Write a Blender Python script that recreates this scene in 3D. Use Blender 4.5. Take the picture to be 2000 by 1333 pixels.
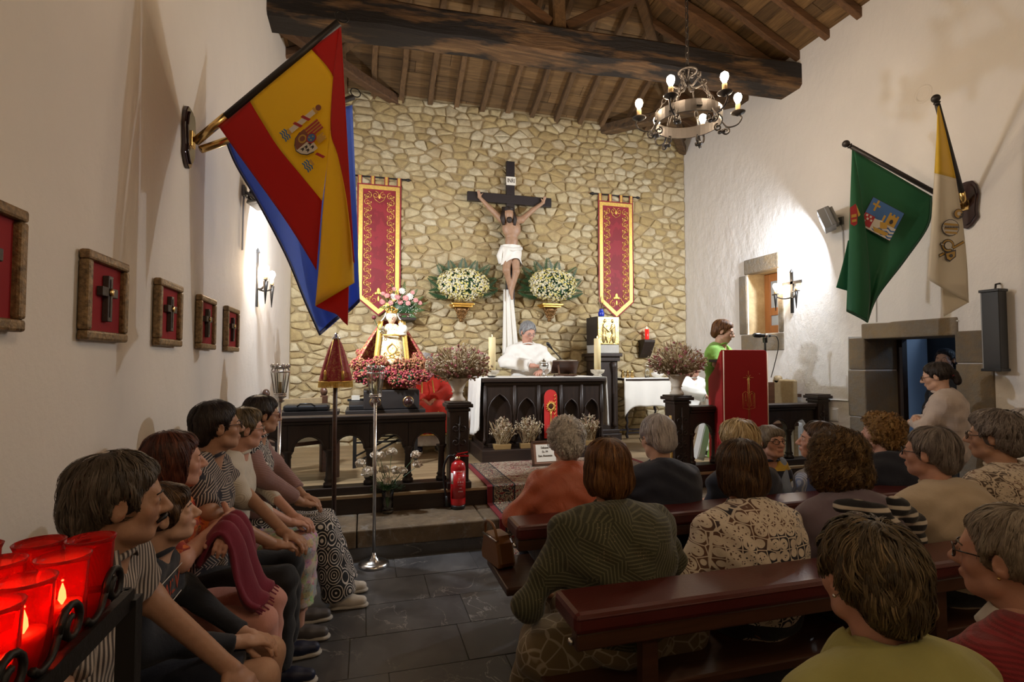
import bpy, bmesh, math, random
import numpy as np
from mathutils import Vector, Matrix, Quaternion
from mathutils.bvhtree import BVHTree
from mathutils.geometry import tessellate_polygon
for _o in list(bpy.data.objects): bpy.data.objects.remove(_o)
S = bpy.context.scene; COL = S.collection
random.seed(7); RNG = np.random.default_rng(7)
PI = math.pi
# ------------------------------------------------------------------ camera
F_PX = 1022.0; YAW = math.radians(15.8); PITCH = math.radians(2.21); CAM = Vector((0, 0, 1.6))
cd = bpy.data.cameras.new('camera'); cam = bpy.data.objects.new('camera', cd); COL.objects.link(cam)
cam.location = CAM; cam.rotation_euler = (PI/2 + PITCH, 0, -YAW)
cd.sensor_width = 36; cd.lens = F_PX/2000*36; cd.clip_start = .05; cd.clip_end = 60
S.camera = cam
# ------------------------------------------------------------------ world, view
w = bpy.data.worlds.new('world'); S.world = w; w.use_nodes = True
w.node_tree.nodes['Background'].inputs[0].default_value = (1.0, .80, .58, 1)
w.node_tree.nodes['Background'].inputs[1].default_value = .02
S.view_settings.view_transform = 'Standard'; S.view_settings.look = 'None'
S.view_settings.gamma = 1; S.view_settings.use_curve_mapping = False
S.view_settings.exposure = 0.06
FLOOD = (.86, .92, 1.0); WARM = (1.0, .70, .40)
# ------------------------------------------------------------------ pixel helpers (2000 x 1333 frame)
_F = Vector((math.sin(YAW)*math.cos(PITCH), math.cos(YAW)*math.cos(PITCH), math.sin(PITCH)))
_R = Vector((math.cos(YAW), -math.sin(YAW), 0)); _U = _R.cross(_F)
def ray(px, py): return _F + _R*((px-1000)/F_PX) + _U*((666.5-py)/F_PX)
def atD(px, py, d): return CAM + ray(px, py)*d
def atX(px, py, X): r = ray(px, py); return CAM + r*((X-CAM.x)/r.x)
def atY(px, py, Y): r = ray(px, py); return CAM + r*((Y-CAM.y)/r.y)
def atZ(px, py, Z): r = ray(px, py); return CAM + r*((Z-CAM.z)/r.z)
# room constants
XL, XR, YB, YF, ZE, RS = -.99, 5.30, 7.80, -4.5, 5.50, .45
YS, YP, ZT, ZP = 4.42, 4.90, .243, .41           # step front, platform front, tread height, platform height
# ------------------------------------------------------------------ tagging
def tag(o, label=None, cat=None, group=None, kind=None):
    if label: o['label'] = label
    if cat: o['category'] = cat
    if group: o['group'] = group
    if kind: o['kind'] = kind
    return o
def thing(name, label, cat, loc=(0,0,0), rz=0, group=None):
    o = bpy.data.objects.new(name, None); COL.objects.link(o); o.empty_display_size = .1
    o.location = loc; o.rotation_euler = (0,0,rz)
    return tag(o, label, cat, group)
def copy_tree(o, parent=None):
    c = o.copy(); COL.objects.link(c); c.parent = parent
    for ch in o.children: copy_tree(ch, c)
    return c
# ------------------------------------------------------------------ materials
MATS = {}
class NT:
    def __init__(s, m): s.t = m.node_tree; s.n = s.t.nodes; s.l = s.t.links
    def add(s, kind, ins=None, **kw):
        n = s.n.new(kind)
        for k, v in kw.items(): setattr(n, k, v)
        for k, v in (ins or {}).items():
            if isinstance(v, bpy.types.NodeSocket): s.l.new(v, n.inputs[k])
            else: n.inputs[k].default_value = v
        return n
    def coord(s, kind='Object'): return s.add('ShaderNodeTexCoord').outputs[kind]
    def mapping(s, v, scale=(1,1,1), rot=(0,0,0), loc=(0,0,0)):
        return s.add('ShaderNodeMapping', {0: v, 'Scale': scale, 'Rotation': rot, 'Location': loc}).outputs[0]
    def noise(s, v, scale=5, detail=4, rough=.5, dist=0, out=0):
        return s.add('ShaderNodeTexNoise', {'Vector': v, 'Scale': scale, 'Detail': detail, 'Roughness': rough, 'Distortion': dist}).outputs[out]
    def voronoi(s, v, scale=5, feature='F1', out=0, rnd=1.0):
        return s.add('ShaderNodeTexVoronoi', {'Vector': v, 'Scale': scale, 'Randomness': rnd}, feature=feature).outputs[out]
    def wave(s, v, scale=5, dist=0, dscale=1, detail=1, dirn='X', prof='SIN', typ='BANDS'):
        n = s.add('ShaderNodeTexWave', {'Vector': v, 'Scale': scale, 'Distortion': dist, 'Detail': detail, 'Detail Scale': dscale}, wave_type=typ, wave_profile=prof)
        if typ == 'BANDS': n.bands_direction = dirn
        return n.outputs[1]
    def ramp(s, f, stops, interp='LINEAR'):
        n = s.add('ShaderNodeValToRGB', {0: f}); r = n.color_ramp; r.interpolation = interp
        while len(r.elements) > 1: r.elements.remove(r.elements[-1])
        for i, (p, c) in enumerate(stops):
            e = r.elements[0] if i == 0 else r.elements.new(p)
            e.position = p; e.color = (*c, 1) if len(c) == 3 else c
        return n.outputs[0]
    def mix(s, f, a, b, blend='MIX'):
        n = s.add('ShaderNodeMix', data_type='RGBA', blend_type=blend)
        for k, v in ((0, f), (6, a), (7, b)):
            if isinstance(v, bpy.types.NodeSocket): s.l.new(v, n.inputs[k])
            elif k and len(v) == 3: n.inputs[k].default_value = (*v, 1)
            else: n.inputs[k].default_value = v
        return n.outputs[2]
    def math(s, op, a, b=0.0, c=0.0): return s.add('ShaderNodeMath', {0: a, 1: b, 2: c}, operation=op).outputs[0]
    def sep(s, v): return s.add('ShaderNodeSeparateXYZ', {0: v}).outputs
    def comb(s, x, y, z): return s.add('ShaderNodeCombineXYZ', {0: x, 1: y, 2: z}).outputs[0]
    def attr(s, name, out=2): return s.add('ShaderNodeAttribute', attribute_name=name).outputs[out]
    def bump(s, h, strength=.3, dist=.01): return s.add('ShaderNodeBump', {'Height': h, 'Strength': strength, 'Distance': dist}).outputs[0]
def c3(c): return (*c, 1) if len(c) == 3 else c
def newmat(name):
    m = bpy.data.materials.new(name); m.use_nodes = True; MATS[name] = m
    t = NT(m); return m, t, t.n['Principled BSDF']
def pbr(name, color=(.5,.5,.5), rough=.6, metal=0, bump=0, bscale=60, var=0, vscale=4, spec=None, sheen=0, coat=0, trans=0, emit=None, estr=0, sub=0, alpha=None, stretch=(1,1,1)):
    """plain procedural material: noise-varied colour and noise bump"""
    if name in MATS: return MATS[name]
    m, t, b = newmat(name); b.inputs['Base Color'].default_value = c3(color)
    b.inputs['Roughness'].default_value = rough; b.inputs['Metallic'].default_value = metal
    if spec is not None: b.inputs['Specular IOR Level'].default_value = spec
    if sheen: b.inputs['Sheen Weight'].default_value = sheen
    if coat: b.inputs['Coat Weight'].default_value = coat; b.inputs['Coat Roughness'].default_value = .15
    if trans: b.inputs['Transmission Weight'].default_value = trans
    if alpha is not None: b.inputs['Alpha'].default_value = alpha
    if sub: b.inputs['Subsurface Weight'].default_value = sub; b.inputs['Subsurface Radius'].default_value = (.02,.008,.004)
    if emit: b.inputs['Emission Color'].default_value = c3(emit); b.inputs['Emission Strength'].default_value = estr
    v = t.mapping(t.coord(), stretch)
    if var:
        n = t.noise(v, vscale, 5, .6)
        k = t.ramp(n, [(.3, tuple(max(0, x*(1-var)) for x in color[:3])), (.7, tuple(min(1, x*(1+var)) for x in color[:3]))])
        t.l.new(k, b.inputs['Base Color'])
    if bump:
        t.l.new(t.bump(t.noise(v, bscale, 4, .6), bump, .005), b.inputs['Normal'])
    return m
# ------------------------------------------------------------------ mesh builder
def basis(z):
    z = Vector(z).normalized(); a = Vector((0,0,1)) if abs(z.z) < .9 else Vector((1,0,0))
    x = a.cross(z).normalized(); return x, z.cross(x), z
class MB:
    def __init__(s): s.v = []; s.f = []; s.m = []; s.a = []; s.cur = 0; s.tone = .5
    def V(s, pts):
        i = len(s.v); s.v.extend(tuple(p) for p in pts); s.a.extend([s.tone]*len(pts)); return i
    def F(s, faces, m=None):
        for f in faces: s.f.append(tuple(f)); s.m.append(s.cur if m is None else m)
    def box(s, c, sz, R=None, m=None, taper=1.0):
        c = Vector(c); hx, hy, hz = sz[0]/2, sz[1]/2, sz[2]/2
        P = [Vector((x*hx*(taper if z > 0 else 1), y*hy*(taper if z > 0 else 1), z*hz)) for z in (-1,1) for y in (-1,1) for x in (-1,1)]
        if R is not None: P = [R @ p for p in P]
        i = s.V([c+p for p in P])
        s.F([(i,i+2,i+3,i+1),(i+4,i+5,i+7,i+6),(i,i+1,i+5,i+4),(i+2,i+6,i+7,i+3),(i,i+4,i+6,i+2),(i+1,i+3,i+7,i+5)], m)
        return s
    def bbox(s, a, b, m=None):
        return s.box([(a[i]+b[i])/2 for i in range(3)], [abs(b[i]-a[i]) for i in range(3)], None, m)
    def beam(s, p0, p1, w, h, up=(0,0,1), m=None):
        p0 = Vector(p0); p1 = Vector(p1); d = p1-p0; L = d.length; z = d/L
        u = Vector(up); x = u.cross(z)
        if x.length < 1e-4: x = Vector((1,0,0)).cross(z)
        x.normalize(); y = z.cross(x)
        R = Matrix((x, y, z)).transposed()
        return s.box((p0+p1)/2, (w, h, L), R, m)
    def tube(s, pts, r, n=8, m=None, cap=True, flat=None):
        pts = [Vector(p) for p in pts]; k = len(pts)
        rs = r if isinstance(r, (list, tuple)) else [r]*k
        x = None; first = None
        for j, p in enumerate(pts):
            d = (pts[min(j+1,k-1)] - pts[max(j-1,0)])
            if d.length < 1e-9: d = Vector((0,0,1))
            d.normalize()
            if x is None: x, y, _ = basis(d)
            else:
                x = x - d*x.dot(d)
                if x.length < 1e-6: x = basis(d)[0]
                x.normalize(); y = d.cross(x)
            fy = 1 if flat is None else flat
            i = s.V([p + (x*math.cos(2*PI*q/n) + y*fy*math.sin(2*PI*q/n))*rs[j] for q in range(n)])
            if j: s.F([(prev+q, prev+(q+1)%n, i+(q+1)%n, i+q) for q in range(n)], m)
            else: first = i
            prev = i
        if cap:
            s.F([tuple(first+q for q in reversed(range(n))), tuple(prev+q for q in range(n))], m)
        return s
    def cyl(s, p0, p1, r0, r1=None, n=12, m=None): return s.tube([p0, p1], [r0, r0 if r1 is None else r1], n, m)
    def lathe(s, prof, c=(0,0,0), n=24, m=None, R=None, sx=1, sy=1):
        c = Vector(c); prev = None
        for j, (r, z) in enumerate(prof):
            P = [Vector((r*sx*math.cos(2*PI*q/n), r*sy*math.sin(2*PI*q/n), z)) for q in range(n)]
            if R is not None: P = [R @ p for p in P]
            i = s.V([c+p for p in P])
            if prev is not None: s.F([(prev+q, prev+(q+1)%n, i+(q+1)%n, i+q) for q in range(n)], m)
            else: first = i
            prev = i
        if tuple(prof[0]) != tuple(prof[-1]): s.F([tuple(first+q for q in reversed(range(n))), tuple(prev+q for q in range(n))], m)
        return s
    def sphere(s, c, r, n=12, k=8, m=None, R=None):
        rr = r if isinstance(r, (tuple, list)) else (r, r, r); c = Vector(c); prev = None
        for j in range(1, k):
            th = PI*j/k
            P = [Vector((rr[0]*math.sin(th)*math.cos(2*PI*q/n), rr[1]*math.sin(th)*math.sin(2*PI*q/n), -rr[2]*math.cos(th))) for q in range(n)]
            if R is not None: P = [R @ p for p in P]
            i = s.V([c+p for p in P])
            if prev is not None: s.F([(prev+q, prev+(q+1)%n, i+(q+1)%n, i+q) for q in range(n)], m)
            else: first = i
            prev = i
        B = Vector((0,0,-rr[2])); T = Vector((0,0,rr[2]))
        if R is not None: B = R @ B; T = R @ T
        b = s.V([c+B]); t = s.V([c+T])
        s.F([(b, first+(q+1)%n, first+q) for q in range(n)] + [(t, prev+q, prev+(q+1)%n) for q in range(n)], m)
        return s
    def torus(s, c, R, r, axis=(0,0,1), n=24, k=8, m=None, a0=0, a1=2*PI, fz=1):
        x, y, z = basis(axis); c = Vector(c); full = abs(a1-a0-2*PI) < 1e-6
        N = n if full else n+1; base = None
        for j in range(N):
            a = a0+(a1-a0)*j/n; d = x*math.cos(a)+y*math.sin(a)
            i = s.V([c + d*(R + r*math.cos(2*PI*q/k)) + z*r*fz*math.sin(2*PI*q/k) for q in range(k)])
            if base is None: base = i
        for j in range(n):
            a = base+j*k; b = base+((j+1)%N)*k
            s.F([(a+q, b+q, b+(q+1)%k, a+(q+1)%k) for q in range(k)], m)
        return s
    def prism(s, poly, f, t0, t1, m=None):
        """poly: list of 2-d points; f(u,v,t) -> 3-d point; solid between t0 and t1"""
        n = len(poly)
        a = s.V([f(u, v, t0) for u, v in poly]); b = s.V([f(u, v, t1) for u, v in poly])
        tri = tessellate_polygon([[Vector((u, v, 0)) for u, v in poly]])
        s.F([tuple(a+i for i in reversed(t)) for t in tri] + [tuple(b+i for i in t) for t in tri], m)
        s.F([(a+i, a+(i+1)%n, b+(i+1)%n, b+i) for i in range(n)], m)
        return s
    def flat(s, poly, f, m=None):
        a = s.V([f(u, v) for u, v in poly])
        s.F([tuple(a+i for i in t) for t in tessellate_polygon([[Vector((u, v, 0)) for u, v in poly]])], m)
        return s
    def grid(s, nu, nv, f, m=None, closed_u=False):
        i = s.V([f(a/(nu if closed_u else nu-1), b/(nv-1)) for b in range(nv) for a in range(nu)])
        for b in range(nv-1):
            for a in range(nu if closed_u else nu-1):
                a2 = (a+1) % nu
                s.F([(i+b*nu+a, i+b*nu+a2, i+(b+1)*nu+a2, i+(b+1)*nu+a)], m)
        return s
    def build(s, name, mats, parent=None, smooth=False, solid=0, bevel=0, tone=False, recalc=True):
        me = bpy.data.meshes.new(name); me.from_pydata(s.v, [], s.f)
        mats = mats if isinstance(mats, (list, tuple)) else [mats]
        for m in mats: me.materials.append(m if not isinstance(m, str) else MATS[m])
        if len(mats) > 1: me.polygons.foreach_set('material_index', s.m)
        if tone:
            at = me.attributes.new('tone', 'FLOAT', 'POINT'); at.data.foreach_set('value', s.a)
        if recalc:
            bm = bmesh.new(); bm.from_mesh(me); bmesh.ops.recalc_face_normals(bm, faces=bm.faces); bm.to_mesh(me); bm.free()
        if smooth: me.polygons.foreach_set('use_smooth', [True]*len(me.polygons))
        me.update()
        o = bpy.data.objects.new(name, me); COL.objects.link(o); o.parent = parent
        if solid:
            md = o.modifiers.new('solid', 'SOLIDIFY'); md.thickness = solid; md.offset = 0
        if bevel:
            md = o.modifiers.new('bevel', 'BEVEL'); md.width = bevel; md.segments = 2; md.limit_method = 'ANGLE'; md.angle_limit = .7
        return o
def rotz(a): return Matrix.Rotation(a, 3, 'Z')
def rot(ax, a): return Matrix.Rotation(a, 3, ax)
def catmull(pts, n=8, closed=False):
    P = [Vector(p) for p in pts]; k = len(P); out = []
    for i in range(k if closed else k-1):
        if closed: a, b, c, d = P[(i-1)%k], P[i], P[(i+1)%k], P[(i+2)%k]
        else: a, b, c, d = P[max(i-1,0)], P[i], P[i+1], P[min(i+2,k-1)]
        for j in range(n):
            t = j/n
            out.append(.5*((2*b) + (c-a)*t + (2*a-5*b+4*c-d)*t*t + (3*b-a-3*c+d)*t**3))
    if not closed: out.append(P[-1])
    return out
def spiral(c, r0, r1, a0, turns, n=20, ax=(1,0,0), ay=(0,0,1)):
    c = Vector(c); ax = Vector(ax); ay = Vector(ay)
    return [c + (ax*math.cos(a0+turns*2*PI*i/n) + ay*math.sin(a0+turns*2*PI*i/n))*(r0+(r1-r0)*i/n) for i in range(n+1)]
# ------------------------------------------------------------------ signed distance modelling (organic shapes)
def cap(a, b, ra, rb=None): return ('c', np.array(a, float), np.array(b, float), ra, ra if rb is None else rb)
def ell(c, r, R=None): return ('e', np.array(c, float), np.array(r if not np.isscalar(r) else (r,r,r), float), None if R is None else np.array(R, float))
def flatcap(a, b, ra, rb): return ('f', np.array(a, float), np.array(b, float), ra, rb)
def sd(pr, P):
    if pr[0] == 'f':
        d = sd(('c',)+pr[1:], P); n = pr[2]-pr[1]; n = n/max(np.linalg.norm(n), 1e-9); t = ((P-pr[1]) @ n)/max(np.linalg.norm(pr[2]-pr[1]), 1e-9)
        return np.maximum(d, (P-pr[2]) @ n)
    if pr[0] == 'c':
        _, a, b, ra, rb = pr; ab = b-a; L2 = max((ab*ab).sum(), 1e-9)
        t = np.clip(((P-a) @ ab)/L2, 0, 1)
        return np.linalg.norm(P - a - t[...,None]*ab, axis=-1) - (ra+(rb-ra)*t)
    _, c, r, R = pr; q = P-c
    if R is not None: q = q @ R
    k0 = np.linalg.norm(q/r, axis=-1); k1 = np.linalg.norm(q/(r*r), axis=-1)
    return k0*(k0-1)/np.maximum(k1, 1e-6)
def pbox(pr):
    if pr[0] in 'cf': m = max(pr[3], pr[4]); return np.minimum(pr[1], pr[2])-m, np.maximum(pr[1], pr[2])+m
    m = pr[2] if pr[3] is None else np.full(3, pr[2].max()); return pr[1]-m, pr[1]+m
def sdf_mesh(prims, h, k=.03, sub=(), ksub=.01, cut=None, pad=None):
    """smooth union of prims minus sub; returns (verts, quads). cut(P, f) -> f may edit the field"""
    pad = pad or 3*h
    bs = [pbox(p) for p in prims]
    lo = np.min([b[0] for b in bs], 0)-pad-k*.3; hi = np.max([b[1] for b in bs], 0)+pad+k*.3
    n = np.ceil((hi-lo)/h).astype(int)+1
    ax = [lo[i]+h*np.arange(n[i]) for i in range(3)]
    f = np.full(n, 9.0)
    for p, (b0, b1) in zip(prims, bs):
        mg = 3*h+1.3*k
        i0 = np.maximum(np.floor((b0-mg-lo)/h).astype(int), 0); i1 = np.minimum(np.ceil((b1+mg-lo)/h).astype(int)+1, n)
        sl = tuple(slice(i0[i], i1[i]) for i in range(3))
        P = np.stack(np.meshgrid(*[ax[i][sl[i]] for i in range(3)], indexing='ij'), -1)
        d = sd(p, P); g = f[sl]; hh = np.clip(k-np.abs(d-g), 0, None)/k
        f[sl] = np.minimum(d, g) - hh*hh*k*.25
    for p in sub:
        b0, b1 = pbox(p); mg = 3*h+2*ksub
        i0 = np.maximum(np.floor((b0-mg-lo)/h).astype(int), 0); i1 = np.minimum(np.ceil((b1+mg-lo)/h).astype(int)+1, n)
        if (i1 <= i0).any(): continue
        sl = tuple(slice(i0[i], i1[i]) for i in range(3))
        P = np.stack(np.meshgrid(*[ax[i][sl[i]] for i in range(3)], indexing='ij'), -1)
        d = -sd(p, P); g = f[sl]; hh = np.clip(ksub-np.abs(d-g), 0, None)/ksub
        f[sl] = np.maximum(d, g) + hh*hh*ksub*.25
    if cut is not None:
        P = np.stack(np.meshgrid(*ax, indexing='ij'), -1); f = cut(P, f)
    return surface_nets(f, lo, h)
def surface_nets(f, lo, h):
    s = f < 0; n = np.array(f.shape)
    cs = np.zeros(n-1, int)
    for dx in (0,1):
        for dy in (0,1):
            for dz in (0,1): cs += s[dx:n[0]-1+dx, dy:n[1]-1+dy, dz:n[2]-1+dz]
    act = (cs > 0) & (cs < 8); idx = np.full(n-1, -1); C = np.argwhere(act); idx[act] = np.arange(len(C))
    acc = np.zeros((len(C), 3)); cnt = np.zeros(len(C))
    cor = [np.array(((i>>2)&1, (i>>1)&1, i&1)) for i in range(8)]
    for i in range(8):
        for j in range(i+1, 8):
            if np.abs(cor[i]-cor[j]).sum() != 1: continue
            a = f[tuple((C+cor[i]).T)]; b = f[tuple((C+cor[j]).T)]; m = (a < 0) != (b < 0)
            t = np.where(m, a/np.where(m, a-b, 1), 0)
            p = cor[i] + t[:,None]*(cor[j]-cor[i]); acc[m] += p[m]; cnt[m] += 1
    V = lo + h*(C + acc/np.maximum(cnt, 1)[:,None])
    Q = []
    for d in range(3):
        u, v = (d+1)%3, (d+2)%3
        A = [slice(None)]*3; B = [slice(None)]*3; A[d] = slice(0,-1); B[d] = slice(1,None)
        E = np.argwhere(s[tuple(A)] != s[tuple(B)])
        E = E[(E[:,u] > 0) & (E[:,v] > 0) & (E[:,u] < n[u]-1) & (E[:,v] < n[v]-1)]
        if not len(E): continue
        eu = np.zeros(3, int); eu[u] = 1; ev = np.zeros(3, int); ev[v] = 1
        q = np.stack([idx[tuple((E-eu-ev).T)], idx[tuple((E-ev).T)], idx[tuple(E.T)], idx[tuple((E-eu).T)]], 1)
        fl = ~s[tuple(E.T)]; q[fl] = q[fl][:, ::-1]; Q.append(q)
    Q = np.concatenate(Q) if Q else np.zeros((0,4), int)
    return V, Q[(Q >= 0).all(1)]
def np_mesh(name, parts, mats, parent=None, smooth=True, tone=None):
    """parts: list of (V, Q, material index)"""
    vs = []; qs = []; mi = []; o = 0
    for V, Q, m in parts: vs.append(V); qs.append(np.asarray(Q)+o); mi += [m]*len(Q); o += len(V)
    V = np.concatenate(vs); fl = []
    me = bpy.data.meshes.new(name)
    nl = sum(q.size for q in qs); nf = sum(len(q) for q in qs)
    me.vertices.add(len(V)); me.vertices.foreach_set('co', V.astype(np.float32).ravel())
    me.loops.add(nl); me.loops.foreach_set('vertex_index', np.concatenate([q.ravel() for q in qs]).astype(np.int32))
    tot = np.concatenate([np.full(len(q), q.shape[1]) for q in qs]); st = np.concatenate([[0], np.cumsum(tot)[:-1]])
    me.polygons.add(nf); me.polygons.foreach_set('loop_start', st.astype(np.int32))
    me.polygons.foreach_set('material_index', np.array(mi, np.int32))
    for m in (mats if isinstance(mats, (list, tuple)) else [mats]): me.materials.append(m)
    me.polygons.foreach_set('use_smooth', np.full(nf, smooth))
    if tone is not None:
        at = me.attributes.new('tone', 'FLOAT', 'POINT'); at.data.foreach_set('value', np.asarray(tone, np.float32))
    me.update(calc_edges=True); me.validate()
    ob = bpy.data.objects.new(name, me); COL.objects.link(ob); ob.parent = parent
    return ob
# ------------------------------------------------------------------ lights (floodlights on the side walls, wall bulbs and chandeliers light the room)
def lamp(name, kind, loc, energy, color, size=.1, aim=None, **kw):
    ld = bpy.data.lights.new(name, kind); ld.energy = energy; ld.color = color
    if kind == 'AREA': ld.shape = 'RECTANGLE'; ld.size = size; ld.size_y = kw.pop('size_y', size)
    else: ld.shadow_soft_size = size
    for k, v in kw.items(): setattr(ld, k, v)
    o = bpy.data.objects.new(name, ld); COL.objects.link(o); o.location = loc
    if aim is not None: o.rotation_euler = Vector(aim).to_track_quat('-Z', 'Y').to_euler()
    return o
FLOOD_L = Vector((XL+.20, 4.80, 3.02)); FLOOD_R = Vector((XR-.20, 4.76, 3.22))
AIM_L = Vector((.62, .70, -.34)).normalized(); AIM_R = Vector((-.64, .70, -.34)).normalized()
E_NAVE = 390
E_FLOOD_L, E_FLOOD_R, E_BULB, E_SCONCE = 100, 100, 235, 4
lamp('floodlight_beam', 'AREA', FLOOD_L+AIM_L*.035, E_FLOOD_L, FLOOD, .20, AIM_L, size_y=.14, spread=math.radians(165))
lamp('floodlight_beam', 'AREA', FLOOD_R+AIM_R*.035, E_FLOOD_R, FLOOD, .20, AIM_R, size_y=.14, spread=math.radians(165))
# ------------------------------------------------------------------ structure materials
def m_plaster(name, col, rough_relief):
    m, t, b = newmat(name); v = t.coord()
    n = t.noise(v, 1.3, 6, .6); k = t.ramp(n, [(.3, tuple(x*.94 for x in col)), (.7, col)])
    t.l.new(k, b.inputs['Base Color']); b.inputs['Roughness'].default_value = .85
    h = t.math('ADD', t.math('MULTIPLY', t.noise(t.mapping(v, (1,1,.6), (.5,0,0)), 5, 5, .55), 1.0), t.math('MULTIPLY', t.noise(v, 60, 3, .6), .12))
    t.l.new(t.bump(h, rough_relief, .03), b.inputs['Normal']); return m
m_plaster('plaster_left', (.80,.745,.675), .30); m_plaster('plaster_right', (.81,.79,.765), .6)
def m_stone(name, cols, bump=.5, scale=9):
    m, t, b = newmat(name); v = t.coord()
    tone = t.attr('tone'); k = t.ramp(tone, [(i/(len(cols)-1), c) for i, c in enumerate(cols)])
    n = t.noise(v, scale, 7, .65); k = t.mix(t.ramp(n, [(.32,(0,0,0)),(.72,(1,1,1))]), k, t.mix(.65, k, (.24,.165,.08)))
    st = t.noise(v, 2.3, 4, .6); k = t.mix(t.ramp(st, [(.5,(0,0,0)),(.75,(.5,.5,.5))]), k, (.42,.29,.13))
    t.l.new(k, b.inputs['Base Color']); b.inputs['Roughness'].default_value = .9
    t.l.new(t.bump(t.noise(v, 22, 8, .7), bump, .02), b.inputs['Normal']); return m
m_stone('rubble', [(.40,.29,.12),(.54,.42,.20),(.60,.50,.29),(.68,.60,.41),(.48,.36,.16),(.58,.50,.34)], .9)
m_stone('mortar', [(.33,.255,.135),(.33,.255,.135)], .4, 14)
m_stone('ashlar', [(.15,.135,.115),(.20,.18,.15),(.24,.215,.18)], .8, 12)
m_stone('sandstone', [(.52,.41,.24),(.56,.45,.27)], .6, 8)
def m_wood(name, c0, c1, rough=.6, scale=1, axis='X', coat=0, bump=.3, tone=.25):
    """grain runs along the object's axis"""
    m, t, b = newmat(name); v = t.coord()
    sc = {'X': (.6,8,8), 'Y': (8,.6,8), 'Z': (8,8,.6)}[axis]; v2 = t.mapping(v, tuple(x*scale for x in sc))
    n = t.noise(v2, 3, 6, .65, .6); k = t.ramp(n, [(.3, c0), (.7, c1)])
    r = t.add('ShaderNodeObjectInfo').outputs['Random']
    hsv = t.add('ShaderNodeHueSaturation', {'Color': k, 'Value': t.math('MULTIPLY_ADD', r, 2*tone, 1-tone)}).outputs[0]
    t.l.new(hsv, b.inputs['Base Color']); b.inputs['Roughness'].default_value = rough
    if coat: b.inputs['Coat Weight'].default_value = coat; b.inputs['Coat Roughness'].default_value = .2
    t.l.new(t.bump(n, bump, .006), b.inputs['Normal']); return m
m_wood('roof_board', (.07,.037,.013), (.21,.12,.045), .8, 1, 'X', 0, .5, .35)
m_wood('roof_board_y', (.07,.037,.013), (.21,.12,.045), .8, 1, 'Y', 0, .5, .35)
m_wood('rafter', (.08,.043,.018), (.17,.095,.038), .8, 1, 'Y', 0, .5, .2)
m_wood('rafter_x', (.07,.035,.016), (.16,.08,.034), .8, 1, 'X', 0, .5, .2)
m_wood('old_beam', (.022,.013,.008), (.15,.085,.035), .75, .5, 'X', 0, .8, .1)
m_wood('dark_oak', (.011,.006,.004), (.030,.015,.009), .5, 1, 'Z', .05, .25, .1)
m_wood('dark_oak_x', (.011,.006,.004), (.030,.015,.009), .5, 1, 'X', .05, .25, .1)
m_wood('plank', (.20,.13,.065), (.34,.24,.13), .45, 1, 'X', .1, .12, .18)
m_wood('bench_wood', (.045,.018,.009), (.085,.034,.017), .4, 1, 'X', .2, .15, .1)
m_wood('pale_wood', (.26,.19,.10), (.36,.27,.15), .55, 1, 'X', 0, .2, .1)
m_wood('window_wood', (.30,.12,.035), (.42,.18,.06), .45, 1, 'Z', .2, .2, .1)
def m_slate():
    m, t, b = newmat('slate'); v = t.coord('Object'); g = t.add('ShaderNodeNewGeometry').outputs['Position']
    r = t.add('ShaderNodeObjectInfo').outputs['Random']
    n = t.noise(g, 3.5, 8, .65, .4); k = t.ramp(n, [(.3,(.045,.044,.046)), (.72,(.115,.112,.112))])
    k = t.mix(t.math('MULTIPLY', t.ramp(r, [(.8,(0,0,0)),(.95,(1,1,1))]), .5), k, (.11,.085,.06))
    off = t.add('ShaderNodeVectorMath', {0: g, 1: t.comb(t.math('MULTIPLY', r, 9), t.math('MULTIPLY', r, 5), 0.0)}).outputs[0]
    vein = t.math('ABSOLUTE', t.math('SUBTRACT', t.noise(off, 2.6, 5, .6, 1.2), .5))
    mask = t.ramp(t.noise(off, 1.7, 2, .5), [(.52,(0,0,0)), (.66,(1,1,1))])
    vv = t.math('MULTIPLY', t.ramp(vein, [(0,(1,1,1)), (.012,(0,0,0))]), mask)
    k = t.mix(vv, k, (.34,.32,.29)); t.l.new(k, b.inputs['Base Color'])
    t.l.new(t.ramp(n, [(.3,(.34,.34,.34)), (.7,(.55,.55,.55))]), b.inputs['Roughness'])
    t.l.new(t.bump(n, .12, .01), b.inputs['Normal'])
m_slate()
pbr('grout', (.10,.095,.085), .9, bump=.2)
pbr('roof_dark', (.02,.014,.01), .95)
def struct(o): o['kind'] = 'structure'; return o
def empty_struct(name):
    o = bpy.data.objects.new(name, None); COL.objects.link(o); o['kind'] = 'structure'; return o
# ------------------------------------------------------------------ walls
ZTOP = ZE+.25
struct(MB().bbox((XL-.5, YF, -.3), (XL, YB+.5, ZTOP)).build('wall_left', 'plaster_left'))
struct(MB().bbox((XL-.5, YF-.4, -.3), (XR+.5, YF, ZTOP+1.8)).build('wall_rear', 'plaster_left'))
DY0, DY1, DZ = 3.55, 4.48, 1.85                    # doorway
WY0, WY1, WZ0, WZ1 = 5.72, 6.29, 1.98, 2.86        # deep window niche
b = MB(); T = .55
for y0, y1, z0, z1 in ((YF, DY0, -.3, ZTOP), (DY0, DY1, DZ, ZTOP), (DY1, WY0, -.3, ZTOP), (WY0, WY1, -.3, WZ0), (WY0, WY1, WZ1, ZTOP), (WY1, YB+.5, -.3, ZTOP)):
    b.bbox((XR, y0, z0), (XR+T, y1, z1))
struct(b.build('wall_right', 'plaster_right'))
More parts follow.
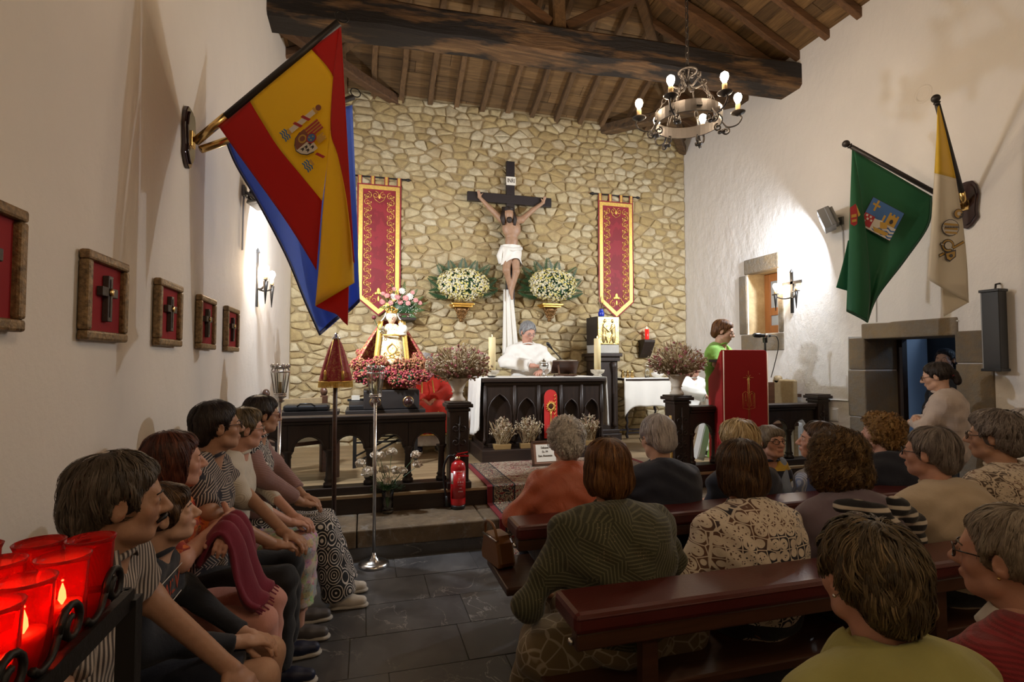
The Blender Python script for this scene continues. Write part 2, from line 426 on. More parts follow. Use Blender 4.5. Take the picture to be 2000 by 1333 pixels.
# a shallow hollow patch broken out of the plaster, as a lens-shaped dent with a raised rim
# ------------------------------------------------------------------ rubble back wall
wb = struct(MB().bbox((XL-.5, YB, -.3), (XR+.5, YB+.5, ZTOP+.2)).build('wall_back', 'mortar', tone=True))
def voronoi_cells(x0, x1, z0, z1, n, seed, ax=.56):
    """anisotropic Voronoi cells clipped to the rectangle (stones wider than tall)"""
    rg = np.random.default_rng(seed); W = (x1-x0)*ax; H = z1-z0
    cell = math.sqrt(W*H/n); pts = []
    nr = int(H/cell)
    for r in range(nr):
        nc = int(W/cell); o = rg.random()
        for c in range(nc):
            pts.append(((c+(o+.5*(r%2))%1+.72*(rg.random()-.5))*W/nc, (r+.5+.62*(rg.random()-.5))*H/nr))
    pts = np.array(pts); keep = rg.random(len(pts)) > .13; pts = pts[keep]
    out = []
    for i, p in enumerate(pts):
        d = ((pts-p)**2).sum(1); nb = np.argsort(d)[1:19]
        poly = [(0,0),(W,0),(W,H),(0,H)]
        for j in nb:
            q = pts[j]; mx, mz = (p+q)/2; nx, nz = q-p; new = []
            for a in range(len(poly)):
                A = poly[a]; B = poly[(a+1)%len(poly)]
                da = (A[0]-mx)*nx+(A[1]-mz)*nz; db = (B[0]-mx)*nx+(B[1]-mz)*nz
                if da <= 0: new.append(A)
                if (da < 0) != (db < 0):
                    t = da/(da-db); new.append((A[0]+(B[0]-A[0])*t, A[1]+(B[1]-A[1])*t))
            poly = new
            if len(poly) < 3: break
        if len(poly) >= 3: out.append([(x0+a/ax, z0+c) for a, c in poly])
    return out
def inset_round(poly, ins):
    cx = sum(p[0] for p in poly)/len(poly); cz = sum(p[1] for p in poly)/len(poly); q = []
    for x, z in poly:
        d = math.hypot(x-cx, z-cz); k = max(.35, (d-ins)/d); q.append((cx+(x-cx)*k, cz+(z-cz)*k))
    out = []
    for i in range(len(q)):          # corner cutting
        a, b2 = q[i], q[(i+1)%len(q)]
        L = math.hypot(a[0]-b2[0], a[1]-b2[1])
        if L < .012: out.append(((a[0]+b2[0])/2, (a[1]+b2[1])/2)); continue
        for t in ((.10,.90) if L > .05 else (.5,)): out.append((a[0]+(b2[0]-a[0])*t, a[1]+(b2[1]-a[1])*t))
    return out, (cx, cz)
def stone_into(mb, poly, rg, y=YB):
    mb.tone = rg.random()
    q, c = inset_round(poly, .014+.008*rg.random()); n = len(q)
    if n < 3: return
    pr = .012+.028*rg.random(); tx, tz = rg.uniform(-.06,.06), rg.uniform(-.06,.06)
    q = [(x+rg.uniform(-.005,.005), z+rg.uniform(-.005,.005)) for x, z in q]
    def ring(k, yy, j=0): return mb.V([(c[0]+(x-c[0])*k, yy - ((x-c[0])*tx+(z-c[1])*tz)*(1 if yy < y-.005 else 0) + rg.uniform(-j,j), c[1]+(z-c[1])*k) for x, z in q])
    a = ring(1.05, y+.004); b2 = ring(1, y-pr*.75, .004); d = ring(.86, y-pr, .006)
    e = mb.V([(c[0], y-pr-rg.uniform(0,.008), c[1])])
    for i in range(n):
        j = (i+1)%n; mb.F([(a+i,a+j,b2+j,b2+i),(b2+i,b2+j,d+j,d+i),(d+i,d+j,e)])
cells = voronoi_cells(XL, XR, ZP-.05, ZE+.02, 1650, 5)
def parea(p): return abs(sum(p[i][0]*p[(i+1)%len(p)][1]-p[(i+1)%len(p)][0]*p[i][1] for i in range(len(p))))/2
cells.sort(key=lambda p: -parea(p)*(1 if sum(q[1] for q in p)/len(p) > 1.3 else .3))
rg = np.random.default_rng(3); rest = MB()
for i, p in enumerate(cells):
    if i < 296: mb = MB(); stone_into(mb, p, rg); mb.build('stone', 'rubble', wb, True, tone=True)
    else: stone_into(rest, p, rg)
tag(rest.build('small_stones', 'rubble', wb, True, tone=True), kind='stuff')
# ------------------------------------------------------------------ floors
fl = struct(MB().bbox((XL-.5, YF, -.3), (XR+T, YP+.3, -.006)).build('floor', 'grout'))
tw, td = .62, .40; slab = None; k = 0; rg = np.random.default_rng(11)
y = YS; row = 0
while y > -.2:
    x = XL - (row%2)*.31 - (row%3)*.11
    while x < XR:
        x0 = max(x, XL); x1 = min(x+tw, XR)
        if x1-x0 > .05 and not (y < 1.2 and x0 > 1.9):
            mb = MB(); mb.bbox((-(x1-x0)/2+.003, -td/2+.003, -.02), ((x1-x0)/2-.003, td/2-.003, 0))
            if abs(x1-x0-tw) < 1e-6 and slab is not None:
                o = bpy.data.objects.new('slab', slab.data); COL.objects.link(o); o.parent = fl
            else:
                o = mb.build('slab', 'slate', fl, bevel=.002)
                if abs(x1-x0-tw) < 1e-6: slab = o
            o.location = ((x0+x1)/2, y-td/2, rg.uniform(-.0015, .0015)); k += 1
        x += tw
    y -= td; row += 1
# stone step and platform
def m_step():
    m, t, b = newmat('step_stone'); v = t.coord(); n = t.noise(v, 4, 8, .7)
    k = t.ramp(n, [(.3,(.075,.052,.03)), (.55,(.15,.105,.06)), (.75,(.22,.17,.11))]); up = t.noise(v, 7, 6, .7, .8)
    k = t.mix(t.ramp(up, [(.55,(0,0,0)),(.68,(.8,.8,.8))]), k, (.24,.225,.20)); t.l.new(k, b.inputs['Base Color'])
    t.l.new(t.ramp(up, [(.4,(.75,.75,.75)),(.65,(.4,.4,.4))]), b.inputs['Roughness']); t.l.new(t.bump(n, .5, .02), b.inputs['Normal'])
m_step()
st = empty_struct('trim_1')
x = XL; rg = np.random.default_rng(2)
for wd in (.95, 1.05, .8, 1.1, 1.0, 1.39):
    MB().bbox((x+.004, YS, .10), (min(x+wd, XR)-.004, YP+.02, ZT)).build('step_slab', 'step_stone', st, bevel=.012); x += wd
MB().bbox((XL, YS+.02, -.02), (XR, YP, .10)).build('step_riser', 'slate', st)
pl = struct(MB().bbox((XL, YP, 0), (XR, YB+.05, ZP-.02)).build('floor_platform', 'dark_oak_x'))
y = YP+.03; i = 0
while y < YB:
    MB().bbox((XL, y+.002, ZP-.02), (XR, min(y+.14, YB)-.002, ZP)).build('plank', 'plank', pl); y += .14
MB().bbox((XL, YP-.012, ZP-.03), (XR, YP+.03, ZP)).build('nosing', 'plank', pl, bevel=.006)
# ------------------------------------------------------------------ roof: hipped, boards on rafters
ce = empty_struct('ceiling')
hip = (XR-XL)/2; RX = (XL+XR)/2; ZR = ZE+RS*hip; up = .16
b = MB()
b.F([tuple(b.V([(XL-.3, YB+.3, ZE-RS*.3+up), (XR+.3, YB+.3, ZE-RS*.3+up), (RX, YB-hip, ZR+up)])+j for j in range(3)),])
i = b.V([(XL-.3, YF-.3, ZE-RS*.3+up), (XL-.3, YB+.3, ZE-RS*.3+up), (RX, YB-hip, ZR+up), (RX, YF-.3, ZR+up)]); b.F([(i,i+1,i+2,i+3)])
i = b.V([(XR+.3, YF-.3, ZE-RS*.3+up), (XR+.3, YB+.3, ZE-RS*.3+up), (RX, YB-hip, ZR+up), (RX, YF-.3, ZR+up)]); b.F([(i,i+3,i+2,i+1)])
b.build('roof_light_seal', 'roof_dark', ce)  # dark sheet added above the boards to keep light from leaking in
rg = np.random.default_rng(8)
def zs(t): return ZE + RS*t
bw = .165; t0 = -.12
while t0 < hip-.1:
    t1 = min(t0+bw-.006, hip); dz = rg.uniform(-.006, .006)
    # back slope boards, in lengths
    xa, xb = XL+t0, XR-t0; cuts = [xa]
    while cuts[-1] < xb: cuts.append(min(cuts[-1]+rg.uniform(1.2, 2.6), xb))
    if t0 < 2.7:
        for a, c in zip(cuts, cuts[1:]):
            if c-a < .05: continue
            b = MB(); A = [(a+.003, YB-t0, zs(t0)+.06+dz), (c-.003, YB-t0, zs(t0)+.06+dz), (c-.003, YB-t1, zs(t1)+.06+dz), (a+.003, YB-t1, zs(t1)+.06+dz)]
            i = b.V(A); j = b.V([(p[0], p[1], p[2]+.025) for p in A])
            b.F([(i,i+1,i+2,i+3),(j+3,j+2,j+1,j)] + [(i+q, i+(q+1)%4, j+(q+1)%4, j+q) for q in range(4)]); b.build('board', 'roof_board', ce)
    for sd_ in (-1, 1):
        ya, yb2 = -.6, YB-t0
        if sd_ < 0: ya = 3.2
        cuts = [ya]
        while cuts[-1] < yb2: cuts.append(min(cuts[-1]+rg.uniform(1.4, 2.8), yb2))
        for a, c in zip(cuts, cuts[1:]):
            if c-a < .05: continue
            X = lambda t: (XR-t) if sd_ > 0 else (XL+t)
            b = MB(); A = [(X(t0), a+.003, zs(t0)+.06+dz), (X(t0), c-.003, zs(t0)+.06+dz), (X(t1), c-.003, zs(t1)+.06+dz), (X(t1), a+.003, zs(t1)+.06+dz)]
            i = b.V(A); j = b.V([(p[0], p[1], p[2]+.025) for p in A])
            b.F([(i,i+1,i+2,i+3),(j+3,j+2,j+1,j)] + [(i+q, i+(q+1)%4, j+(q+1)%4, j+q) for q in range(4)]); b.build('board', 'roof_board_y', ce)
    t0 += bw
def timber(name, p0, p1, w, h, mat, wob=.012, seg=6, seed=0, up=(0,0,1), bev=.01):
    """rough squared timber with a slightly wandering line"""
    r = np.random.default_rng(seed); p0 = Vector(p0); p1 = Vector(p1); d = (p1-p0).normalized()
    x = Vector(up).cross(d).normalized(); y = d.cross(x); b = MB(); prev = None
    for i in range(seg+1):
        c = p0.lerp(p1, i/seg) + x*r.uniform(-wob, wob) + y*r.uniform(-wob, wob); ww = w*(1+r.uniform(-.06,.06))/2; hh = h*(1+r.uniform(-.06,.06))/2; ch = min(ww, hh)*.22
        k = b.V([c+x*a+y*e for a, e in ((-ww+ch,-hh),(ww-ch,-hh),(ww,-hh+ch),(ww,hh-ch),(ww-ch,hh),(-ww+ch,hh),(-ww,hh-ch),(-ww,-hh+ch))])
        if prev is not None: b.F([(prev+q, prev+(q+1)%8, k+(q+1)%8, k+q) for q in range(8)])
        else: b.F([tuple(k+q for q in range(8))])
        prev = k
    b.F([tuple(prev+q for q in range(8))]); return b.build(name, mat, ce)
x = XL+.28; i = 0
while x < XR-.1:
    tm = min(x-XL, XR-x, hip-.02); 
    if tm > .15: timber('rafter', (x, YB+.05, zs(-.05)-.0), (x, YB-tm, zs(tm)-.0), .075, .10, 'rafter', .012, 5, i)
    x += .405; i += 1
y = YB-.35
while y > -.4:
    tm = min(YB-y, hip)
    timber('rafter', (XR+.05, y, zs(-.05)), (XR-tm, y, zs(tm)), .075, .10, 'rafter_x', .012, 5, i)
    if y > 3.4: timber('rafter', (XL-.05, y, zs(-.05)), (XL+tm, y, zs(tm)), .075, .10, 'rafter_x', .012, 5, i+99)
    y -= .43; i += 1
for X, s_ in ((XL, 1), (XR, -1)): timber('hip_rafter', (X, YB, zs(0)-.02), (RX, YB-hip, ZR-.02), .12, .16, 'rafter', .01, 6, 50+s_)
timber('ridge_beam', (RX, YB-hip, ZR-.02), (RX, -.5, ZR-.02), .14, .18, 'rafter', .01, 8, 60)
def m_tie():
    m, t, b = newmat('tie_beam_wood'); v = t.coord(); n = t.noise(t.mapping(v, (.5,5,5)), 3, 7, .7, .6)
    k = t.ramp(n, [(.28,(.03,.016,.008)), (.5,(.12,.062,.024)), (.72,(.24,.14,.06))])
    dark_patch = t.ramp(t.noise(t.mapping(v, (.4,1,2.5)), 2.2, 5, .6), [(.46,(0,0,0)),(.54,(1,1,1))])  # long dark patches set by noise along the beam
    k = t.mix(dark_patch, (.012,.008,.006), k); t.l.new(k, b.inputs['Base Color']); b.inputs['Roughness'].default_value = .7
    t.l.new(t.bump(n, .9, .03), b.inputs['Normal'])
m_tie()
timber('tie_beam', (XL-.25, 5.86, 5.31), (XR+.2, 5.42, 5.24), .36, .34, 'tie_beam_wood', .018, 14, 4)
timber('king_post', (RX, 5.64, 5.40), (RX, 5.64, ZR-.05), .16, .18, 'rafter', .01, 4, 5, (0,1,0))
for s_ in (-1, 1):
    timber('strut', (RX+s_*.10, 5.64, 5.55), (RX+s_*1.35, 5.64, zs(hip-1.35)-.02), .11, .12, 'rafter_x', .01, 4, 6+s_, (0,1,0))
    timber('principal_rafter', (RX+s_*(hip+.1), 5.64, zs(-.1)-.05), (RX, 5.64, ZR-.05), .13, .15, 'rafter_x', .01, 6, 16+s_, (0,1,0))
timber('corner_tie', (XR-1.55, YB+.05, ZE-.06), (XR+.05, YB-1.55, ZE-.06), .16, .16, 'old_beam', .01, 5, 9)
timber('dragon_beam', (XR-.02, YB-.02, ZE-.28), (XR-.95, YB-.95, ZE+.02), .12, .15, 'old_beam', .01, 5, 19)
timber('corner_tie', (XL+1.45, YB+.05, ZE-.02), (XL-.05, YB-1.45, ZE-.02), .13, .14, 'rafter_x', .01, 5, 29)
# ------------------------------------------------------------------ doorway on the right wall
d1 = empty_struct('door_1'); rg = np.random.default_rng(21)
def ash(y0, y1, z0, z1, x0=XR-.018, x1=XR+T, name='jamb_stone', par=d1, mat='ashlar'):
    b = MB(); b.tone = rg.random()
    b.bbox((x0, y0+.004, z0+.004), (x1, y1-.004, z1-.004)); return b.build(name, mat, par, bevel=.014, tone=True)
for z0, z1, a in ((0,.45,.22),(.45,.98,.20),(.98,1.5,.21),(1.5,1.86,.19)): ash(DY1-.012, DY1+a, z0, z1)
for z0, z1, a in ((0,.5,.26),(.5,1.12,.24),(1.12,1.58,.30),(1.58,1.88,.24)): ash(DY0-a, DY0+.012, z0, z1)
ash(DY0-.02, DY1+.03, DZ-.012, DZ+.165, XR-.018, XR+T, 'lintel')
# room beyond the doorway
pbr('sacristy_paint', (.42,.50,.60), .8, bump=.1)
MB().bbox((XR+T, DY0-1.6, -.02), (XR+T+2.4, DY1+1.8, 0)).build('sacristy_floor', 'slate', d1)
MB().bbox((XR+T+2.4, DY0-1.6, -.02), (XR+T+2.5, DY1+1.8, 2.7)).build('sacristy_wall', 'sacristy_paint', d1)
MB().bbox((XR+T, DY1+.42, 0), (XR+T+2.4, DY1+.52, 2.7)).build('sacristy_wall', 'sacristy_paint', d1)
MB().bbox((XR+T, DY0-1.7, 0), (XR+T+2.4, DY0-1.6, 2.7)).build('sacristy_wall', 'sacristy_paint', d1)
MB().bbox((XR+T, DY0-1.7, 2.7), (XR+T+2.5, DY1+1.8, 2.75)).build('sacristy_ceiling', 'sacristy_paint', d1)
MB().bbox((XR+T-.10, DY1-.07, 0), (XR+T-.03, DY1, DZ)).build('door_frame', 'dark_oak', d1)
lamp('sacristy_lamp', 'POINT', (XR+T+1.1, DY0-.3, 2.4), 16, (.62,.78,1.0), .1)
wd = MB()   # dark panelled cupboard door in the room
wx = XR+T+.95
wd.bbox((wx, DY1-.55, 0), (wx+.06, DY1+.42, 1.92)); 
wd.bbox((wx-.03, DY1-.62, 1.92), (wx+.08, DY1+.42, 2.06)); wd.bbox((wx-.02, DY1-.40, .25), (wx, DY1-.05, 1.6)); wd.bbox((wx-.02, DY1+.02, .25), (wx, DY1+.36, 1.6))
wd.build('inner_door', pbr('black_brown', (.018,.014,.013), .5), d1, bevel=.006)
# ------------------------------------------------------------------ window niche
w1 = empty_struct('window_1')
ash(WY1+.004, WY1+.17, WZ0, 2.84, XR-.015, XR+.1, 'jamb_stone', w1); ash(WY0-.10, WY0-.004, WZ0, 2.5, XR-.012, XR+.1, 'jamb_stone', w1)
ash(WY0-.04, WY1+.05, WZ1-.02, WZ1+.2, XR-.02, XR+.1, 'lintel', w1); ash(WY0-.1, WY1+.14, WZ0-.24, WZ0, XR-.015, XR+.1, 'sill', w1)
for a in ((WY1-.004, WY1+.02, WZ0, WZ1), (WY0-.02, WY0+.004, WZ0, WZ1), (WY0, WY1, WZ0-.02, WZ0+.004), (WY0, WY1, WZ1-.004, WZ1+.02)):
    b = MB(); b.tone = rg.random(); b.bbox((XR+.02, a[0], a[2]), (XR+.5, a[1], a[3])); b.build('reveal_stone', 'sandstone', w1, tone=True)
wx = XR+.29
fr = MB()
for a, c in ((WY0+.004, WY0+.11), (WY1-.11, WY1-.004)): fr.bbox((wx, a, WZ0+.02), (wx+.05, c, WZ1-.01))
for z in (WZ0+.02, (WZ0+WZ1)/2-.17, WZ1-.12): fr.bbox((wx+.004, WY0+.108, z), (wx+.046, WY1-.108, z+.11))
fr.build('window_frame', 'window_wood', w1, bevel=.006)
pane = pbr('window_pane', (.35,.42,.50), .12, spec=.8)
MB().bbox((wx+.02, WY0+.07, WZ0+.13), (wx+.028, WY1-.07, (WZ0+WZ1)/2-.17)).build('pane', pane, w1)
MB().bbox((wx+.02, WY0+.07, (WZ0+WZ1)/2-.06), (wx+.028, WY1-.07, WZ1-.12)).build('pane', pane, w1)
MB().bbox((wx+.06, WY0-.1, WZ0-.1), (wx+.2, WY1+.1, WZ1+.1)).build('shutter', 'dark_oak', w1)

# daylight showing through a gap between two roof boards, a chipped hollow in the plaster
r_ = ray(1020, 107); t_ = (ZE+.052+RS*(YB-CAM.y)-CAM.z)/(r_.z+RS*r_.y); g_ = CAM+r_*t_
b = MB(); d_ = Vector((0,-1,RS)).normalized(); b.prism([(-.15,-.012),(.12,-.018),(.15,.006),(-.10,.016)], lambda u, v, q: g_+Vector((u,0,0))+d_*v+Vector((0,-.002,-.004))*(1+q), 0, .3); b.build('daylight_gap', pbr('daylight', (1,1,1), .5, emit=(.85,.93,1), estr=6), ce)
q = atX(1803, 184, XR); b = MB(); b.torus((XR+.002, q.y, q.z), .075, .016, (1,0,0), 28, 8, None, 0, 2*PI, .5); o = b.build('plaster_chip', 'plaster_right', bpy.data.objects['wall_right'], True)
# ------------------------------------------------------------------ shared object materials
pbr('black_iron', (.03,.028,.027), .5, .7, bump=.2, bscale=90)
pbr('brass', (.72,.50,.20), .25, 1.0); pbr('gold', (.80,.52,.14), .33, 1.0, bump=.25, bscale=120)
pbr('gold_thread', (.78,.52,.13), .42, .75, bump=.4, bscale=300, var=.2, vscale=40)
pbr('silver', (.70,.69,.67), .22, 1.0, bump=.15, bscale=80)
pbr('white_linen', (.80,.77,.70), .85, bump=.15, bscale=250, sheen=.2)
pbr('red_velvet', (.36,.005,.008), .75, bump=.15, bscale=200)
pbr('wax', (.80,.66,.36), .5, sub=.3); pbr('black_plastic', (.012,.012,.013), .35)
pbr('cream_pot', (.62,.55,.45), .6, var=.1); pbr('glass', (.9,.92,.9), .03, trans=1.0)
pbr('paper', (.75,.70,.60), .8); pbr('page', (.82,.78,.68), .8)
pbr('flame', (1,.6,.2), .5, emit=(1.0,.62,.22), estr=14)
pbr('bulb_glow', (1,.9,.7), .3, emit=(1.0,.75,.50), estr=E_BULB)
pbr('bulb_glow_nave', (1,.9,.7), .3, emit=(1.0,.74,.48), estr=E_NAVE)
pbr('flesh', (.36,.21,.125), .5, sub=.15, var=.12, vscale=30)
pbr('leaf', (.045,.12,.028), .55, var=.3, vscale=20); pbr('leaf_dark', (.018,.06,.018), .5, var=.3, vscale=20)
def W(px, py, off=.06): return atY(px, py, YB-off)
# ------------------------------------------------------------------ altar
AX0, AX1, AY0, AY1, AZ = 1.38, 2.95, 6.12, 6.84, 1.395
al = thing('altar', 'dark carved oak altar with pointed arch panels under a white cloth', 'altar', (0,0,0))
b = MB(); b.bbox((AX0-.05, AY0-.15, ZP), (AX1+.05, AY1+.03, ZP+.15)); b.bbox((AX0, AY0+.03, ZP+.15), (AX1, AY1, ZP+.20))
b.build('plinth', 'dark_oak_x', al, bevel=.008)
MB().bbox((AX0+.04, AY0+.08, ZP+.2), (AX1-.04, AY1-.03, AZ-.06)).build('body', 'dark_oak', al)
b = MB(); b.bbox((AX0-.02, AY0-.02, AZ-.05), (AX1+.02, AY1+.02, AZ-.005)); b.bbox((AX0+.01, AY0+.01, AZ-.09), (AX1-.01, AY1-.01, AZ-.05)); b.build('tabletop', 'dark_oak_x', al, bevel=.008)
cx = [atY(p, 780, AY0).x for p in (981, 1031, 1076, 1118, 1157)]
ed = [AX0+.02] + [(a+c)/2 for a, c in zip(cx, cx[1:])] + [AX1-.02]
zb, zsp, zt = ZP+.22, ZP+.55, AZ-.09
for i in range(5):
    x0, x1 = ed[i]+.012, ed[i+1]-.012; m_ = (x0+x1)/2; hw = (x1-x0)/2-.028
    arch = [(m_-hw, zb+.05), (m_-hw, zsp)] + [(m_-hw+hw*(1-math.cos(t*PI/6))*1.87*.8, zsp+hw*1.75*math.sin(t*PI/12)) for t in range(1,5)]
    arch = [(m_-hw, zb+.05), (m_-hw, zsp), (m_-hw*.93, zsp+hw*.55), (m_-hw*.70, zsp+hw*1.05), (m_-hw*.36, zsp+hw*1.42), (m_, zsp+hw*1.68)]
    arch += [(2*m_-x, z) for x, z in reversed(arch[:-1])]
    n = len(arch); b = MB()
    # frame plate around the arch: left half, right half
    top = [(x0, zt), (x1, zt), (x1, zb), (arch[-1][0], zb), ] + list(reversed(arch)) + [(arch[0][0], zb), (x0, zb)]
    b.prism(top, lambda u, v, t: (u, t, v), AY0+.03, AY0+.085); b.build('arch_panel', 'dark_oak', al, bevel=.005)
    b = MB(); b.tube([(x, AY0+.028, z) for x, z in arch], .009, 6); b.build('arch_moulding', 'dark_oak', al, True)
for x in ed: MB().lathe([(.022,zb-.02),(.022,zb+.03),(.014,zb+.05),(.014,zsp-.02),(.022,zsp),(.024,zsp+.05),(.02,zt)], (x, AY0+.03, 0), 10).build('colonnette', 'dark_oak', al, True)
# altar cloth: runner over the top with long falls at both ends
def cloth_fall(x, sgn):
    P = []
    return P
b = MB()
def ac(u, v):
    t = v*3.0
    y = AY0-.01 + u*(AY1-AY0+.02)
    wv = .012*math.sin(u*19)+.008*math.sin(u*41)
    if t < 1: return (AX0-.035-.03*(1-t)+wv*(1-t), y, AZ+.003-.60*(1-t)-.12*(1-t)*abs(math.sin(u*PI)))
    if t < 2: return (AX0-.035+(t-1)*(AX1-AX0+.07), y, AZ+.004)
    return (AX1+.035+.03*(t-2)+wv*(t-2), y, AZ+.003-.62*(t-2))
b.grid(25, 61, ac)
ob = b.build('altar_cloth', 'white_linen', None, True, solid=.004); tag(ob, 'long white cloth laid over the dark oak altar and hanging at both ends', 'altar cloth')
# red hanging with embroidered monstrance in the middle arch
x, z0 = cx[2], ZP+.24; hw = .085
poly = [(x-hw, z0), (x+hw, z0), (x+hw, 1.16)] + [(x+hw*math.cos(t*PI/10), 1.16+hw*1.05*math.sin(t*PI/10)) for t in range(1,10)] + [(x-hw, 1.16)]
hg = thing('altar_hanging', 'narrow bright red hanging with gold monstrance on the altar front', 'hanging')
pbr('scarlet', (.62,.02,.015), .6, sheen=.2, bump=.1, bscale=200)
MB().prism(poly, lambda u, v, t: (u, t, v), AY0+.005, AY0+.012).build('cloth', 'scarlet', hg)
b = MB(); q = lambda u, v: (x+u, AY0+.001, v)
b.torus((x, AY0, 1.04), .042, .010, (0,1,0), 20, 6)
for i in range(14):
    a = i*2*PI/14; b.cyl(q(.046*math.cos(a), 1.04+.05*math.sin(a)), q(.062*math.cos(a), 1.04+.07*math.sin(a)), .008, .003, 6)
b.lathe([(.006,.98),(.012,.95),(.006,.92),(.008,.86),(.014,.83),(.006,.80),(.03,.76),(.045,.74)], (x, AY0, 0), 10, sy=.3)
for i in range(10):
    b.tube([q(.06, .75+i*.045), q(.045, .765+i*.045), q(.066, .785+i*.045)], .004, 5)
b.build('embroidery', 'gold_thread', hg, True)
MB().sphere((x, AY0-.002, 1.04), (.024,.006,.03), 12, 8).build('host_glass', pbr('dark_gem', (.06,.03,.02), .15), hg, True)
# ------------------------------------------------------------------ dried flower boxes before the altar
def sprays(mb, base, n, h, spread, rg, kinds, rx=.03, ry=.03, tips=True):
    """stems with heads; kinds: list of (material index, size, shape)"""
    for i in range(n):
        a = rg.uniform(0, 2*PI); s = math.sqrt(rg.random())*spread; hh = h*rg.uniform(.55, 1)*(1-.35*(s/spread)**2)
        p0 = Vector(base)+Vector((rg.uniform(-rx,rx), rg.uniform(-ry,ry), 0)); p2 = p0+Vector((s*math.cos(a), s*math.sin(a)*.8, hh)); p1 = p0.lerp(p2, .55)+Vector((0,0,hh*.08))
        mb.tone = rg.random(); mb.tube([p0, p1, p2], [.0022,.0018,.0012], 3, 0, False)
        mi, sz, shp = kinds[rg.integers(len(kinds))]
        d = (p2-p1).normalized(); mb.tone = rg.random()
        if shp == 'spike': mb.tube([p2-d*sz*2.2, p2-d*sz, p2+d*sz*1.2], [sz*.25, sz*.33, .001], 5, mi)
        elif shp == 'bud':
            for k in range(3): mb.sphere(p2+Vector(rg.uniform(-1,1,3))*sz*.8, sz*rg.uniform(.35,.6), 5, 4, mi)
        elif shp == 'fluff':
            for k in range(5): mb.sphere(p2+Vector(rg.uniform(-1,1,3))*sz*1.1, sz*rg.uniform(.25,.5), 5, 3, mi)
        elif shp == 'leaf':
            x, y, _ = basis(d); i0 = mb.V([p2-d*sz, p2+x*sz*.35, p2+d*sz*1.4, p2-x*sz*.35]); mb.F([(i0,i0+1,i0+2,i0+3)], mi)
def m_tone(name, cols, rough=.8):
    m, t, b = newmat(name); k = t.ramp(t.attr('tone'), [(i/max(1,len(cols)-1), c) for i, c in enumerate(cols)])
    t.l.new(k, b.inputs['Base Color']); b.inputs['Roughness'].default_value = rough; return m
m_tone('dry_straw', [(.14,.09,.04),(.34,.24,.12),(.46,.36,.20),(.22,.12,.06)]); m_tone('dry_pink', [(.22,.05,.06),(.42,.13,.15),(.50,.22,.22),(.28,.08,.06)])
m_tone('dry_cream', [(.45,.36,.22),(.62,.54,.40),(.30,.20,.12)]); m_tone('dry_green', [(.10,.11,.04),(.22,.22,.10),(.30,.25,.12)])
m_tone('crimson_fluff', [(.16,.015,.03),(.34,.03,.06),(.46,.10,.09),(.24,.05,.03)]); m_tone('rust_fluff', [(.30,.12,.05),(.42,.18,.08),(.36,.22,.10)])
rg = np.random.default_rng(4)
for i, (p, lab) in enumerate(((982, 'dried flower box under the altar arch on the credence side end'), (1033, 'dried flower box standing left of the red monstrance hanging'), (1112, 'dried flower box partly behind the white curly head'), (1152, 'dried flower box below the right end of the altar'))):
    q = atY(p, 863, AY0-.12); lab = ['outermost dried flower box at the extinguisher end of the altar', 'dried flower box between the outer box and the red hanging', 'dried flower box just past the red monstrance hanging', 'dried flower box at the side table end of the altar'][i]
    t = thing('flower_box', lab, 'flower box', (q.x, AY0-.07, ZP+.15), 0, 'dried flower boxes before the altar')
    MB().box((0, -.015, .03), (.19, .09, .06), None, None, 1.1).build('box', 'brass' if False else pbr('ochre_box', (.30,.19,.07), .6), t, bevel=.004)
    b = MB(); sprays(b, (0,-.03,.05), 130, .34, .125, rg, [(1,.016,'bud'),(1,.014,'fluff'),(2,.028,'spike'),(3,.014,'leaf'),(1,.012,'fluff')], .07, .02)
    tag(b.build('dried_flowers', ['dry_straw','dry_cream','dry_straw','dry_pink'], t, tone=True), kind='stuff')
# ------------------------------------------------------------------ things on the altar
pbr('bowl_stone', (.45,.40,.31), .7, bump=.4, bscale=70, var=.2, vscale=30)
def altar_candle(px, zrel, h, lab, r=.045):
    q = atY(px, 730, AY0+.25); t = thing('altar_candle', lab, 'candle', (q.x, q.y, AZ+.006), 0, 'altar candles')
    MB().lathe([(.055,0),(.06,.012),(.04,.02),(.085,.05),(.095,.085),(.085,.088),(.04,.07)], (0,0,0), 24).build('bowl', 'bowl_stone', t, True)
    MB().lathe([(r,.06),(r,h-.005),(r*.9,h),(r*.3,h-.008),(.004,h-.008)], (0,0,0), 20).build('candle', 'wax', t, True)
    b = MB(); b.cyl((0,0,h-.01), (0,0,h+.008), .002, None, 5); b.build('wick', 'black_plastic', t)
    MB().lathe([(.001,h+.003),(.006,h+.012),(.004,h+.024),(.0008,h+.036)], (0,0,0), 8).build('flame', 'flame', t, True)
altar_candle(961, 0, .50, 'tall cream candle in a bowl beside the big dried bouquet'); altar_candle(1167, 0, .50, 'tall cream candle in a stone bowl beside the gold tabernacle')
q = atY(1108, 734, AY0+.2)
bs = thing('book_stand', 'small dark wooden book stand on the altar', 'book stand', (q.x, q.y+.1, AZ+.006), math.radians(168))
b = MB(); b.box((0,0,.02), (.28,.03,.02)); b.box((0,.12,.02), (.28,.03,.02)); 
for s in (-1,1): b.box((s*.12,.06,.02), (.03,.17,.02)); b.box((s*.13,-.01,.006),(.03,.03,.014))
b.build('base', 'bench_wood', bs, bevel=.003); Rb = rot('Y', math.radians(0)) @ rot('X', math.radians(-42))
MB().box((0,.02,.12), (.34,.012,.24), rot('X', math.radians(-48))).build('rest', 'bench_wood', bs, bevel=.003)
MB().beam((.09,.13,.03), (.09,.05,.17), .02, .02).build('prop', 'bench_wood', bs)
bk = thing('missal', 'open missal resting on the wooden book stand', 'book', bs.location, math.radians(168))
Rk = rot('X', math.radians(-48)); b = MB()
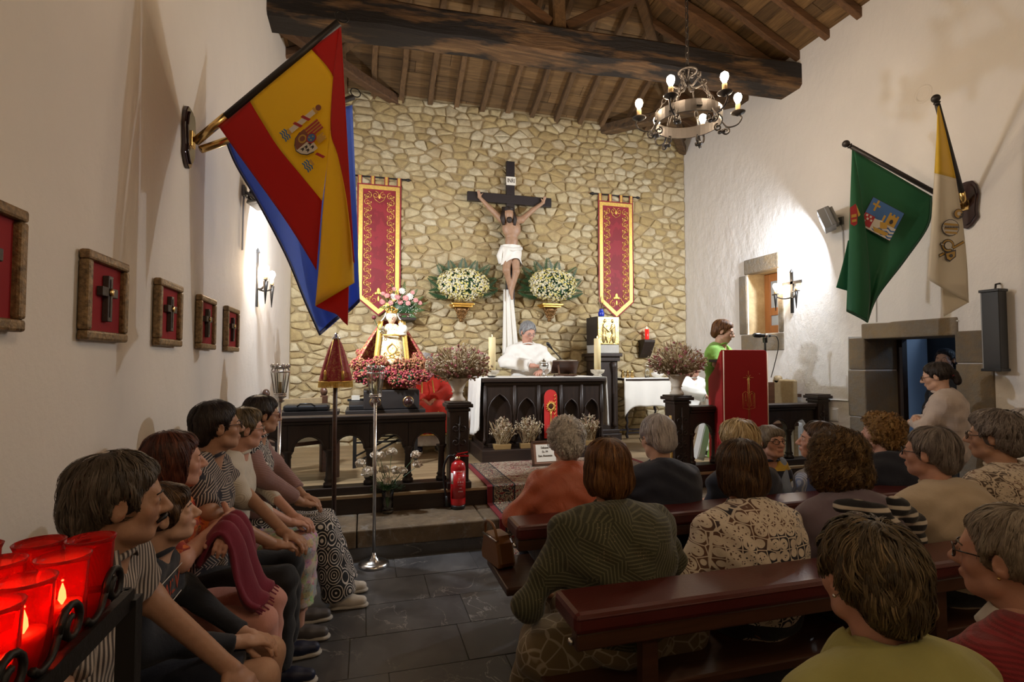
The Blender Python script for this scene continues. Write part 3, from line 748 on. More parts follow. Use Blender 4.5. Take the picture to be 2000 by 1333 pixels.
for s in (-1,1):
    b.grid(9, 3, lambda u, v, s=s: Vector((0,-.012,.125)) + Rk @ Vector((s*.16*u, -.018-.018*math.sin(PI*u)*(1-u), (v-.5)*.22)))
    b.grid(9, 3, lambda u, v, s=s: Vector((0,-.012,.125)) + Rk @ Vector((s*.16*u, -.004, (v-.5)*.22)))
b.build('pages', 'page', bk, True); MB().box((0,.0,.122), (.335,.006,.235), Rk).build('cover', pbr('maroon_cover', (.12,.02,.02), .5), bk)
mc = thing('altar_microphone', 'black microphone on a slanted stand behind the missal', 'microphone', (0,0,0))
m0 = atY(1100, 706, AY0+.34); m1 = atY(1078, 682, AY0+.30); m2 = atY(1070, 672, AY0+.28); m0b = Vector((m0.x+.09, m0.y+.02, AZ+.02))
MB().tube([m0b, m0, m1], .008, 8).build('arm', 'black_iron', mc, True)
MB().tube([m1, m1.lerp(m2,.55), m1.lerp(m2,.6), m2, m2+(m2-m1)*.25], [.012,.016,.022,.024,.014], 12).build('head', 'black_plastic', mc, True)
MB().lathe([(.07,0),(.07,.012),(.02,.02)], (m0b.x, m0b.y, AZ+.006), 20).build('foot', 'black_plastic', mc, True)
q = atY(1062, 735, AY0+.22)
ch = thing('chalice', 'silver chalice under the celebrant\'s hands', 'chalice', (q.x, q.y, AZ+.006))
MB().lathe([(.05,0),(.052,.006),(.02,.018),(.012,.05),(.02,.065),(.012,.08),(.02,.09),(.055,.11),(.062,.15),(.056,.18),(.05,.176),(.05,.12),(.01,.1)], (0,0,0), 24).build('cup', 'silver', ch, True)
b = MB(); b.lathe([(.06,.184),(.066,.19),(.03,.2),(.01,.215),(.006,.23)], (0,0,0), 20); b.build('lid', 'silver', ch, True)
q = atY(960, 740, AY0+.1)
di = thing('dark_dish', 'small dark dish at the corner of the altar cloth', 'dish', (q.x, q.y, AZ+.006))
MB().lathe([(.035,0),(.05,.012),(.055,.02),(.045,.018),(.02,.008)], (0,0,0), 20).build('bowl', 'black_iron', di, True)
# ------------------------------------------------------------------ crucifix
cr = thing('crucifix', 'large dark wooden crucifix with painted Christ on the rubble wall', 'crucifix', (0,0,0))
pbr('black_wood', (.018,.014,.016), .4, bump=.2, bscale=40)
ct, cb = W(996, 317, .10), W(991, 690, .10)
xc = ct.x; MB().bbox((xc-.065, YB-.14, cb.z), (xc+.065, YB-.08, ct.z)).build('upright', 'black_wood', cr, bevel=.004)
a0, a1 = W(912, 391, .10), W(1075, 391, .10); zc = (W(912, 385, .1).z+W(1075, 397, .1).z)/2
MB().bbox((a0.x, YB-.15, zc-.07), (a1.x, YB-.085, zc+.07)).build('crossbeam', 'black_wood', cr, bevel=.004)
q = W(997, 355, .12); MB().box((q.x, YB-.148, q.z), (.15, .012, .13), rot('Y', -.03)).build('title_board', 'paper', cr)
def text(body, loc, size, mat, parent, R=(PI/2,0,0), name='lettering', ext=.001, align='CENTER', sx=1.0):
    cu = bpy.data.curves.new(name, 'FONT'); cu.body = body; cu.size = size; cu.extrude = ext; cu.align_x = align; cu.align_y = 'CENTER'; cu.resolution_u = 2
    o = bpy.data.objects.new(name, cu); COL.objects.link(o); bpy.context.view_layer.update()
    me = bpy.data.meshes.new_from_object(o.evaluated_get(bpy.context.evaluated_depsgraph_get())); bpy.data.objects.remove(o)
    o = bpy.data.objects.new(name, me); COL.objects.link(o); o.location = loc; o.rotation_euler = R; o.parent = parent; o.scale = (sx,1,1)
    me.materials.clear(); me.materials.append(MATS[mat] if isinstance(mat, str) else mat); return o
text('INRI', (q.x, YB-.157, q.z), .095, 'black_wood', cr, sx=.68)
# corpus
C = lambda px, py, off=.17: np.array(W(px, py, off+.03))
def v3(a): return np.array(a, float)
hL, hR = C(936, 385, .14), C(1061, 396, .14); shL, shR = C(979, 428, .18), C(1018, 430, .18)
hd = C(993, 423, .24); ch_ = C(999, 447, .19); wa = C(999, 472, .18); pe = C(998, 495, .18)
kL, kR = C(989, 528, .25), C(1008, 531, .23); fL, fR = C(996, 562, .17), C(999, 570, .18)
eL, eR = C(956, 406, .15), C(1040, 411, .15)
prim = [cap(hL, eL, .026, .036), cap(eL, shL, .038, .05), cap(hR, eR, .026, .036), cap(eR, shR, .038, .05),
  ell(ch_, (.145,.085,.155)), ell(wa, (.10,.075,.15)), ell(pe, (.13,.09,.11)), cap(shL, shR, .055, .055), cap(ch_+v3((0,0,.1)), hd, .05, .05),
  ell(hd+v3((0,0,.03)), (.075,.085,.11)), cap(pe+v3((-.06,0,-.05)), kL, .075, .055), cap(kL, fL, .055, .03), cap(pe+v3((.06,0,-.05)), kR, .075, .055), cap(kR, fR, .055, .03),
  cap(fL, fL+v3((.01,-.03,-.11)), .03, .02), cap(fR, fR+v3((.0,-.03,-.11)), .03, .02)]
for h_, s in ((hL,-1),(hR,1)):
    for k in range(4): prim.append(cap(h_, h_+v3((s*(.035-.012*k), -.03, .085-.008*abs(k-1.5))), .012, .008))
    prim.append(cap(h_, h_+v3((-s*.045, -.03, .05)), .012, .008))
V, Q = sdf_mesh(prim, .0095, .02)
np_mesh('corpus', [(V, Q, 0)], [MATS['flesh']], cr)
b = MB(); b.sphere(hd+v3((0,.03,.06)), (.09,.09,.10), 14, 10)
for s in (-1,1): b.tube([hd+v3((s*.07,0,.06)), hd+v3((s*.095,-.01,-.04)), hd+v3((s*.085,-.03,-.14))], [.04,.04,.02], 8)
b.sphere(hd+v3((0,-.055,-.065)), (.045,.035,.05), 12, 8); b.build('hair_and_beard', pbr('dark_hair', (.025,.014,.009), .6, bump=.6, bscale=60), cr, True)
b = MB(); 
for k in range(3): b.torus(hd+v3((0,.02,.10+.014*k)), .092, .010, (.1*(k-1), -.2, 1), 22, 5)
b.build('crown_of_thorns', 'dark_oak', cr, True)
b = MB(); pz = pe[2]
def loin(u, v):
    a = u*2*PI; r = 1+.05*math.sin(a*7+v*9)
    return (pe[0]+math.cos(a)*(.155+.01*v)*r, pe[1]+math.sin(a)*(.105+.02*v)*r, pz+.115-.26*v-.05*math.sin(a*2+1)*v)
b.grid(48, 12, loin, None, True)
b.tube([(pe[0]-.16, pe[1]-.02, pz+.08), (pe[0], pe[1]-.125, pz+.03), (pe[0]+.15, pe[1]-.05, pz+.07)], .03, 8)
b.tube([(pe[0]-.15, pe[1]-.03, pz+.08), (pe[0]-.19, pe[1]-.03, pz-.06), (pe[0]-.17, pe[1]-.02, pz-.17)], [.03,.045,.03], 8)
b.build('loincloth', 'white_linen', cr, True)
# long white cloth hanging below the feet
s0, s1 = W(983, 566, .13), W(1000, 566, .13); s2, s3 = W(980, 692, .13), W(1012, 688, .13)
b = MB()
def shroud(u, v):
    x = s0.x+(s1.x-s0.x)*u + ((s2.x+(s3.x-s2.x)*u) - (s0.x+(s1.x-s0.x)*u))*v
    return (x, YB-.15-.03*math.sin(u*PI*5)*(.4+.6*v)-.02*v, s0.z+(s2.z-s0.z)*v)
b.grid(36, 30, shroud); ob = b.build('white_shroud', 'white_linen', None, True, solid=.006); tag(ob, 'long white cloth hanging below the feet of the crucifix', 'cloth')
# ------------------------------------------------------------------ banners
def m_damask():
    m, t, b = newmat('damask_red'); v = t.coord(); n = t.wave(t.mapping(v, (1,1,.6)), 5, 6, 2, 2, 'X', 'SIN', 'RINGS')
    k = t.ramp(n, [(.42,(.19,.006,.012)), (.58,(.24,.010,.018))]); t.l.new(k, b.inputs['Base Color']); b.inputs['Roughness'].default_value = .65
    b.inputs['Sheen Weight'].default_value = .0
m_damask()
def banner(px0, px1, pyt, pyb, pytip, lab):
    t0, t1 = atY(px0, pyt, YB-.05), atY(px1, pyt, YB-.05); x0, x1 = t0.x, t1.x; zt = (t0.z+t1.z)/2 - .02; xm = (x0+x1)/2
    zs_ = atY((px0+px1)/2, pyb, YB-.05).z; zp = atY((px0+px1)/2, pytip, YB-.05).z
    B = thing('church_banner', lab, 'banner', (0,0,0), 0, 'red and gold banners'); y = YB-.055; w_ = x1-x0
    P = lambda u, v, t: (u, t, v)
    MB().prism([(x0,zt),(x1,zt),(x1,zs_),(xm,zp),(x0,zs_)], P, y, y+.006).build('cloth', 'damask_red', B)
    bd = .075*w_/.62; i0 = .022
    def ring(o): return [(x0+o, zt-o), (x1-o, zt-o), (x1-o, zs_+o*.45), (xm, zp+o*1.3), (x0+o, zs_+o*.45)]
    A_, B_ = ring(i0), ring(i0+bd*.75); b = MB()
    for i in range(5):
        j = (i+1)%5; b.prism([A_[i], A_[j], B_[j], B_[i]], P, y-.004, y)
    b.build('gold_border', 'gold_thread', B)
    b = MB()
    nb = 4
    for k in range(nb):
        xx = x0+i0+ (w_-2*i0)*(k/(nb-1)); xx = min(max(xx, x0+.035), x1-.035)
        b = MB(); b.bbox((xx-.03, y-.002, zt-.005), (xx+.03, y+.004, zt+.115), 0); b.bbox((xx-.018, y-.004, zt-.005), (xx+.018, y-.001, zt+.115), 1)
        b.build('hanging_loop', ['damask_red', 'gold_thread'], B)
    b = MB(); b.tube([(x0-.06, YB-.04, zt+.105), (x1+.06, YB-.04, zt+.105)], .012, 8)
    for s, x in ((-1, x0-.06), (1, x1+.06)): b.tube([(x, YB-.04, zt+.105), (x+s*.03, YB-.04, zt+.105), (x+s*.05, YB-.04, zt+.105), (x+s*.085, YB-.04, zt+.105)], [.012,.024,.022,.003], 8)
    b.build('rod', 'black_iron', B, True)
    # scrollwork
    b = MB(); inn = i0+bd*.75+.012; col = .12*w_/.62; zz = zt-inn-.03; k = 0; T = lambda pts, r: b.tube(pts, r, 5, None, False, .35)
    for s in (-1, 1):
        xc_ = (x0+inn+col/2) if s < 0 else (x1-inn-col/2); z = zz; k = 0
        while z > zs_+.06:
            d = 1 if k % 2 else -1; r = col*.42
            T(spiral((xc_+d*s*col*.06, y-.006, z-r), r, .008, PI*.5, -d*s*1.35, 18), [.0125-.007*i/18 for i in range(19)])
            T(spiral((xc_-d*s*col*.25, y-.006, z-r*1.7), r*.42, .006, -PI*.4, d*s*1.1, 12), [.009-.005*i/12 for i in range(13)])
            for a in (.4, 1.5, 2.6): b.sphere((xc_+d*s*col*.42*math.cos(a), y-.005, z-r*.6-r*math.sin(a)*.8), (.010,.004,.014), 6, 4)
            z -= r*1.95; k += 1
    for (xx, zc_, s2, flip) in ((xm, zt-inn-.07, 1, 1), (xm, zp+.23, 1.25, -1)):
        for s in (-1, 1):
            T(spiral((xx+s*.055*s2, y-.006, zc_), .052*s2, .008, PI*(.5 if s < 0 else .5), s*flip*1.4, 18), [.013-.007*i/18 for i in range(19)])
            T([(xx+s*.09*s2, y-.006, zc_-flip*.01), (xx+s*.06*s2, y-.006, zc_-flip*.07*s2), (xx, y-.006, zc_-flip*.11*s2)], [.006,.012,.006])
        b.sphere((xx, y-.006, zc_-flip*.02), (.018,.005,.035*s2), 8, 6)
    for zc_ in (zp+.36,):
        b.sphere((xm, y-.006, zc_), (.028,.005,.05), 8, 6)
        for s in (-1, 1): b.sphere((xm+s*.035, y-.006, zc_-.03), (.025,.005,.02), 8, 6, None, rot('Y', s*.5))
    b.build('gold_scrollwork', 'gold_thread', B, True)
banner(698, 784, 358, 583, 618, 'tall red and gold pointed banner above the crowned statue'); banner(1168, 1236, 392, 590, 622, 'tall red and gold pointed banner above the gold tabernacle')
# ------------------------------------------------------------------ white daisy bouquets on gilt brackets
m_tone('daisy', [(.62,.60,.48),(.74,.72,.60),(.70,.62,.16),(.78,.77,.70),(.66,.56,.10),(.72,.70,.58)]); m_tone('daisy_heart', [(.55,.38,.03)]*2)
def palm_leaf(name, base, tip, width, mat, parent, n=15, normal=(0,-1,0)):
    base = Vector(base); tip = Vector(tip); d = (tip-base); L = d.length; d.normalize(); nn = Vector(normal); x = nn.cross(d).normalized(); b = MB()
    b.tube([base, base.lerp(tip,.5)+nn*.01*L, tip], [.004,.003,.001], 4)
    for i in range(n):
        t = .12+.86*i/(n-1); p = base.lerp(tip, t)+nn*.04*L*t*(1-t); wl = width*math.sin(PI*min(1,t*.62+.32))*1.05
        for s in (-1,1):
            e = p + x*s*wl*.85 + d*wl*.75 + nn*(-.12*wl); m_ = p.lerp(e,.5)+d*.016
            i0 = b.V([p-d*.006, m_-d*.022+nn*.004, e, m_+d*.006+nn*.004]); b.F([(i0,i0+1,i0+2,i0+3)])
    return b.build(name, mat, parent)
def daisy_bouquet(pxc, pyc, rpx, rpy, leaves, lab, lab2, brk):
    c = W(pxc, pyc, .26); q = W(pxc, pyc+rpy+6, .2); sc = (c-CAM).length/F_PX*1.0
    B = thing('flower_bouquet', lab, 'bouquet', (c.x, c.y, q.z), 0, 'white daisy bouquets'); o = Vector((c.x, c.y, q.z))
    rx, rz = rpx*sc, rpy*sc; cc = c-o; rg = np.random.default_rng(pxc)
    for (lx, ly) in leaves:
        e = W(lx, ly, .16)-o; palm_leaf('palm_leaf', cc+Vector((0,.04,-rz*.5))+ (e-cc)*.25, e, .12, 'leaf_dark', B)
    b = MB(); b.sphere(cc+Vector((0,.02,0)), (rx*.86,.13,rz*.86), 18, 12); b.build('greenery', 'leaf_dark', B, True)
    b = MB(); m = 0
    while m < 1000:
        d = Vector(rg.normal(size=3)); d.normalize()
        if d.y > .35: continue
        rr = rg.uniform(.86, 1.06); p = cc+Vector((d.x*rx*rr, d.y*.17*rr, d.z*rz*rr)); n_ = Vector((d.x/rx, d.y/.15, d.z/rz)).normalized(); x, y, z = basis((n_+Vector(rg.normal(size=3))*.35).normalized())
        r = rg.uniform(.014, .024); b.tone = rg.random(); i0 = b.V([p+z*.006] + [p+(x*math.cos(a*PI/4)+y*math.sin(a*PI/4))*r*(1 if a%2 else .62) for a in range(8)]); b.F([(i0, i0+1+a, i0+1+(a+1)%8) for a in range(8)], 0)
        b.sphere(p+z*.005, (r*.3,)*3, 5, 3, 1); m += 1
    tag(b.build('daisies', ['daisy', 'daisy_heart'], B, tone=True), kind='stuff')
    K = thing('wall_bracket', lab2, 'bracket', (c.x, YB, q.z), 0, 'gilt wall brackets')
    bw = .17
    b = MB(); b.box((0,-.13,-.012), (bw*2,.26,.03)); b.box((0,-.12,-.04), (bw*1.7,.22,.03)); b.build('shelf', 'gold', K, bevel=.006)
    b = MB(); b.lathe([(.02,-.27),(.035,-.245),(.03,-.22),(.06,-.17),(.085,-.11),(.12,-.055)], (0,-.09,0), 16, None, None, 1, .7)
    for s in (-1,0,1):
        for k in range(3): b.torus((s*(.075-.02*k), -.15+.02*k, -.08-.055*k), .025, .010, (s*.5,1,0), 10, 5)
    b.build('carved_support', pbr('antique_gold', (.20,.10,.03), .4, .5, bump=.6, bscale=50, var=.5, vscale=25), K, True)
daisy_bouquet(905, 556, 49, 31, [(856,518),(878,511),(905,507),(930,512),(955,520),(838,543),(840,570),(968,546),(970,566)], 'white daisy bouquet with palm leaves left of the crucifix figure', 'gilt carved bracket carrying the daisy bouquet near the robed statue', 0)
daisy_bouquet(1080, 557, 47, 31, [(1022,524),(1045,512),(1070,506),(1090,514),(1125,524),(1012,548),(1014,570),(1133,548),(1136,572)], 'white daisy bouquet with palm leaves on the tabernacle side of the crucifix', 'gilt carved bracket carrying the daisy bouquet near the gold tabernacle', 0)
# ------------------------------------------------------------------ communion rails
RY = YP+.09
def rail_post(x, h, lab, w=.20, nm='rail_post'):
    t = thing(nm, lab, 'post', (x, RY, ZP), 0, 'carved rail posts')
    MB().box((0,0,.03), (w*1.15,w*1.15,.06)).build('foot', 'dark_oak', t, bevel=.006)
    MB().box((0,0,h/2), (w*.92,w*.92,h-.04)).build('shaft', 'dark_oak', t, bevel=.006)
    b = MB(); b.box((0,0,h-.07), (w*1.06,w*1.06,.03)); b.box((0,0,h-.03), (w*1.28,w*1.28,.035)); b.box((0,0,h-.006), (w*1.12,w*1.12,.02)); b.build('cap', 'dark_oak', t, bevel=.006)
    b = MB()
    for s in (-1,1):
        for k in range(4): b.tube(spiral((s*w*.18, -w*.46-.002, .17+.13*k), .042, .01, PI/2, s*1.2, 12), .008, 5, None, False)
    b.tube([(0,-w*.47,.1),(0,-w*.47,h-.12)], .008, 6); b.build('carving', 'dark_oak', t, True)
    return t
rail_post(.87, .80, 'carved dark oak post beside the fire extinguisher'); rail_post(3.27, .82, 'carved dark oak post under the bouquet by the reader'); rail_post(5.17, .80, 'dark oak end post against the white plaster wall', .17)
def rail(x0, x1, lab, sp=.335):
    t = thing('communion_rail', lab, 'rail', ((x0+x1)/2, RY, ZP), 0, 'communion rails'); L = x1-x0; n = max(1, round(L/sp)); sp = L/n; h = .70
    MB().box((0,0,.035), (L,.15,.07)).build('sill', 'dark_oak_x', t, bevel=.006)
    b = MB(); b.box((0,0,h-.02), (L,.17,.04)); b.box((0,0,h-.055), (L,.13,.03)); b.build('handrail', 'dark_oak_x', t, bevel=.008)
    zc, r = .40, sp*.37
    for i in range(n):
        xm = -L/2+sp*(i+.5); a, c = xm-sp/2, xm+sp/2
        arc = [(xm+r*math.cos(PI*k/12), zc+r*math.sin(PI*k/12)) for k in range(13)]
        MB().prism([(a, h-.07), (c, h-.07), (c, zc), ] + arc + [(a, zc)], lambda u, v, q: (u, q, v), -.035, .035).build('arch', 'dark_oak', t, bevel=.006)
        MB().tube([(x, -.037, z) for x, z in arc], .010, 6).build('arch_moulding', 'dark_oak', t, True)
    for i in range(n+1):
        x = -L/2+sp*i; x = min(max(x, -L/2+.035), L/2-.035)
        MB().lathe([(.05,.07),(.05,.10),(.035,.115),(.045,.13),(.032,.15),(.027,.33),(.034,.345),(.030,.36),(.045,.385),(.05,.405)], (x,0,0), 14).build('column', 'dark_oak', t, True)
rail(XL+.01, .75, 'arched dark oak communion rail below the crowned statue'); rail(3.40, 5.07, 'arched dark oak communion rail behind the red lectern')
# ------------------------------------------------------------------ urns of dried flowers on the posts
def urn_bouquet(x, h, pc, rad, lab1, lab2, seed):
    u = thing('urn', lab1, 'vase', (x, RY, ZP+h+.006), 0, 'cream urns on the rail posts')
    MB().lathe([(.07,0),(.075,.02),(.05,.05),(.045,.08),(.06,.09),(.05,.10),(.075,.16),(.095,.20),(.115,.215),(.112,.222),(.085,.20),(.04,.12)], (0,0,0), 28).build('body', 'cream_pot', u, True)
    c = atY(pc[0], pc[1], RY); rg = np.random.default_rng(seed); base = Vector((x, RY, ZP+h+.16)); o = Vector((x, RY, ZP+h+.2))
    B = thing('dried_bouquet', lab2, 'bouquet', o, 0, 'dried bouquets in the urns'); b = MB(); c = c-o; base = base-o
    kinds = [(1,.016,'bud'),(2,.015,'fluff'),(0,.024,'spike'),(3,.022,'leaf'),(0,.022,'leaf'),(1,.013,'fluff'),(0,.020,'leaf'),(1,.02,'leaf')]
    for i in range(950):
        d = Vector(rg.normal(size=3)); d.normalize(); rr = rad*rg.uniform(.55, 1.04)**.7; p2 = c+Vector((d.x*rr*1.15, d.y*rr*.8, abs(d.z)*rr*.95-rad*.42 if d.z > -.35 else d.z*rr*.55-rad*.2))
        p0 = base+Vector((rg.uniform(-.05,.05), rg.uniform(-.05,.05), 0)); p1 = p0.lerp(p2,.5)+Vector((0,0,.04))
        b.tone = rg.random(); b.tube([p0,p1,p2], [.002,.0018,.0012], 3, 0, False); d = (p2-p1).normalized(); mi, sz, sh = kinds[rg.integers(len(kinds))]; b.tone = rg.random()
        if sh == 'spike': b.tube([p2-d*sz*2, p2, p2+d*sz], [sz*.2, sz*.3, .001], 5, mi)
        elif sh == 'leaf': x_, y_, _ = basis(d); i0 = b.V([p2-d*sz, p2+x_*sz*.35, p2+d*sz*1.4, p2-x_*sz*.35]); b.F([(i0,i0+1,i0+2,i0+3)], mi)
        else:
            for k in range(4 if sh == 'fluff' else 2): b.sphere(p2+Vector(rg.uniform(-1,1,3))*sz*.9, sz*rg.uniform(.4,.7), 5, 4, mi)
    tag(b.build('dried_stems', ['dry_straw','dry_cream','dry_pink','dry_green'], B, tone=True), kind='stuff')
urn_bouquet(.87, .80, (895, 703), .285, 'cream urn on the post beside the altar flight', 'wide dried bouquet spreading beside the left altar candle', 5)
urn_bouquet(3.27, .82, (1322, 695), .30, 'cream urn on the post by the reader in green', 'wide dried pink bouquet spreading in front of the reader in green', 6)
# ------------------------------------------------------------------ processional float with the crowned statue
SY = 6.35
sb = atY(765, 765, SY)
tb = thing('float_table', 'narrow dark trestle table carrying the statue platform', 'table', (sb.x, SY, ZP))
zt = atY(750, 797, SY).z-ZP; xl, xr = atY(676, 800, SY).x-sb.x, atY(826, 800, SY).x-sb.x
MB().bbox((xl,-.28,zt-.04), (xr,.28,zt)).build('tabletop', 'black_brown', tb, bevel=.005)
for x in (xl+.1, xr-.1):
    for y in (-.22,.22): MB().beam((x,y,0), (x,y,zt-.04), .035, .035).build('leg', 'black_iron', tb)
for y in (-.22,.22): MB().beam((xl+.1,y,.05), (xr-.1,y,zt*.62), .02, .02).build('brace', 'black_iron', tb); MB().beam((xl+.1,y,.28), (xr-.1,y,.28), .02, .02).build('stretcher', 'black_iron', tb)
fp = thing('statue_platform', 'dark wooden carrying platform with round handle ends under the statue', 'platform', (sb.x, SY, ZP+zt))
MB().bbox((-.32,-.25,.002), (.30,.25,.22)).build('box', 'black_brown', fp, bevel=.012)
pbr('lacquer_dark', (.03,.012,.012), .15, coat=.6)
for px in (733, 797):
    q = atY(px, 777, SY-.40)
    b = MB(); b.tube([(q.x-sb.x, -.45, .10), (q.x-sb.x, .2, .10)], .045, 14); b.sphere((q.x-sb.x, -.47, .10), .055, 14, 10); b.build('carrying_pole', 'lacquer_dark', fp, True)
    MB().torus((q.x-sb.x, -.42, .10), .05, .012, (0,1,0), 18, 6).build('pole_ring', 'brass', fp, True)
s0 = atY(767, 712, SY).z; ph = s0-(ZP+zt)
b = MB(); b.box((0,0,.22+(ph-.22)/2), (.36,.34,ph-.22), None, None, .9); b.build('pedestal', 'antique_gold', fp, bevel=.01)
# the statue itself
vs = thing('virgin_statue', 'crowned statue in cream dress and red gold mantle holding a child', 'statue', (atY(764,700,SY).x, SY, s0))
k1 = (atY(764,600,SY)-atY(764,712,SY)).z        # height of the figure
def m_mantle():
    m, t, b = newmat('mantle_brocade'); v = t.coord(); n = t.voronoi(v, 26, 'SMOOTH_F1'); g = t.ramp(t.noise(v, 34, 3, .6, 1.5), [(.52,(0,0,0)),(.57,(1,1,1))])
    k = t.mix(g, (.30,.02,.04), (.62,.42,.13)); t.l.new(k, b.inputs['Base Color']); b.inputs['Roughness'].default_value = .55
    m, t, b = newmat('cream_brocade'); v = t.coord(); g = t.ramp(t.noise(v, 22, 2, .5, 2.0), [(.56,(0,0,0)),(.60,(1,1,1))]); k = t.mix(g, (.78,.70,.50), (.60,.42,.14)); t.l.new(k, b.inputs['Base Color']); b.inputs['Roughness'].default_value = .6
m_mantle()
H = k1; b = MB()
def mantle(u, v):
    a = -PI*.16 + u*PI*1.32; z = H*.76*(1-v); hw = .10+.34*v**.9*1.0; dp = .08+.15*v
    return (math.cos(a)*hw*1.0, math.sin(a)*dp+.02, z)
b.grid(25, 14, mantle); b.build('mantle', 'mantle_brocade', vs, True, solid=.012)
b = MB()
for s in (-1,1):
    b.grid(3, 12, lambda u, v, s=s: (s*(.10+.055*v+u*.055), -.095-.02*v+.015*u, H*.74*(1-v)))
b.build('mantle_border', 'gold_thread', vs, True, solid=.008)
b = MB(); b.lathe([(.17,0),(.172,.02),(.155,H*.3),(.135,H*.47),(.125,H*.50),(.128,H*.58),(.10,H*.66),(.05,H*.70)], (0,-.02,0), 28, None, None, 1, .62); b.build('dress', 'cream_brocade', vs, True)
b = MB(); b.torus((0,-.02,H*.50), .127, .012, (0,0,1), 26, 6); b.build('sash', 'gold_thread', vs, True)
b = MB()
def emb(pts, r=.006): b.tube([(x, -.118-.012*abs(x)*0, z*H) for x, z in pts], r, 5, None, False)
for s in (-1,1): b.tube(catmull([(s*.0,-.125,H*.36),(s*.05,-.122,H*.28),(s*.03,-.126,H*.20),(s*-.03,-.126,H*.14),(s*.06,-.122,H*.09)], 5), .006, 5, None, False); b.tube(spiral((s*.07,-.115,H*.18), .03, .008, 0, s*1.2, 12), .005, 5, None, False)
b.build('dress_embroidery', 'gold_thread', vs, True)
b = MB(); b.sphere((0,-.03,H*.80), (.05,.055,.068), 16, 12); b.cyl((0,-.01,H*.66), (0,-.02,H*.78), .035, .03); b.sphere((0,-.087,H*.795),(.007,.008,.014),8,6)
b.build('face', pbr('statue_skin', (.62,.40,.28), .35, var=.05), vs, True)
for s in (-1,1): MB().sphere((s*.018,-.08,H*.81), (.007,.004,.004), 8, 6).build('eye', 'dark_hair', vs, True)
b = MB()
def veil(u, v):
    a = PI*.16*-1+ u*PI*1.32; r = .062+.075*v**1.4+.012*math.sin(u*40)*v; return (math.cos(a)*r*1.15, math.sin(a)*r*.9-.01-.06*v*(1-abs(2*u-1)) *-1, H*.875-.19*H*v if v > .12 else H*.875+(.12-v)*.1)
b.grid(41, 14, veil); b.sphere((0,-.015,H*.83),(.066,.058,.062),16,8); b.build('veil', pbr('ivory_silk', (.80,.74,.60), .5), vs, True, solid=.004)
b = MB(); b.lathe([(.058,H*.885),(.062,H*.89),(.06,H*.91),(.056,H*.91)], (0,-.015,0), 20)
for i in range(8):
    a = i*PI/4; b.tube([(.06*math.cos(a),-.015+.06*math.sin(a),H*.91),(.072*math.cos(a),-.015+.072*math.sin(a),H*.95),(.03*math.cos(a),-.015+.03*math.sin(a),H*.99)], .006, 5); b.sphere((.066*math.cos(a+.39),-.015+.066*math.sin(a+.39),H*.925),.009,6,5)
b.sphere((0,-.015,H*1.0),.016,8,6); b.build('crown', 'gold', vs, True)
ci = MB(); ci.lathe([(.055,0),(.055,.02),(.045,.08),(.03,.11)], (.115,-.09,H*.50), 14, None, None, 1, .8); ci.sphere((.105,-.10,H*.50+.135),(.03,.032,.038),12,8); ci.sphere((.14,-.12,H*.52+.06),(.04,.03,.05),10,8); ci.build('child', 'ivory_silk', vs, True)
MB().sphere((.105,-.098,H*.50+.15),(.034,.034,.03),10,6).build('child_crown', 'gold', vs, True)
b = MB(); b.tube([(-.10,-.12,H*.55),(-.15,-.14,H*.60),(-.20,-.16,H*.76)], .004, 5); b.build('rose_stem', 'leaf_dark', vs)
b = MB(); 
for i in range(9): a = i*.7; b.sphere((-.205+.014*math.cos(a)*(i/9), -.165+.014*math.sin(a)*(i/9), H*.785+.006*i/9), (.018,.018,.022), 8, 6)
b.build('rose', pbr('dark_rose', (.09,.008,.012), .6), vs, True)
b = MB()
for i in range(12): b.torus((-.10+RNG.uniform(-.035,.035), -.125+RNG.uniform(-.02,.02), H*.55+RNG.uniform(-.05,.06)), .014, .005, RNG.normal(size=3), 8, 5)
b.build('silver_spray', 'silver', vs, True)
# heaps of dried statice around the statue
rg = np.random.default_rng(12)
def heap(pcs, lab, mats, seed, sz=.018, n=260):
    c0 = atY(pcs[0][0], pcs[0][1], SY-.2); t = thing('dried_flower_heap', lab, 'flowers', c0, 0, 'dried flower heaps around the statue'); b = MB(); r = np.random.default_rng(seed)
    for px, py, rr, yo, mi in pcs:
        c = atY(px, py, SY+yo)-c0; b.sphere(c, rr*.72, 8, 6, 2)
        for i in range(n):
            d = Vector(r.normal(size=3)).normalized(); p = c+Vector((d.x*1.15, d.y*.9, d.z*.85))*rr*r.uniform(.7,1.06); b.tone = r.random()
            b.sphere(p, sz*r.uniform(.4,.9), 5, 3, mi if r.random() < .8 else 1-mi)
            if i % 5 == 0: b.tube([c+(p-c)*.6, p+d*rr*.15], .002, 3, 3, False)
    tag(b.build('florets', mats, t, True, tone=True), kind='stuff')
heap([(712,735,.12,-.25,0),(722,718,.11,-.2,0),(700,712,.08,-.22,1),(742,706,.07,-.2,1),(705,690,.05,0,1),(757,730,.09,-.26,0)], 'crimson dried flowers massed behind the silver processional lantern', ['crimson_fluff','rust_fluff','leaf_dark','dry_straw'], 3)
heap([(776,742,.11,-.26,0),(800,740,.13,-.24,0),(786,715,.10,-.18,1),(812,712,.09,-.12,1),(826,735,.08,-.2,0),(815,698,.06,-.02,1)], 'crimson and rust dried flowers massed between the statue and red vestment', ['crimson_fluff','rust_fluff','leaf_dark','dry_straw'], 4)
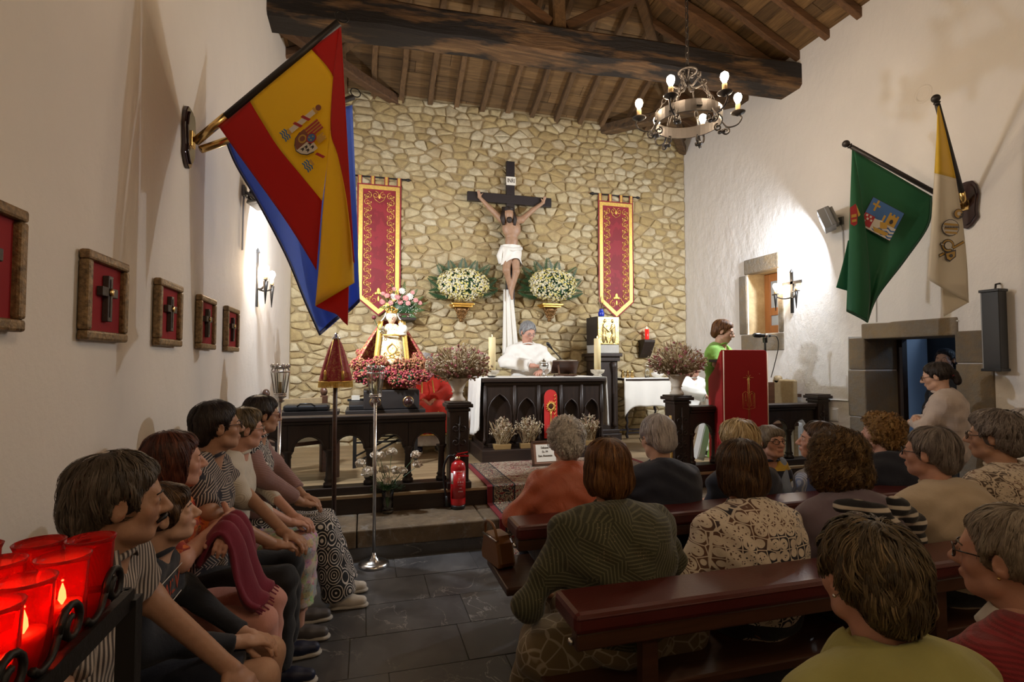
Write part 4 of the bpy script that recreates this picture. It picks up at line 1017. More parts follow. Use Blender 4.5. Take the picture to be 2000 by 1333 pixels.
# ------------------------------------------------------------------ pink flower arrangement on a wall shelf behind the statue
sh = W(786, 621, .2)
ws = thing('wall_shelf', 'small dark wall shelf below the pink flower arrangement', 'shelf', (sh.x, YB, sh.z))
MB().box((0,-.16,-.02), (.36,.30,.035)).build('board', 'dark_oak_x', ws, bevel=.005); MB().prism([(-.02,-.30),(-.02,-.04),(-.28,-.04),(-.06,-.20)], lambda u, v, t: (t-.1, u, v), -.02, .02).build('bracket', 'dark_oak', ws)
fb = thing('pink_arrangement', 'pink gerberas and white chrysanthemums with ferns on a wall shelf', 'flowers', (sh.x, YB-.18, sh.z))
MB().box((0,0,.03), (.26,.16,.06), None, None, 1.08).build('basket', 'bench_wood', fb, bevel=.004)
def rosette(c, r, n, rows, mat, parent, name, nrm=(0,-1,.3), seed=0):
    b = MB(); x, y, z = basis(nrm); c = Vector(c); g = np.random.default_rng(seed)
    for k in range(rows):
        rr = r*(1-.26*k); 
        for i in range(n):
            a = 2*PI*(i+.5*k)/n + g.uniform(-.1,.1); d = x*math.cos(a)+y*math.sin(a); s = d.cross(z); o = c+z*(.10*k*r); b.tone = g.random()
            i0 = b.V([o+d*rr*.15, o+d*rr*.65+s*rr*.22+z*rr*.16, o+d*rr+z*rr*(.10+.2*k), o+d*rr*.65-s*rr*.22+z*rr*.16]); b.F([(i0,i0+1,i0+2,i0+3)])
    b.sphere(c+z*r*.2, r*.28, 7, 5); return b.build(name, mat, parent, tone=True)
m_tone('gerbera_pink', [(.62,.22,.22),(.75,.40,.38),(.70,.30,.28)]); m_tone('mum_white', [(.72,.68,.60),(.80,.78,.74)])
i = 0
for px, py, r, m_ in ((746,590,.045,0),(763,592,.042,0),(756,578,.04,0),(785,569,.055,1),(768,580,.055,1),(776,581,.046,0),(792,583,.05,0),(782,591,.044,0),(797,593,.042,0),(785,571,.034,0),(800,580,.06,1),(812,587,.04,0),(820,592,.038,0),(770,565,.036,0),(806,572,.034,0),(748,574,.034,0)):
    q = atY(px, py, YB-.34+.04*math.sin(i*2.1)) - fb.location; rosette(q, r, 12, 4 if m_ else 3, 'mum_white' if m_ else 'gerbera_pink', fb, 'chrysanthemum' if m_ else 'gerbera', (RNG.uniform(-.4,.4),-1,.35), i); i += 1
for px, py in ((742,600),(755,618),(770,622),(790,624),(812,622),(828,606),(834,592),(765,556),(790,553),(815,566),(740,575),(826,580)):
    e = atY(px, py, YB-.30)-fb.location; palm_leaf('fern', (0,-.03,.10), e, .045, 'leaf', fb, 12)
b = MB(); b.sphere((0,-.02,.14), (.17,.09,.11), 12, 8); b.build('moss', 'leaf_dark', fb, True)
b = MB(); rg = np.random.default_rng(9)
for i in range(160):
    d = Vector(rg.normal(size=3)).normalized(); b.sphere(Vector((0,-.05,.15))+Vector((d.x*.26, -abs(d.y)*.13, d.z*.16)), .006, 5, 3)
tag(b.build('baby_breath', 'mum_white', fb, tone=True), kind='stuff')
# ------------------------------------------------------------------ tabernacle on its pedestal
TY = 7.25
tx0, tx1 = atY(1165, 650, TY).x, atY(1207, 650, TY).x; tz0, tz1 = atY(1185, 674, TY).z, atY(1185, 619, TY).z; pz = atY(1185, 690, TY).z
pd = thing('tabernacle_pedestal', 'tall dark oak pedestal with carved column under the tabernacle', 'pedestal', ((tx0+tx1)/2, TY, ZP)); hw = (tx1-tx0)/2
b = MB(); b.box((0,.2,.05), (hw*2.3,.5,.10)); b.box((0,.2,.13),(hw*2.1,.44,.06)); b.build('base', 'dark_oak', pd, bevel=.008)
MB().box((0,.2,(pz-ZP)/2+.05), (hw*1.9,.40,pz-ZP-.2)).build('shaft', 'dark_oak', pd, bevel=.008)
b = MB(); b.box((0,.2,pz-ZP-.03), (hw*2.5,.52,.05)); b.box((0,.2,pz-ZP-.09), (hw*2.2,.46,.07)); b.build('cap', 'dark_oak', pd, bevel=.008)
MB().lathe([(.035,.2),(.04,.24),(.025,.3),(.025,pz-ZP-.3),(.04,pz-ZP-.22),(.05,pz-ZP-.14)], (hw*.55,-.02,0), 14).build('colonnette', 'dark_oak', pd, True)
ta = thing('tabernacle', 'gilt tabernacle with embossed figures on its door', 'tabernacle', ((tx0+tx1)/2, TY, pz))
MB().bbox((-hw,-.03,.0), (hw,.36,tz0-pz)).build('marble_base', pbr('grey_marble', (.42,.40,.36), .35, var=.2), ta, bevel=.004)
MB().bbox((-hw-.005,-.02,tz0-pz), (hw+.005,.36,tz1-pz)).build('case', 'black_wood', ta, bevel=.004)
pbr('embossed_gold', (.74,.56,.22), .3, 1.0, bump=1.0, bscale=42)
MB().bbox((-hw+.005,-.045,tz0-pz+.006), (hw-.005,-.02,tz1-pz-.006)).build('door', 'embossed_gold', ta, bevel=.004)
hh = tz1-tz0; pr = []
for s in (-1,1): pr += [ell((s*hw*.36,-.048,tz0-pz+hh*.84), (.022,.015,.030)), ell((s*hw*.40,-.045,tz0-pz+hh*.56), (.045,.014,.085)), ell((s*hw*.46,-.045,tz0-pz+hh*.28), (.036,.014,.10)), cap((s*hw*.5,-.05,tz0-pz+hh*.66), (-s*hw*.05,-.052,tz0-pz+hh*.46), .012, .010), cap((s*hw*.3,-.05,tz0-pz+hh*.3), (s*hw*.1,-.05,tz0-pz+hh*.08), .014, .010)]
V, Q = sdf_mesh(pr, .007, .008); np_mesh('figure_relief', [(V, Q, 0)], [pbr('old_silver', (.50,.38,.17), .35, 1.0, bump=.5, bscale=60)], ta)
bv = thing('blue_vase', 'small blue and white vase holding dry wheat on the tabernacle', 'vase', (atY(1181,606,TY).x, TY+.12, tz1+.003))
pbr('blue_china', (.02,.04,.38), .2, var=.8, vscale=40)
MB().lathe([(.03,0),(.045,.02),(.05,.06),(.035,.09),(.028,.11),(.036,.125),(.03,.122),(.02,.1)], (0,0,0), 18).build('body', 'blue_china', bv, True)
b = MB(); sprays(b, (0,0,.08), 26, .32, .12, np.random.default_rng(2), [(0,.02,'spike'),(0,.014,'leaf')], .01, .01); tag(b.build('wheat', ['dry_straw'], bv, tone=True), kind='stuff')
# ------------------------------------------------------------------ red sanctuary candle on a stone corbel bracket
q = W(1263, 664, .12); rb = thing('corbel', 'dark wooden corbel under the red sanctuary candle', 'corbel', (q.x, YB, q.z))
MB().prism([(0,0),(-.22,0),(-.22,-.04),(-.10,-.24),(-.04,-.30),(0,-.30)], lambda u, v, t: (t, u, v), -.10, .10).build('block', 'dark_oak', rb, bevel=.01)
rc = thing('sanctuary_candle', 'red glass sanctuary candle on a wall corbel', 'candle', (q.x, YB-.13, q.z+.002))
pbr('red_glow', (.55,.01,.01), .3, emit=(1,.03,.02), estr=.6)
MB().lathe([(.03,0),(.034,.01),(.034,.17),(.03,.17)], (0,0,0), 18).build('glass', 'red_glow', rc, True); MB().lathe([(.001,.175),(.007,.185),(.001,.215)], (0,0,0), 8).build('flame', 'flame', rc, True)
# ------------------------------------------------------------------ credence table
KY = 7.2; q0, q1 = atY(1220, 740, KY), atY(1309, 740, KY); xm = (q0.x+q1.x)/2; L = q1.x-q0.x; hz = q0.z-ZP
kt = thing('side_table', 'small table with dark twisted legs below a white cloth', 'table', (xm, KY, ZP))
MB().box((0,.2,hz-.02), (L-.02,.44,.03)).build('tabletop', 'dark_oak_x', kt)
for x in (-L/2+.05, L/2-.05):
    for y in (.03,.37):
        b = MB(); b.tube([(x+.008*math.cos(k*1.1), y+.008*math.sin(k*1.1), .02+(hz-.05)*k/40) for k in range(41)], [.018+.005*math.sin(k*1.1) for k in range(41)], 8); b.build('twisted_leg', 'black_wood', kt, True)
for y in (.03,.37): MB().beam((-L/2+.05,y,.10), (L/2-.05,y,.10), .025, .025).build('stretcher', 'black_wood', kt)
b = MB()
def tcl(u, v):
    x = -L/2-.012+u*(L+.024); t = v*2.6
    if t < 1: y, z = .43-.44*t, hz+.004
    else: y, z = -.012-.012*math.sin(u*17)*(t-1), hz+.004-(t-1)*.27+.10*(abs(u-.5)*2)**6*-(t-1)
    return (x, y, z)
b.grid(33, 27, tcl); tc = b.build('tablecloth', 'white_linen', None, True, solid=.004); tc.location = (xm, KY, ZP); tag(tc, 'white cloth with pointed corners over the small side table', 'tablecloth')
def small(nm, px, prof, mat, lab, cat, yo=.12, n=16):
    q = atY(px, 740, KY+yo); t = thing(nm, lab, cat, (q.x, KY+yo, ZP+hz+.008)); MB().lathe(prof, (0,0,0), n).build('body', mat, t, True); return t
t = small('water_bottle', 1264, [(.035,0),(.036,.10),(.02,.13),(.014,.15),(.014,.17)], 'glass', 'clear water bottle on the white side table', 'bottle'); MB().lathe([(.016,.165),(.016,.19),(.002,.19)], (0,0,0), 12).build('cap', 'white_linen', t)
t = small('white_bowl', 1284, [(.05,0),(.09,.04),(.105,.075),(.10,.075),(.05,.03)], 'white_linen', 'white bowl with folded napkin on the side table', 'bowl'); MB().lathe([(.08,.06),(.05,.12),(.01,.15)], (0,0,0), 9).build('napkin', 'paper', t)
for k, px in enumerate((1216, 1226, 1235)):
    small('cruet', px, [(.022,0),(.03,.03),(.014,.08),(.02,.10),(.004,.12)], 'brass', ['brass cruet at the outer edge of the side table', 'middle brass cruet of three on the side table', 'brass cruet standing nearest the water bottle'][k], 'cruet', .1+.05*(k%2), 12)
# ------------------------------------------------------------------ lectern with red frontal
LY = YP-.18; lc = thing('lectern', 'lectern wrapped in a red cloth with gold star, Alpha and Omega', 'lectern', (atY(1448,760,LY).x, LY, ZT)); lx = lc.location.x
zt = atY(1448, 684, LY).z-ZT; f0, f1 = atY(1413, 760, LY).x-lx, atY(1499, 760, LY).x-lx
sx0 = atY(1393, 760, LY+.35).x-lx
b = MB()      # front fall with rounded upper corners
r = .03; poly = [(f0, .05), (f1, .05), (f1, zt-r), (f1-r*.3, zt-r*.3), (f1-r, zt), (f0+r*.3, zt), (f0, zt-r*.3)]
b.prism(poly, lambda u, v, t: (u, t, v), 0, .016); b.build('front_cloth', 'red_velvet', lc, bevel=.004)
b = MB()      # side fall, dipping in a curve at the top
pts = [(0,.05),(.42,.05),(.42,zt-.32),(.36,zt-.28),(.28,zt-.24),(.2,zt-.19),(.12,zt-.1),(.05,zt-.02),(0,zt)]
sd0 = Vector((f0,.008,0)); sd1 = Vector((sx0-.0,.42,0)); dv = (sd1-sd0)/.42
b.prism(pts, lambda u, v, t: (sd0.x+dv.x*u-t*.9, sd0.y+dv.y*u-t*.1, v), 0, .014); b.build('side_cloth', 'red_velvet', lc)
b = MB(); b.prism([(f1-.03,.0),(f1-.03,.30),(f0+.06,.30),(f0+.06,0)], lambda u, v, t: (u, v+.02, t), zt-.13, zt-.10); b.build('book_rest', 'dark_oak', lc); MB().bbox((f0+.08,.08,.0),(f1-.08,.24,zt-.40)).build('stand', 'dark_oak', lc)
tr = pbr('pale_piping', (.62,.42,.30), .6)
b = MB(); b.tube([(f0,-.006,.05),(f0,-.006,zt-.01)], .006, 6); b.build('piping', tr, lc, True); b = MB(); b.tube([(f1,-.002,.05),(f1,-.002,zt-.03)], .006, 6); b.build('piping', tr, lc, True)
b = MB(); m_ = (f0+f1)/2+.035; zz = lambda py: atY(1463, py, LY).z-ZT; g = lambda pts, r=.004: b.tube([(m_+x, -.002, z) for x, z in pts], r*.55, 5)
z1, z2, z3, z4 = zz(738), zz(765), zz(815), zz(792)
for a in range(8):
    L_ = .065 if a % 2 == 0 else .035; g([(0, z1), (L_*math.sin(a*PI/4), z1+L_*1.1*math.cos(a*PI/4))], .003)
g([(.008, z1), (.008, z3-.02)], .003); g([(-.008, z1), (-.008, z3-.02)], .003)
hb = .075; g([(-hb,z2-.02),(-hb,z4-.03),(0,z4-.045),(hb,z4-.03),(hb,z2-.02)], .003); g([(-hb,z2-.02),(-.04,z2),(0,z2-.02),(.04,z2),(hb,z2-.02)], .003)
g([(-.055,z4-.01),(-.04,z2-.02),(-.02,z4-.01)], .0035); g([(-.048,(z2+z4)/2-.02),(-.028,(z2+z4)/2-.02)], .0035)
g([(.018,z4-.01),(.03,z4-.005),(.022,z2-.06),(.025,z2-.03),(.042,z2-.02),(.058,z2-.03),(.060,z2-.06),(.050,z4-.005),(.064,z4-.01)], .0035); g([(-.03,z3-.03),(.03,z3-.03)], .003)
b.build('gold_emblem', 'gold_thread', lc, True)
q0, q1 = atY(1471, 655, LY+.2), atY(1514, 657, LY+.18); qs = atY(1494, 657, LY+.2)
lm = thing('lectern_microphone', 'black microphone on a thin stand above the red lectern', 'microphone', (qs.x, LY+.2, ZT+zt-.099))
o = Vector(lm.location); MB().tube([(0,0,0), (0,0,qs.z-o.z-.01)], .012, 8).build('stand', 'black_iron', lm, True)
b = MB(); a, c = q0-o, q1-o; d = (c-a); b.tube([a, a+d*.06, a+d*.28, a+d*.34, a+d*.75, a+d*.8], [.014,.025,.028,.022,.017,.010], 14); b.build('body', 'black_plastic', lm, True)
b = MB(); b.tube([a+d*.5, a+d*.64], .024, 12); b.build('clip_ring', 'silver', lm, True); MB().box((.0,0,qs.z-o.z-.045), (.04,.035,.06)).build('clip', 'black_plastic', lm, bevel=.004)
b = MB(); b.tube(catmull([a+d*.8, c+Vector((.02,0,-.01)), c+Vector((.06,.02,-.12)), c+Vector((.0,.02,-.33)), c+Vector((-.05,.02,-.47))], 8), .005, 6); b.build('cable', 'black_plastic', lm, True)
# ------------------------------------------------------------------ choir stall and boxes behind the right-hand rail
q = atY(1494, 765, 5.6); cs = thing('choir_stall', 'wooden stall with rounded arm behind the right-hand rail', 'stall', (q.x, 5.6, ZP))
hs = atY(1503, 750, 5.6).z-ZP; MB().bbox((-.28,.0,.0),(.16,.04,hs+.02)).build('backrest', 'bench_wood', cs, bevel=.01)
b = MB(); b.bbox((.15,-.32,0),(.21,.04,hs+.06)); b.build('end_panel', 'pale_wood', cs, bevel=.02); MB().tube([(.15,-.03,hs+.06),(.21,-.03,hs+.06)], .045, 16).build('rounded_arm', 'pale_wood', cs, True); MB().bbox((-.28,-.38,.40),(.15,.0,.44)).build('seat', 'bench_wood', cs)
MB().bbox((.21,-.25,hs-.16),(.33,.02,hs-.12)).build('ledge', 'bench_wood', cs)
pbr('white_box', (.72,.72,.70), .6)
for px, py, w_, h_, ro, lab in ((1362,838,.10,.50,.28,'white folded panel leaning behind the rail near the reader'), (1552,835,.14,.42,0,'white box behind the last rail arch'), (1572,845,.07,.36,0,'narrow white box against the rail end post')):
    q = atY(px, py, 5.35); t = MB(); t.box((0,0,h_/2), (w_,.10,h_)); t.box((0,-.052,h_/2), (w_*.8,.006,h_*.9)); o = t.build('white_carton', 'white_box', None, bevel=.004); o.location = (q.x, 5.35, ZP+.003+.14*ro); o.rotation_euler = (0, ro, 0); tag(o, lab, 'box')
# left: pew with pale backboard and an instrument case
q = atY(578, 780, 5.9); pw = thing('side_pew', 'old pew with pale backboard and round finials behind the left rail', 'pew', (q.x, 5.9, ZP), math.radians(-62))
for y in (-.30,.30):
    b = MB(); b.bbox((-.03,y-.03,0),(.04,y+.03,.82)); b.build('end_post', 'bench_wood', pw, bevel=.008); MB().sphere((.0,y,.86),(.05,.035,.05),14,10).build('finial', 'bench_wood', pw, True)
MB().bbox((-.0,-.28,.50),(.025,.28,.80)).build('backboard', 'pale_wood', pw, bevel=.004); MB().bbox((.0,-.30,.36),(.40,.30,.40)).build('seat', 'bench_wood', pw, bevel=.006)
for y in (-.28,.28): MB().beam((.36,y,0),(.36,y,.36),.05,.05).build('leg', 'bench_wood', pw)
q = atY(600, 806, 5.55); ic = thing('instrument_case', 'flat black instrument case on a low dark bench', 'case', (q.x, 5.55, q.z+.02))
MB().box((0,0,.03),(.42,.22,.06)).build('shell', 'black_plastic', ic, bevel=.02); MB().tube([(-.08,-.12,.05),(-.05,-.15,.075),(.05,-.15,.075),(.08,-.12,.05)],.008,8).build('handle', 'black_plastic', ic, True)
lb = thing('low_bench', 'low dark bench holding the black instrument case', 'bench', (q.x, 5.55, ZP)); hb_ = q.z+.02-ZP
MB().box((0,0,hb_-.025),(.60,.30,.045)).build('seat','black_brown',lb)
for x in (-.25,.25): MB().box((x,0,(hb_-.05)/2),(.04,.26,hb_-.05)).build('leg','black_brown',lb)
q = atY(700, 790, SY); tw_ = thing('black_typewriter', 'small black machine with white paper on the trestle table', 'typewriter', (q.x, SY-.1, tb.location.z+atY(750,797,SY).z-ZP+.002))
b = MB(); b.prism([(-.12,0),(.12,0),(.12,.05),(.02,.09),(-.12,.10)], lambda u, v, t: (t, -u, v), -.1, .08); b.build('body', 'black_plastic', tw_, bevel=.01); MB().box((-.03,.03,.12),(.09,.004,.07),rot('X',.3)).build('paper_sheet','page',tw_); MB().tube([(-.12,.05,.10),(.1,.05,.10)],.016,10).build('roller','black_plastic',tw_,True)
# ------------------------------------------------------------------ carpet runner over the platform and step
def m_carpet():
    m, t, b = newmat('carpet_field'); v = t.coord('UV') if False else t.coord(); s = t.mapping(v, (1,1,1)); n = t.noise(s, 13, 2, .5, 2.6); vo = t.voronoi(s, 9, 'F1', 0)
    k = t.ramp(n, [(.30,(.12,.010,.014)), (.44,(.36,.28,.19)), (.52,(.02,.022,.026)), (.56,(.40,.32,.22)), (.64,(.16,.012,.014))], 'CONSTANT'); k = t.mix(t.ramp(vo, [(.15,(.5,.5,.5)),(.3,(0,0,0))]), k, (.36,.30,.21)); t.l.new(k, b.inputs['Base Color']); b.inputs['Roughness'].default_value = .95
    m, t, b = newmat('carpet_border'); v = t.coord(); n = t.noise(v, 17, 2, .5, 3.0); k = t.ramp(n, [(.30,(.02,.015,.016)), (.46,(.34,.26,.16)), (.54,(.02,.016,.018)), (.60,(.14,.012,.012))], 'CONSTANT'); t.l.new(k, b.inputs['Base Color']); b.inputs['Roughness'].default_value = .95
m_carpet(); pbr('carpet_red', (.14,.008,.010), .95); pbr('carpet_black', (.012,.012,.014), .95)
cl = [atZ(917, 897, ZP+.012), atZ(932, 952, ZP+.012), atZ(958, 1008, ZT+.012), atZ(966, 1060, .012)]
CX = .5*(cl[0].x+cl[1].x); prof = [(5.97, ZP+.008), (YP-.02, ZP+.008), (YP-.028, ZP), (YP-.03, ZT+.016), (YP-.045, ZT+.008), (YS-.012, ZT+.008), (YS-.02, ZT), (YS-.022, .014), (YS-.035, .008), (3.75, .008)]
cp = thing('carpet', 'patterned red carpet runner from the altar down over the step', 'carpet', (0,0,0))
xs = [(0,.05,'carpet_red'),(.05,.065,'carpet_black'),(.065,.26,'carpet_border'),(.26,.275,'carpet_black'),(.275,1.75,'carpet_field'),(1.75,1.765,'carpet_black'),(1.765,1.96,'carpet_border'),(1.96,2.02,'carpet_red')]
for i, (a, c, mt) in enumerate(xs):
    b = MB(); p = b.V([(CX+a, y, z) for y, z in prof]); q = b.V([(CX+c, y, z) for y, z in prof]); b.F([(p+k, p+k+1, q+k+1, q+k) for k in range(len(prof)-1)]); b.build(['edge','line','border','line','field','line','border','edge'][i], mt, cp, solid=.012)
# framed prayer card leaning on the carpet
q = atY(1068, 895, 5.6); pc = thing('framed_card', 'framed prayer card standing on the carpet before the altar', 'frame', (q.x, 5.6, ZP+.016))
Rc = rot('X', -.25); b = MB()
for a, s in (((0,0,.012),(.34,.02,.024)),((0,0,.268),(.34,.02,.024)),((-.158,0,.14),(.024,.02,.28)),((.158,0,.14),(.024,.02,.28))): b.box(Rc @ Vector(a), s, Rc)
b.build('moulding', 'bench_wood', pc); MB().box(Rc @ Vector((0,.003,.14)), (.30,.006,.25), Rc).build('mount', pbr('mount_brown', (.30,.16,.10), .8), pc); MB().box(Rc @ Vector((0,-.002,.14)), (.23,.004,.19), Rc).build('card', 'paper', pc)
for i, tx in enumerate(('Sabana', 'St. M', 'San Antonio')): text(tx, Rc @ Vector((-.01,-.006,.20-.045*i)), .034, 'black_wood', pc, (PI/2-.25*-1*-1,0,0))
# ------------------------------------------------------------------ processional lanterns and canopy
def lantern(px, py_base, d_, top_py, lab, R_=.115):
    g = atZ(px, py_base, 0); t = thing('processional_lantern', lab, 'lantern', (g.x, g.y, 0), 0, 'processional lanterns'); dd = (g-CAM).dot(_F); H_ = CAM.z + (706-top_py)/F_PX*dd
    MB().lathe([(R_,0),(R_+.004,.008),(R_,.022),(R_*.8,.034),(R_*.34,.042),(R_*.32,.056),(R_*.22,.062),(R_*.2,.075),(.016,.082),(.014,.10)], (0,0,0), 36).build('base', 'silver', t, True)
    z0 = H_-.235; MB().tube([(0,0,.08),(0,0,z0)], .013, 12).build('pole', 'silver', t, True)
    MB().lathe([(.013,z0-.06),(.035,z0-.045),(.02,z0-.03),(.045,z0-.012),(.05,z0),(.028,z0+.012)], (0,0,0), 20).build('socket', 'silver', t, True)
    zb, zt = z0+.012, H_-.02; r0, r1 = .04, .066; n = 6
    b = MB()
    for i in range(n):
        a, c = 2*PI*i/n, 2*PI*(i+1)/n; i0 = b.V([(r0*.93*math.cos(a), r0*.93*math.sin(a), zb), (r0*.93*math.cos(c), r0*.93*math.sin(c), zb), (r1*.95*math.cos(c), r1*.95*math.sin(c), zt-.035), (r1*.95*math.cos(a), r1*.95*math.sin(a), zt-.035)]); bb = MB(); bb.v = b.v[i0:i0+4]; bb.a = [0]*4; bb.F([(0,1,2,3)]); bb.build('pane', 'glass', t, solid=.003)
        m_ = MB(); m_.tube([(r0*math.cos(a), r0*math.sin(a), zb), (r1*math.cos(a), r1*math.sin(a), zt-.035), (r1*.82*math.cos(a), r1*.82*math.sin(a), zt-.005)], .0055, 6); m_.build('rib', 'silver', t, True)
    MB().torus((0,0,zt-.035), r1, .007, (0,0,1), 24, 6).build('ring', 'silver', t, True); MB().torus((0,0,zb), r0, .008, (0,0,1), 24, 6).build('ring', 'silver', t, True)
    b = MB(); b.lathe([(r1*.82,zt-.012),(r1*.9,zt),(r1*.86,zt+.008),(r1*.8,zt)], (0,0,0), 24); b.build('top_rim', 'silver', t, True)
    b = MB()
    for i in range(10): a = 2*PI*i/10; b.tube([(r1*.86*math.cos(a), r1*.86*math.sin(a), zt), (r1*1.0*math.cos(a), r1*1.0*math.sin(a), zt+.016), (r1*.9*math.cos(a+.15), r1*.9*math.sin(a+.15), zt+.026)], [.011,.010,.003], 5)
    b.build('crest', 'silver', t, True); MB().lathe([(.012,zb),(.012,zb+.09),(.002,zb+.092)], (0,0,0), 10).build('candle', 'wax', t, True)
lantern(730, 1105, 4.1, 716, 'silver processional lantern standing before the crimson dried flowers'); lantern(541, 1118, 4.0, 713, 'silver processional lantern beside the woman in geometric black and white')
g = atZ(651, 1108, 0); um = thing('processional_canopy', 'folded red brocade canopy with gold fringe on a dark pole', 'canopy', (g.x, g.y, 0)); dd = (g-CAM).dot(_F); zz = lambda py: CAM.z+(706-py)/F_PX*dd
MB().lathe([(.13,0),(.135,.01),(.13,.03),(.10,.045),(.03,.05)], (0,0,0), 30).build('base', 'bench_wood', um, True)
MB().tube([(0,0,.04),(0,0,.40)], .017, 12).build('ferrule', 'silver', um, True); MB().tube([(0,0,.38),(-.004,0,1.0),(0,0,zz(655))], .017, 12).build('pole', 'bench_wood', um, True)
def m_brocade():
    m, t, b = newmat('red_brocade'); v = t.coord(); g_ = t.ramp(t.noise(v, 30, 2, .5, 2.5), [(.54,(0,0,0)),(.60,(.55,.55,.55))]); k = t.mix(g_, (.26,.008,.012), (.42,.20,.06)); t.l.new(k, b.inputs['Base Color']); b.inputs['Roughness'].default_value = .6
m_brocade(); zt, zb = zz(662), zz(746); R0 = .125
b = MB(); b.grid(64, 14, lambda u, v: ((.022+(R0-.022)*v**.75*(1+.10*math.sin(u*2*PI*9)*(1-.35*v)))*math.cos(u*2*PI), (.022+(R0-.022)*v**.75*(1+.10*math.sin(u*2*PI*9)*(1-.35*v)))*math.sin(u*2*PI), zt+(zb-zt)*v), None, True); b.build('canopy_cloth', 'red_brocade', um, True)
b = MB(); b.torus((0,0,zb), R0, .007, (0,0,1), 36, 6)
for i in range(90): a = 2*PI*i/90; b.tube([(R0*math.cos(a), R0*math.sin(a), zb), ((R0+.004)*math.cos(a+.02), (R0+.004)*math.sin(a+.02), zb-.045)], .0035, 4, None, False)
tag(b.build('fringe', 'gold_thread', um), kind='stuff'); MB().lathe([(.03,zt-.005),(.035,zt+.012),(.018,zt+.022),(.022,zt+.032),(.004,zt+.05)], (0,0,0), 16).build('finial', 'silver', um, True)
for a in (-2.2, -1.1):
    b = MB(); x, y = math.cos(a), math.sin(a); b.tube([(x*.03,y*.03,zt),(x*.085,y*.085,(zt+zb)/2),(x*.118,y*.118,zb+.09)], .004, 5); b.lathe([(.004,0),(.011,-.012),(.010,-.03),(.014,-.075)], (x*.122,y*.122,zb+.09), 10); b.build('tassel', 'gold_thread', um, True)
# ------------------------------------------------------------------ fire extinguisher, carnations
q = atZ(892, 990, ZT); fx = thing('fire_extinguisher', 'red fire extinguisher with black hose on the stone step', 'extinguisher', (q.x, q.y-.06, ZT+.003)); pbr('signal_red', (.42,.008,.01), .28, coat=.3)
MB().lathe([(.066,0),(.068,.02),(.068,.035)], (0,0,0), 28).build('foot', 'black_plastic', fx, True); MB().lathe([(.068,.035),(.070,.05),(.070,.37),(.062,.41),(.035,.435),(.02,.44)], (0,0,0), 32).build('cylinder', 'signal_red', fx, True)
MB().lathe([(.02,.44),(.022,.47),(.012,.475)], (0,0,0), 14).build('valve', 'brass', fx, True)
b = MB(); b.beam((-.02,0,.48),(.10,-.01,.475),.02,.014); b.beam((-.01,0,.495),(.09,-.01,.51),.018,.008); b.build('lever', 'signal_red', fx); MB().sphere((-.02,-.015,.455),.014,10,8).build('gauge', 'silver', fx, True)
b = MB(); b.tube(catmull([(-.015,0,.46),(-.08,0,.48),(-.125,0,.40),(-.13,0,.25),(-.105,-.01,.10)],8), .011, 10); b.tube([(-.105,-.01,.12),(-.10,-.01,.03)], [.014,.018], 10); b.build('hose', 'black_plastic', fx, True)
b = MB(); b.grid(16, 2, lambda u, v: (.0708*math.cos(-PI*.86+u*PI*.75), .0708*math.sin(-PI*.86+u*PI*.75), .10+.25*v)); b.build('label_plate', 'signal_red', fx, True, solid=.001)
pbr('label_white', (.72,.70,.66), .6)
for i, (tx, z, sz) in enumerate((('EXTINTOR', .345, .018), ('= = = = =', .318, .012), ('= = = =', .302, .012), ('= = = = =', .286, .012), ('A B C', .25, .024), ('= = = = =', .225, .012), ('= = =', .195, .010), ('8 8 8 8', .165, .014))): text(tx, (.012,-.0735,z), sz, 'label_white', fx, (PI/2,0,-.12))
MB().grid(6, 2, lambda u, v: (.0712*math.cos(-PI*.90+u*.45), .0712*math.sin(-PI*.90+u*.45), .23+.10*v)).build('side_label', 'label_white', fx, True, solid=.001)
q = atZ(757, 1003, ZT); cv = thing('glass_vase', 'clear glass vase holding white carnations on the step', 'vase', (q.x, q.y, ZT+.003))
MB().lathe([(.045,0),(.05,.01),(.045,.10),(.055,.21),(.052,.21),(.042,.10),(.042,.014),(.002,.012)], (0,0,0), 24).build('body', 'glass', cv, True)
m_tone('carnation', [(.62,.50,.38),(.72,.66,.56),(.78,.75,.68)]); cf = thing('carnation_bunch', 'bunch of white and peach carnations beside the silver lantern pole', 'flowers', (q.x, q.y, ZT+.02)); o = Vector(cf.location)
st_ = MB(); i = 0
for px, py in ((704,908),(733,892),(742,893),(765,886),(812,891),(816,910),(718,922),(716,928),(750,920),(772,922),(785,922),(758,944),(727,924)):
    e = atY(px, py, q.y+.05*math.sin(i*1.7))-o; b = MB(); rr = np.random.default_rng(i)
    for k in range(34):
        d = Vector(rr.normal(size=3)); d.z = abs(d.z)+.1; d.normalize(); s = d.cross(Vector(rr.normal(size=3))).normalized(); b.tone = rr.random()
        i0 = b.V([e, e+d*.040+s*.024, e+d*.054, e+d*.040-s*.024]); b.F([(i0,i0+1,i0+2,i0+3)])
    b.sphere(e+Vector((0,0,.008)), (.038,.038,.030), 8, 6); b.build('carnation', 'carnation', cf, tone=True); b = MB(); b.tube([(0,0,.02),Vector((0,0,.19)).lerp(e,.25),e], .0022, 4); b.build('stem', 'leaf', cf); i += 1
b = MB(); rr = np.random.default_rng(3)
for k in range(420):
    d = Vector(rr.normal(size=3)); d.z = abs(d.z)*.5; d.normalize(); p = Vector((0,0,.2))+Vector((d.x*.14,d.y*.12,d.z*.16-.03))*rr.uniform(.3,1); e = p+d*.03+Vector((0,0,.01)); s = d.cross(Vector((0,0,1)))*.006; i0 = b.V([p,(p+e)/2+s,e,(p+e)/2-s]); b.F([(i0,i0+1,i0+2,i0+3)])
tag(b.build('foliage', 'leaf_dark', cf), kind='stuff')

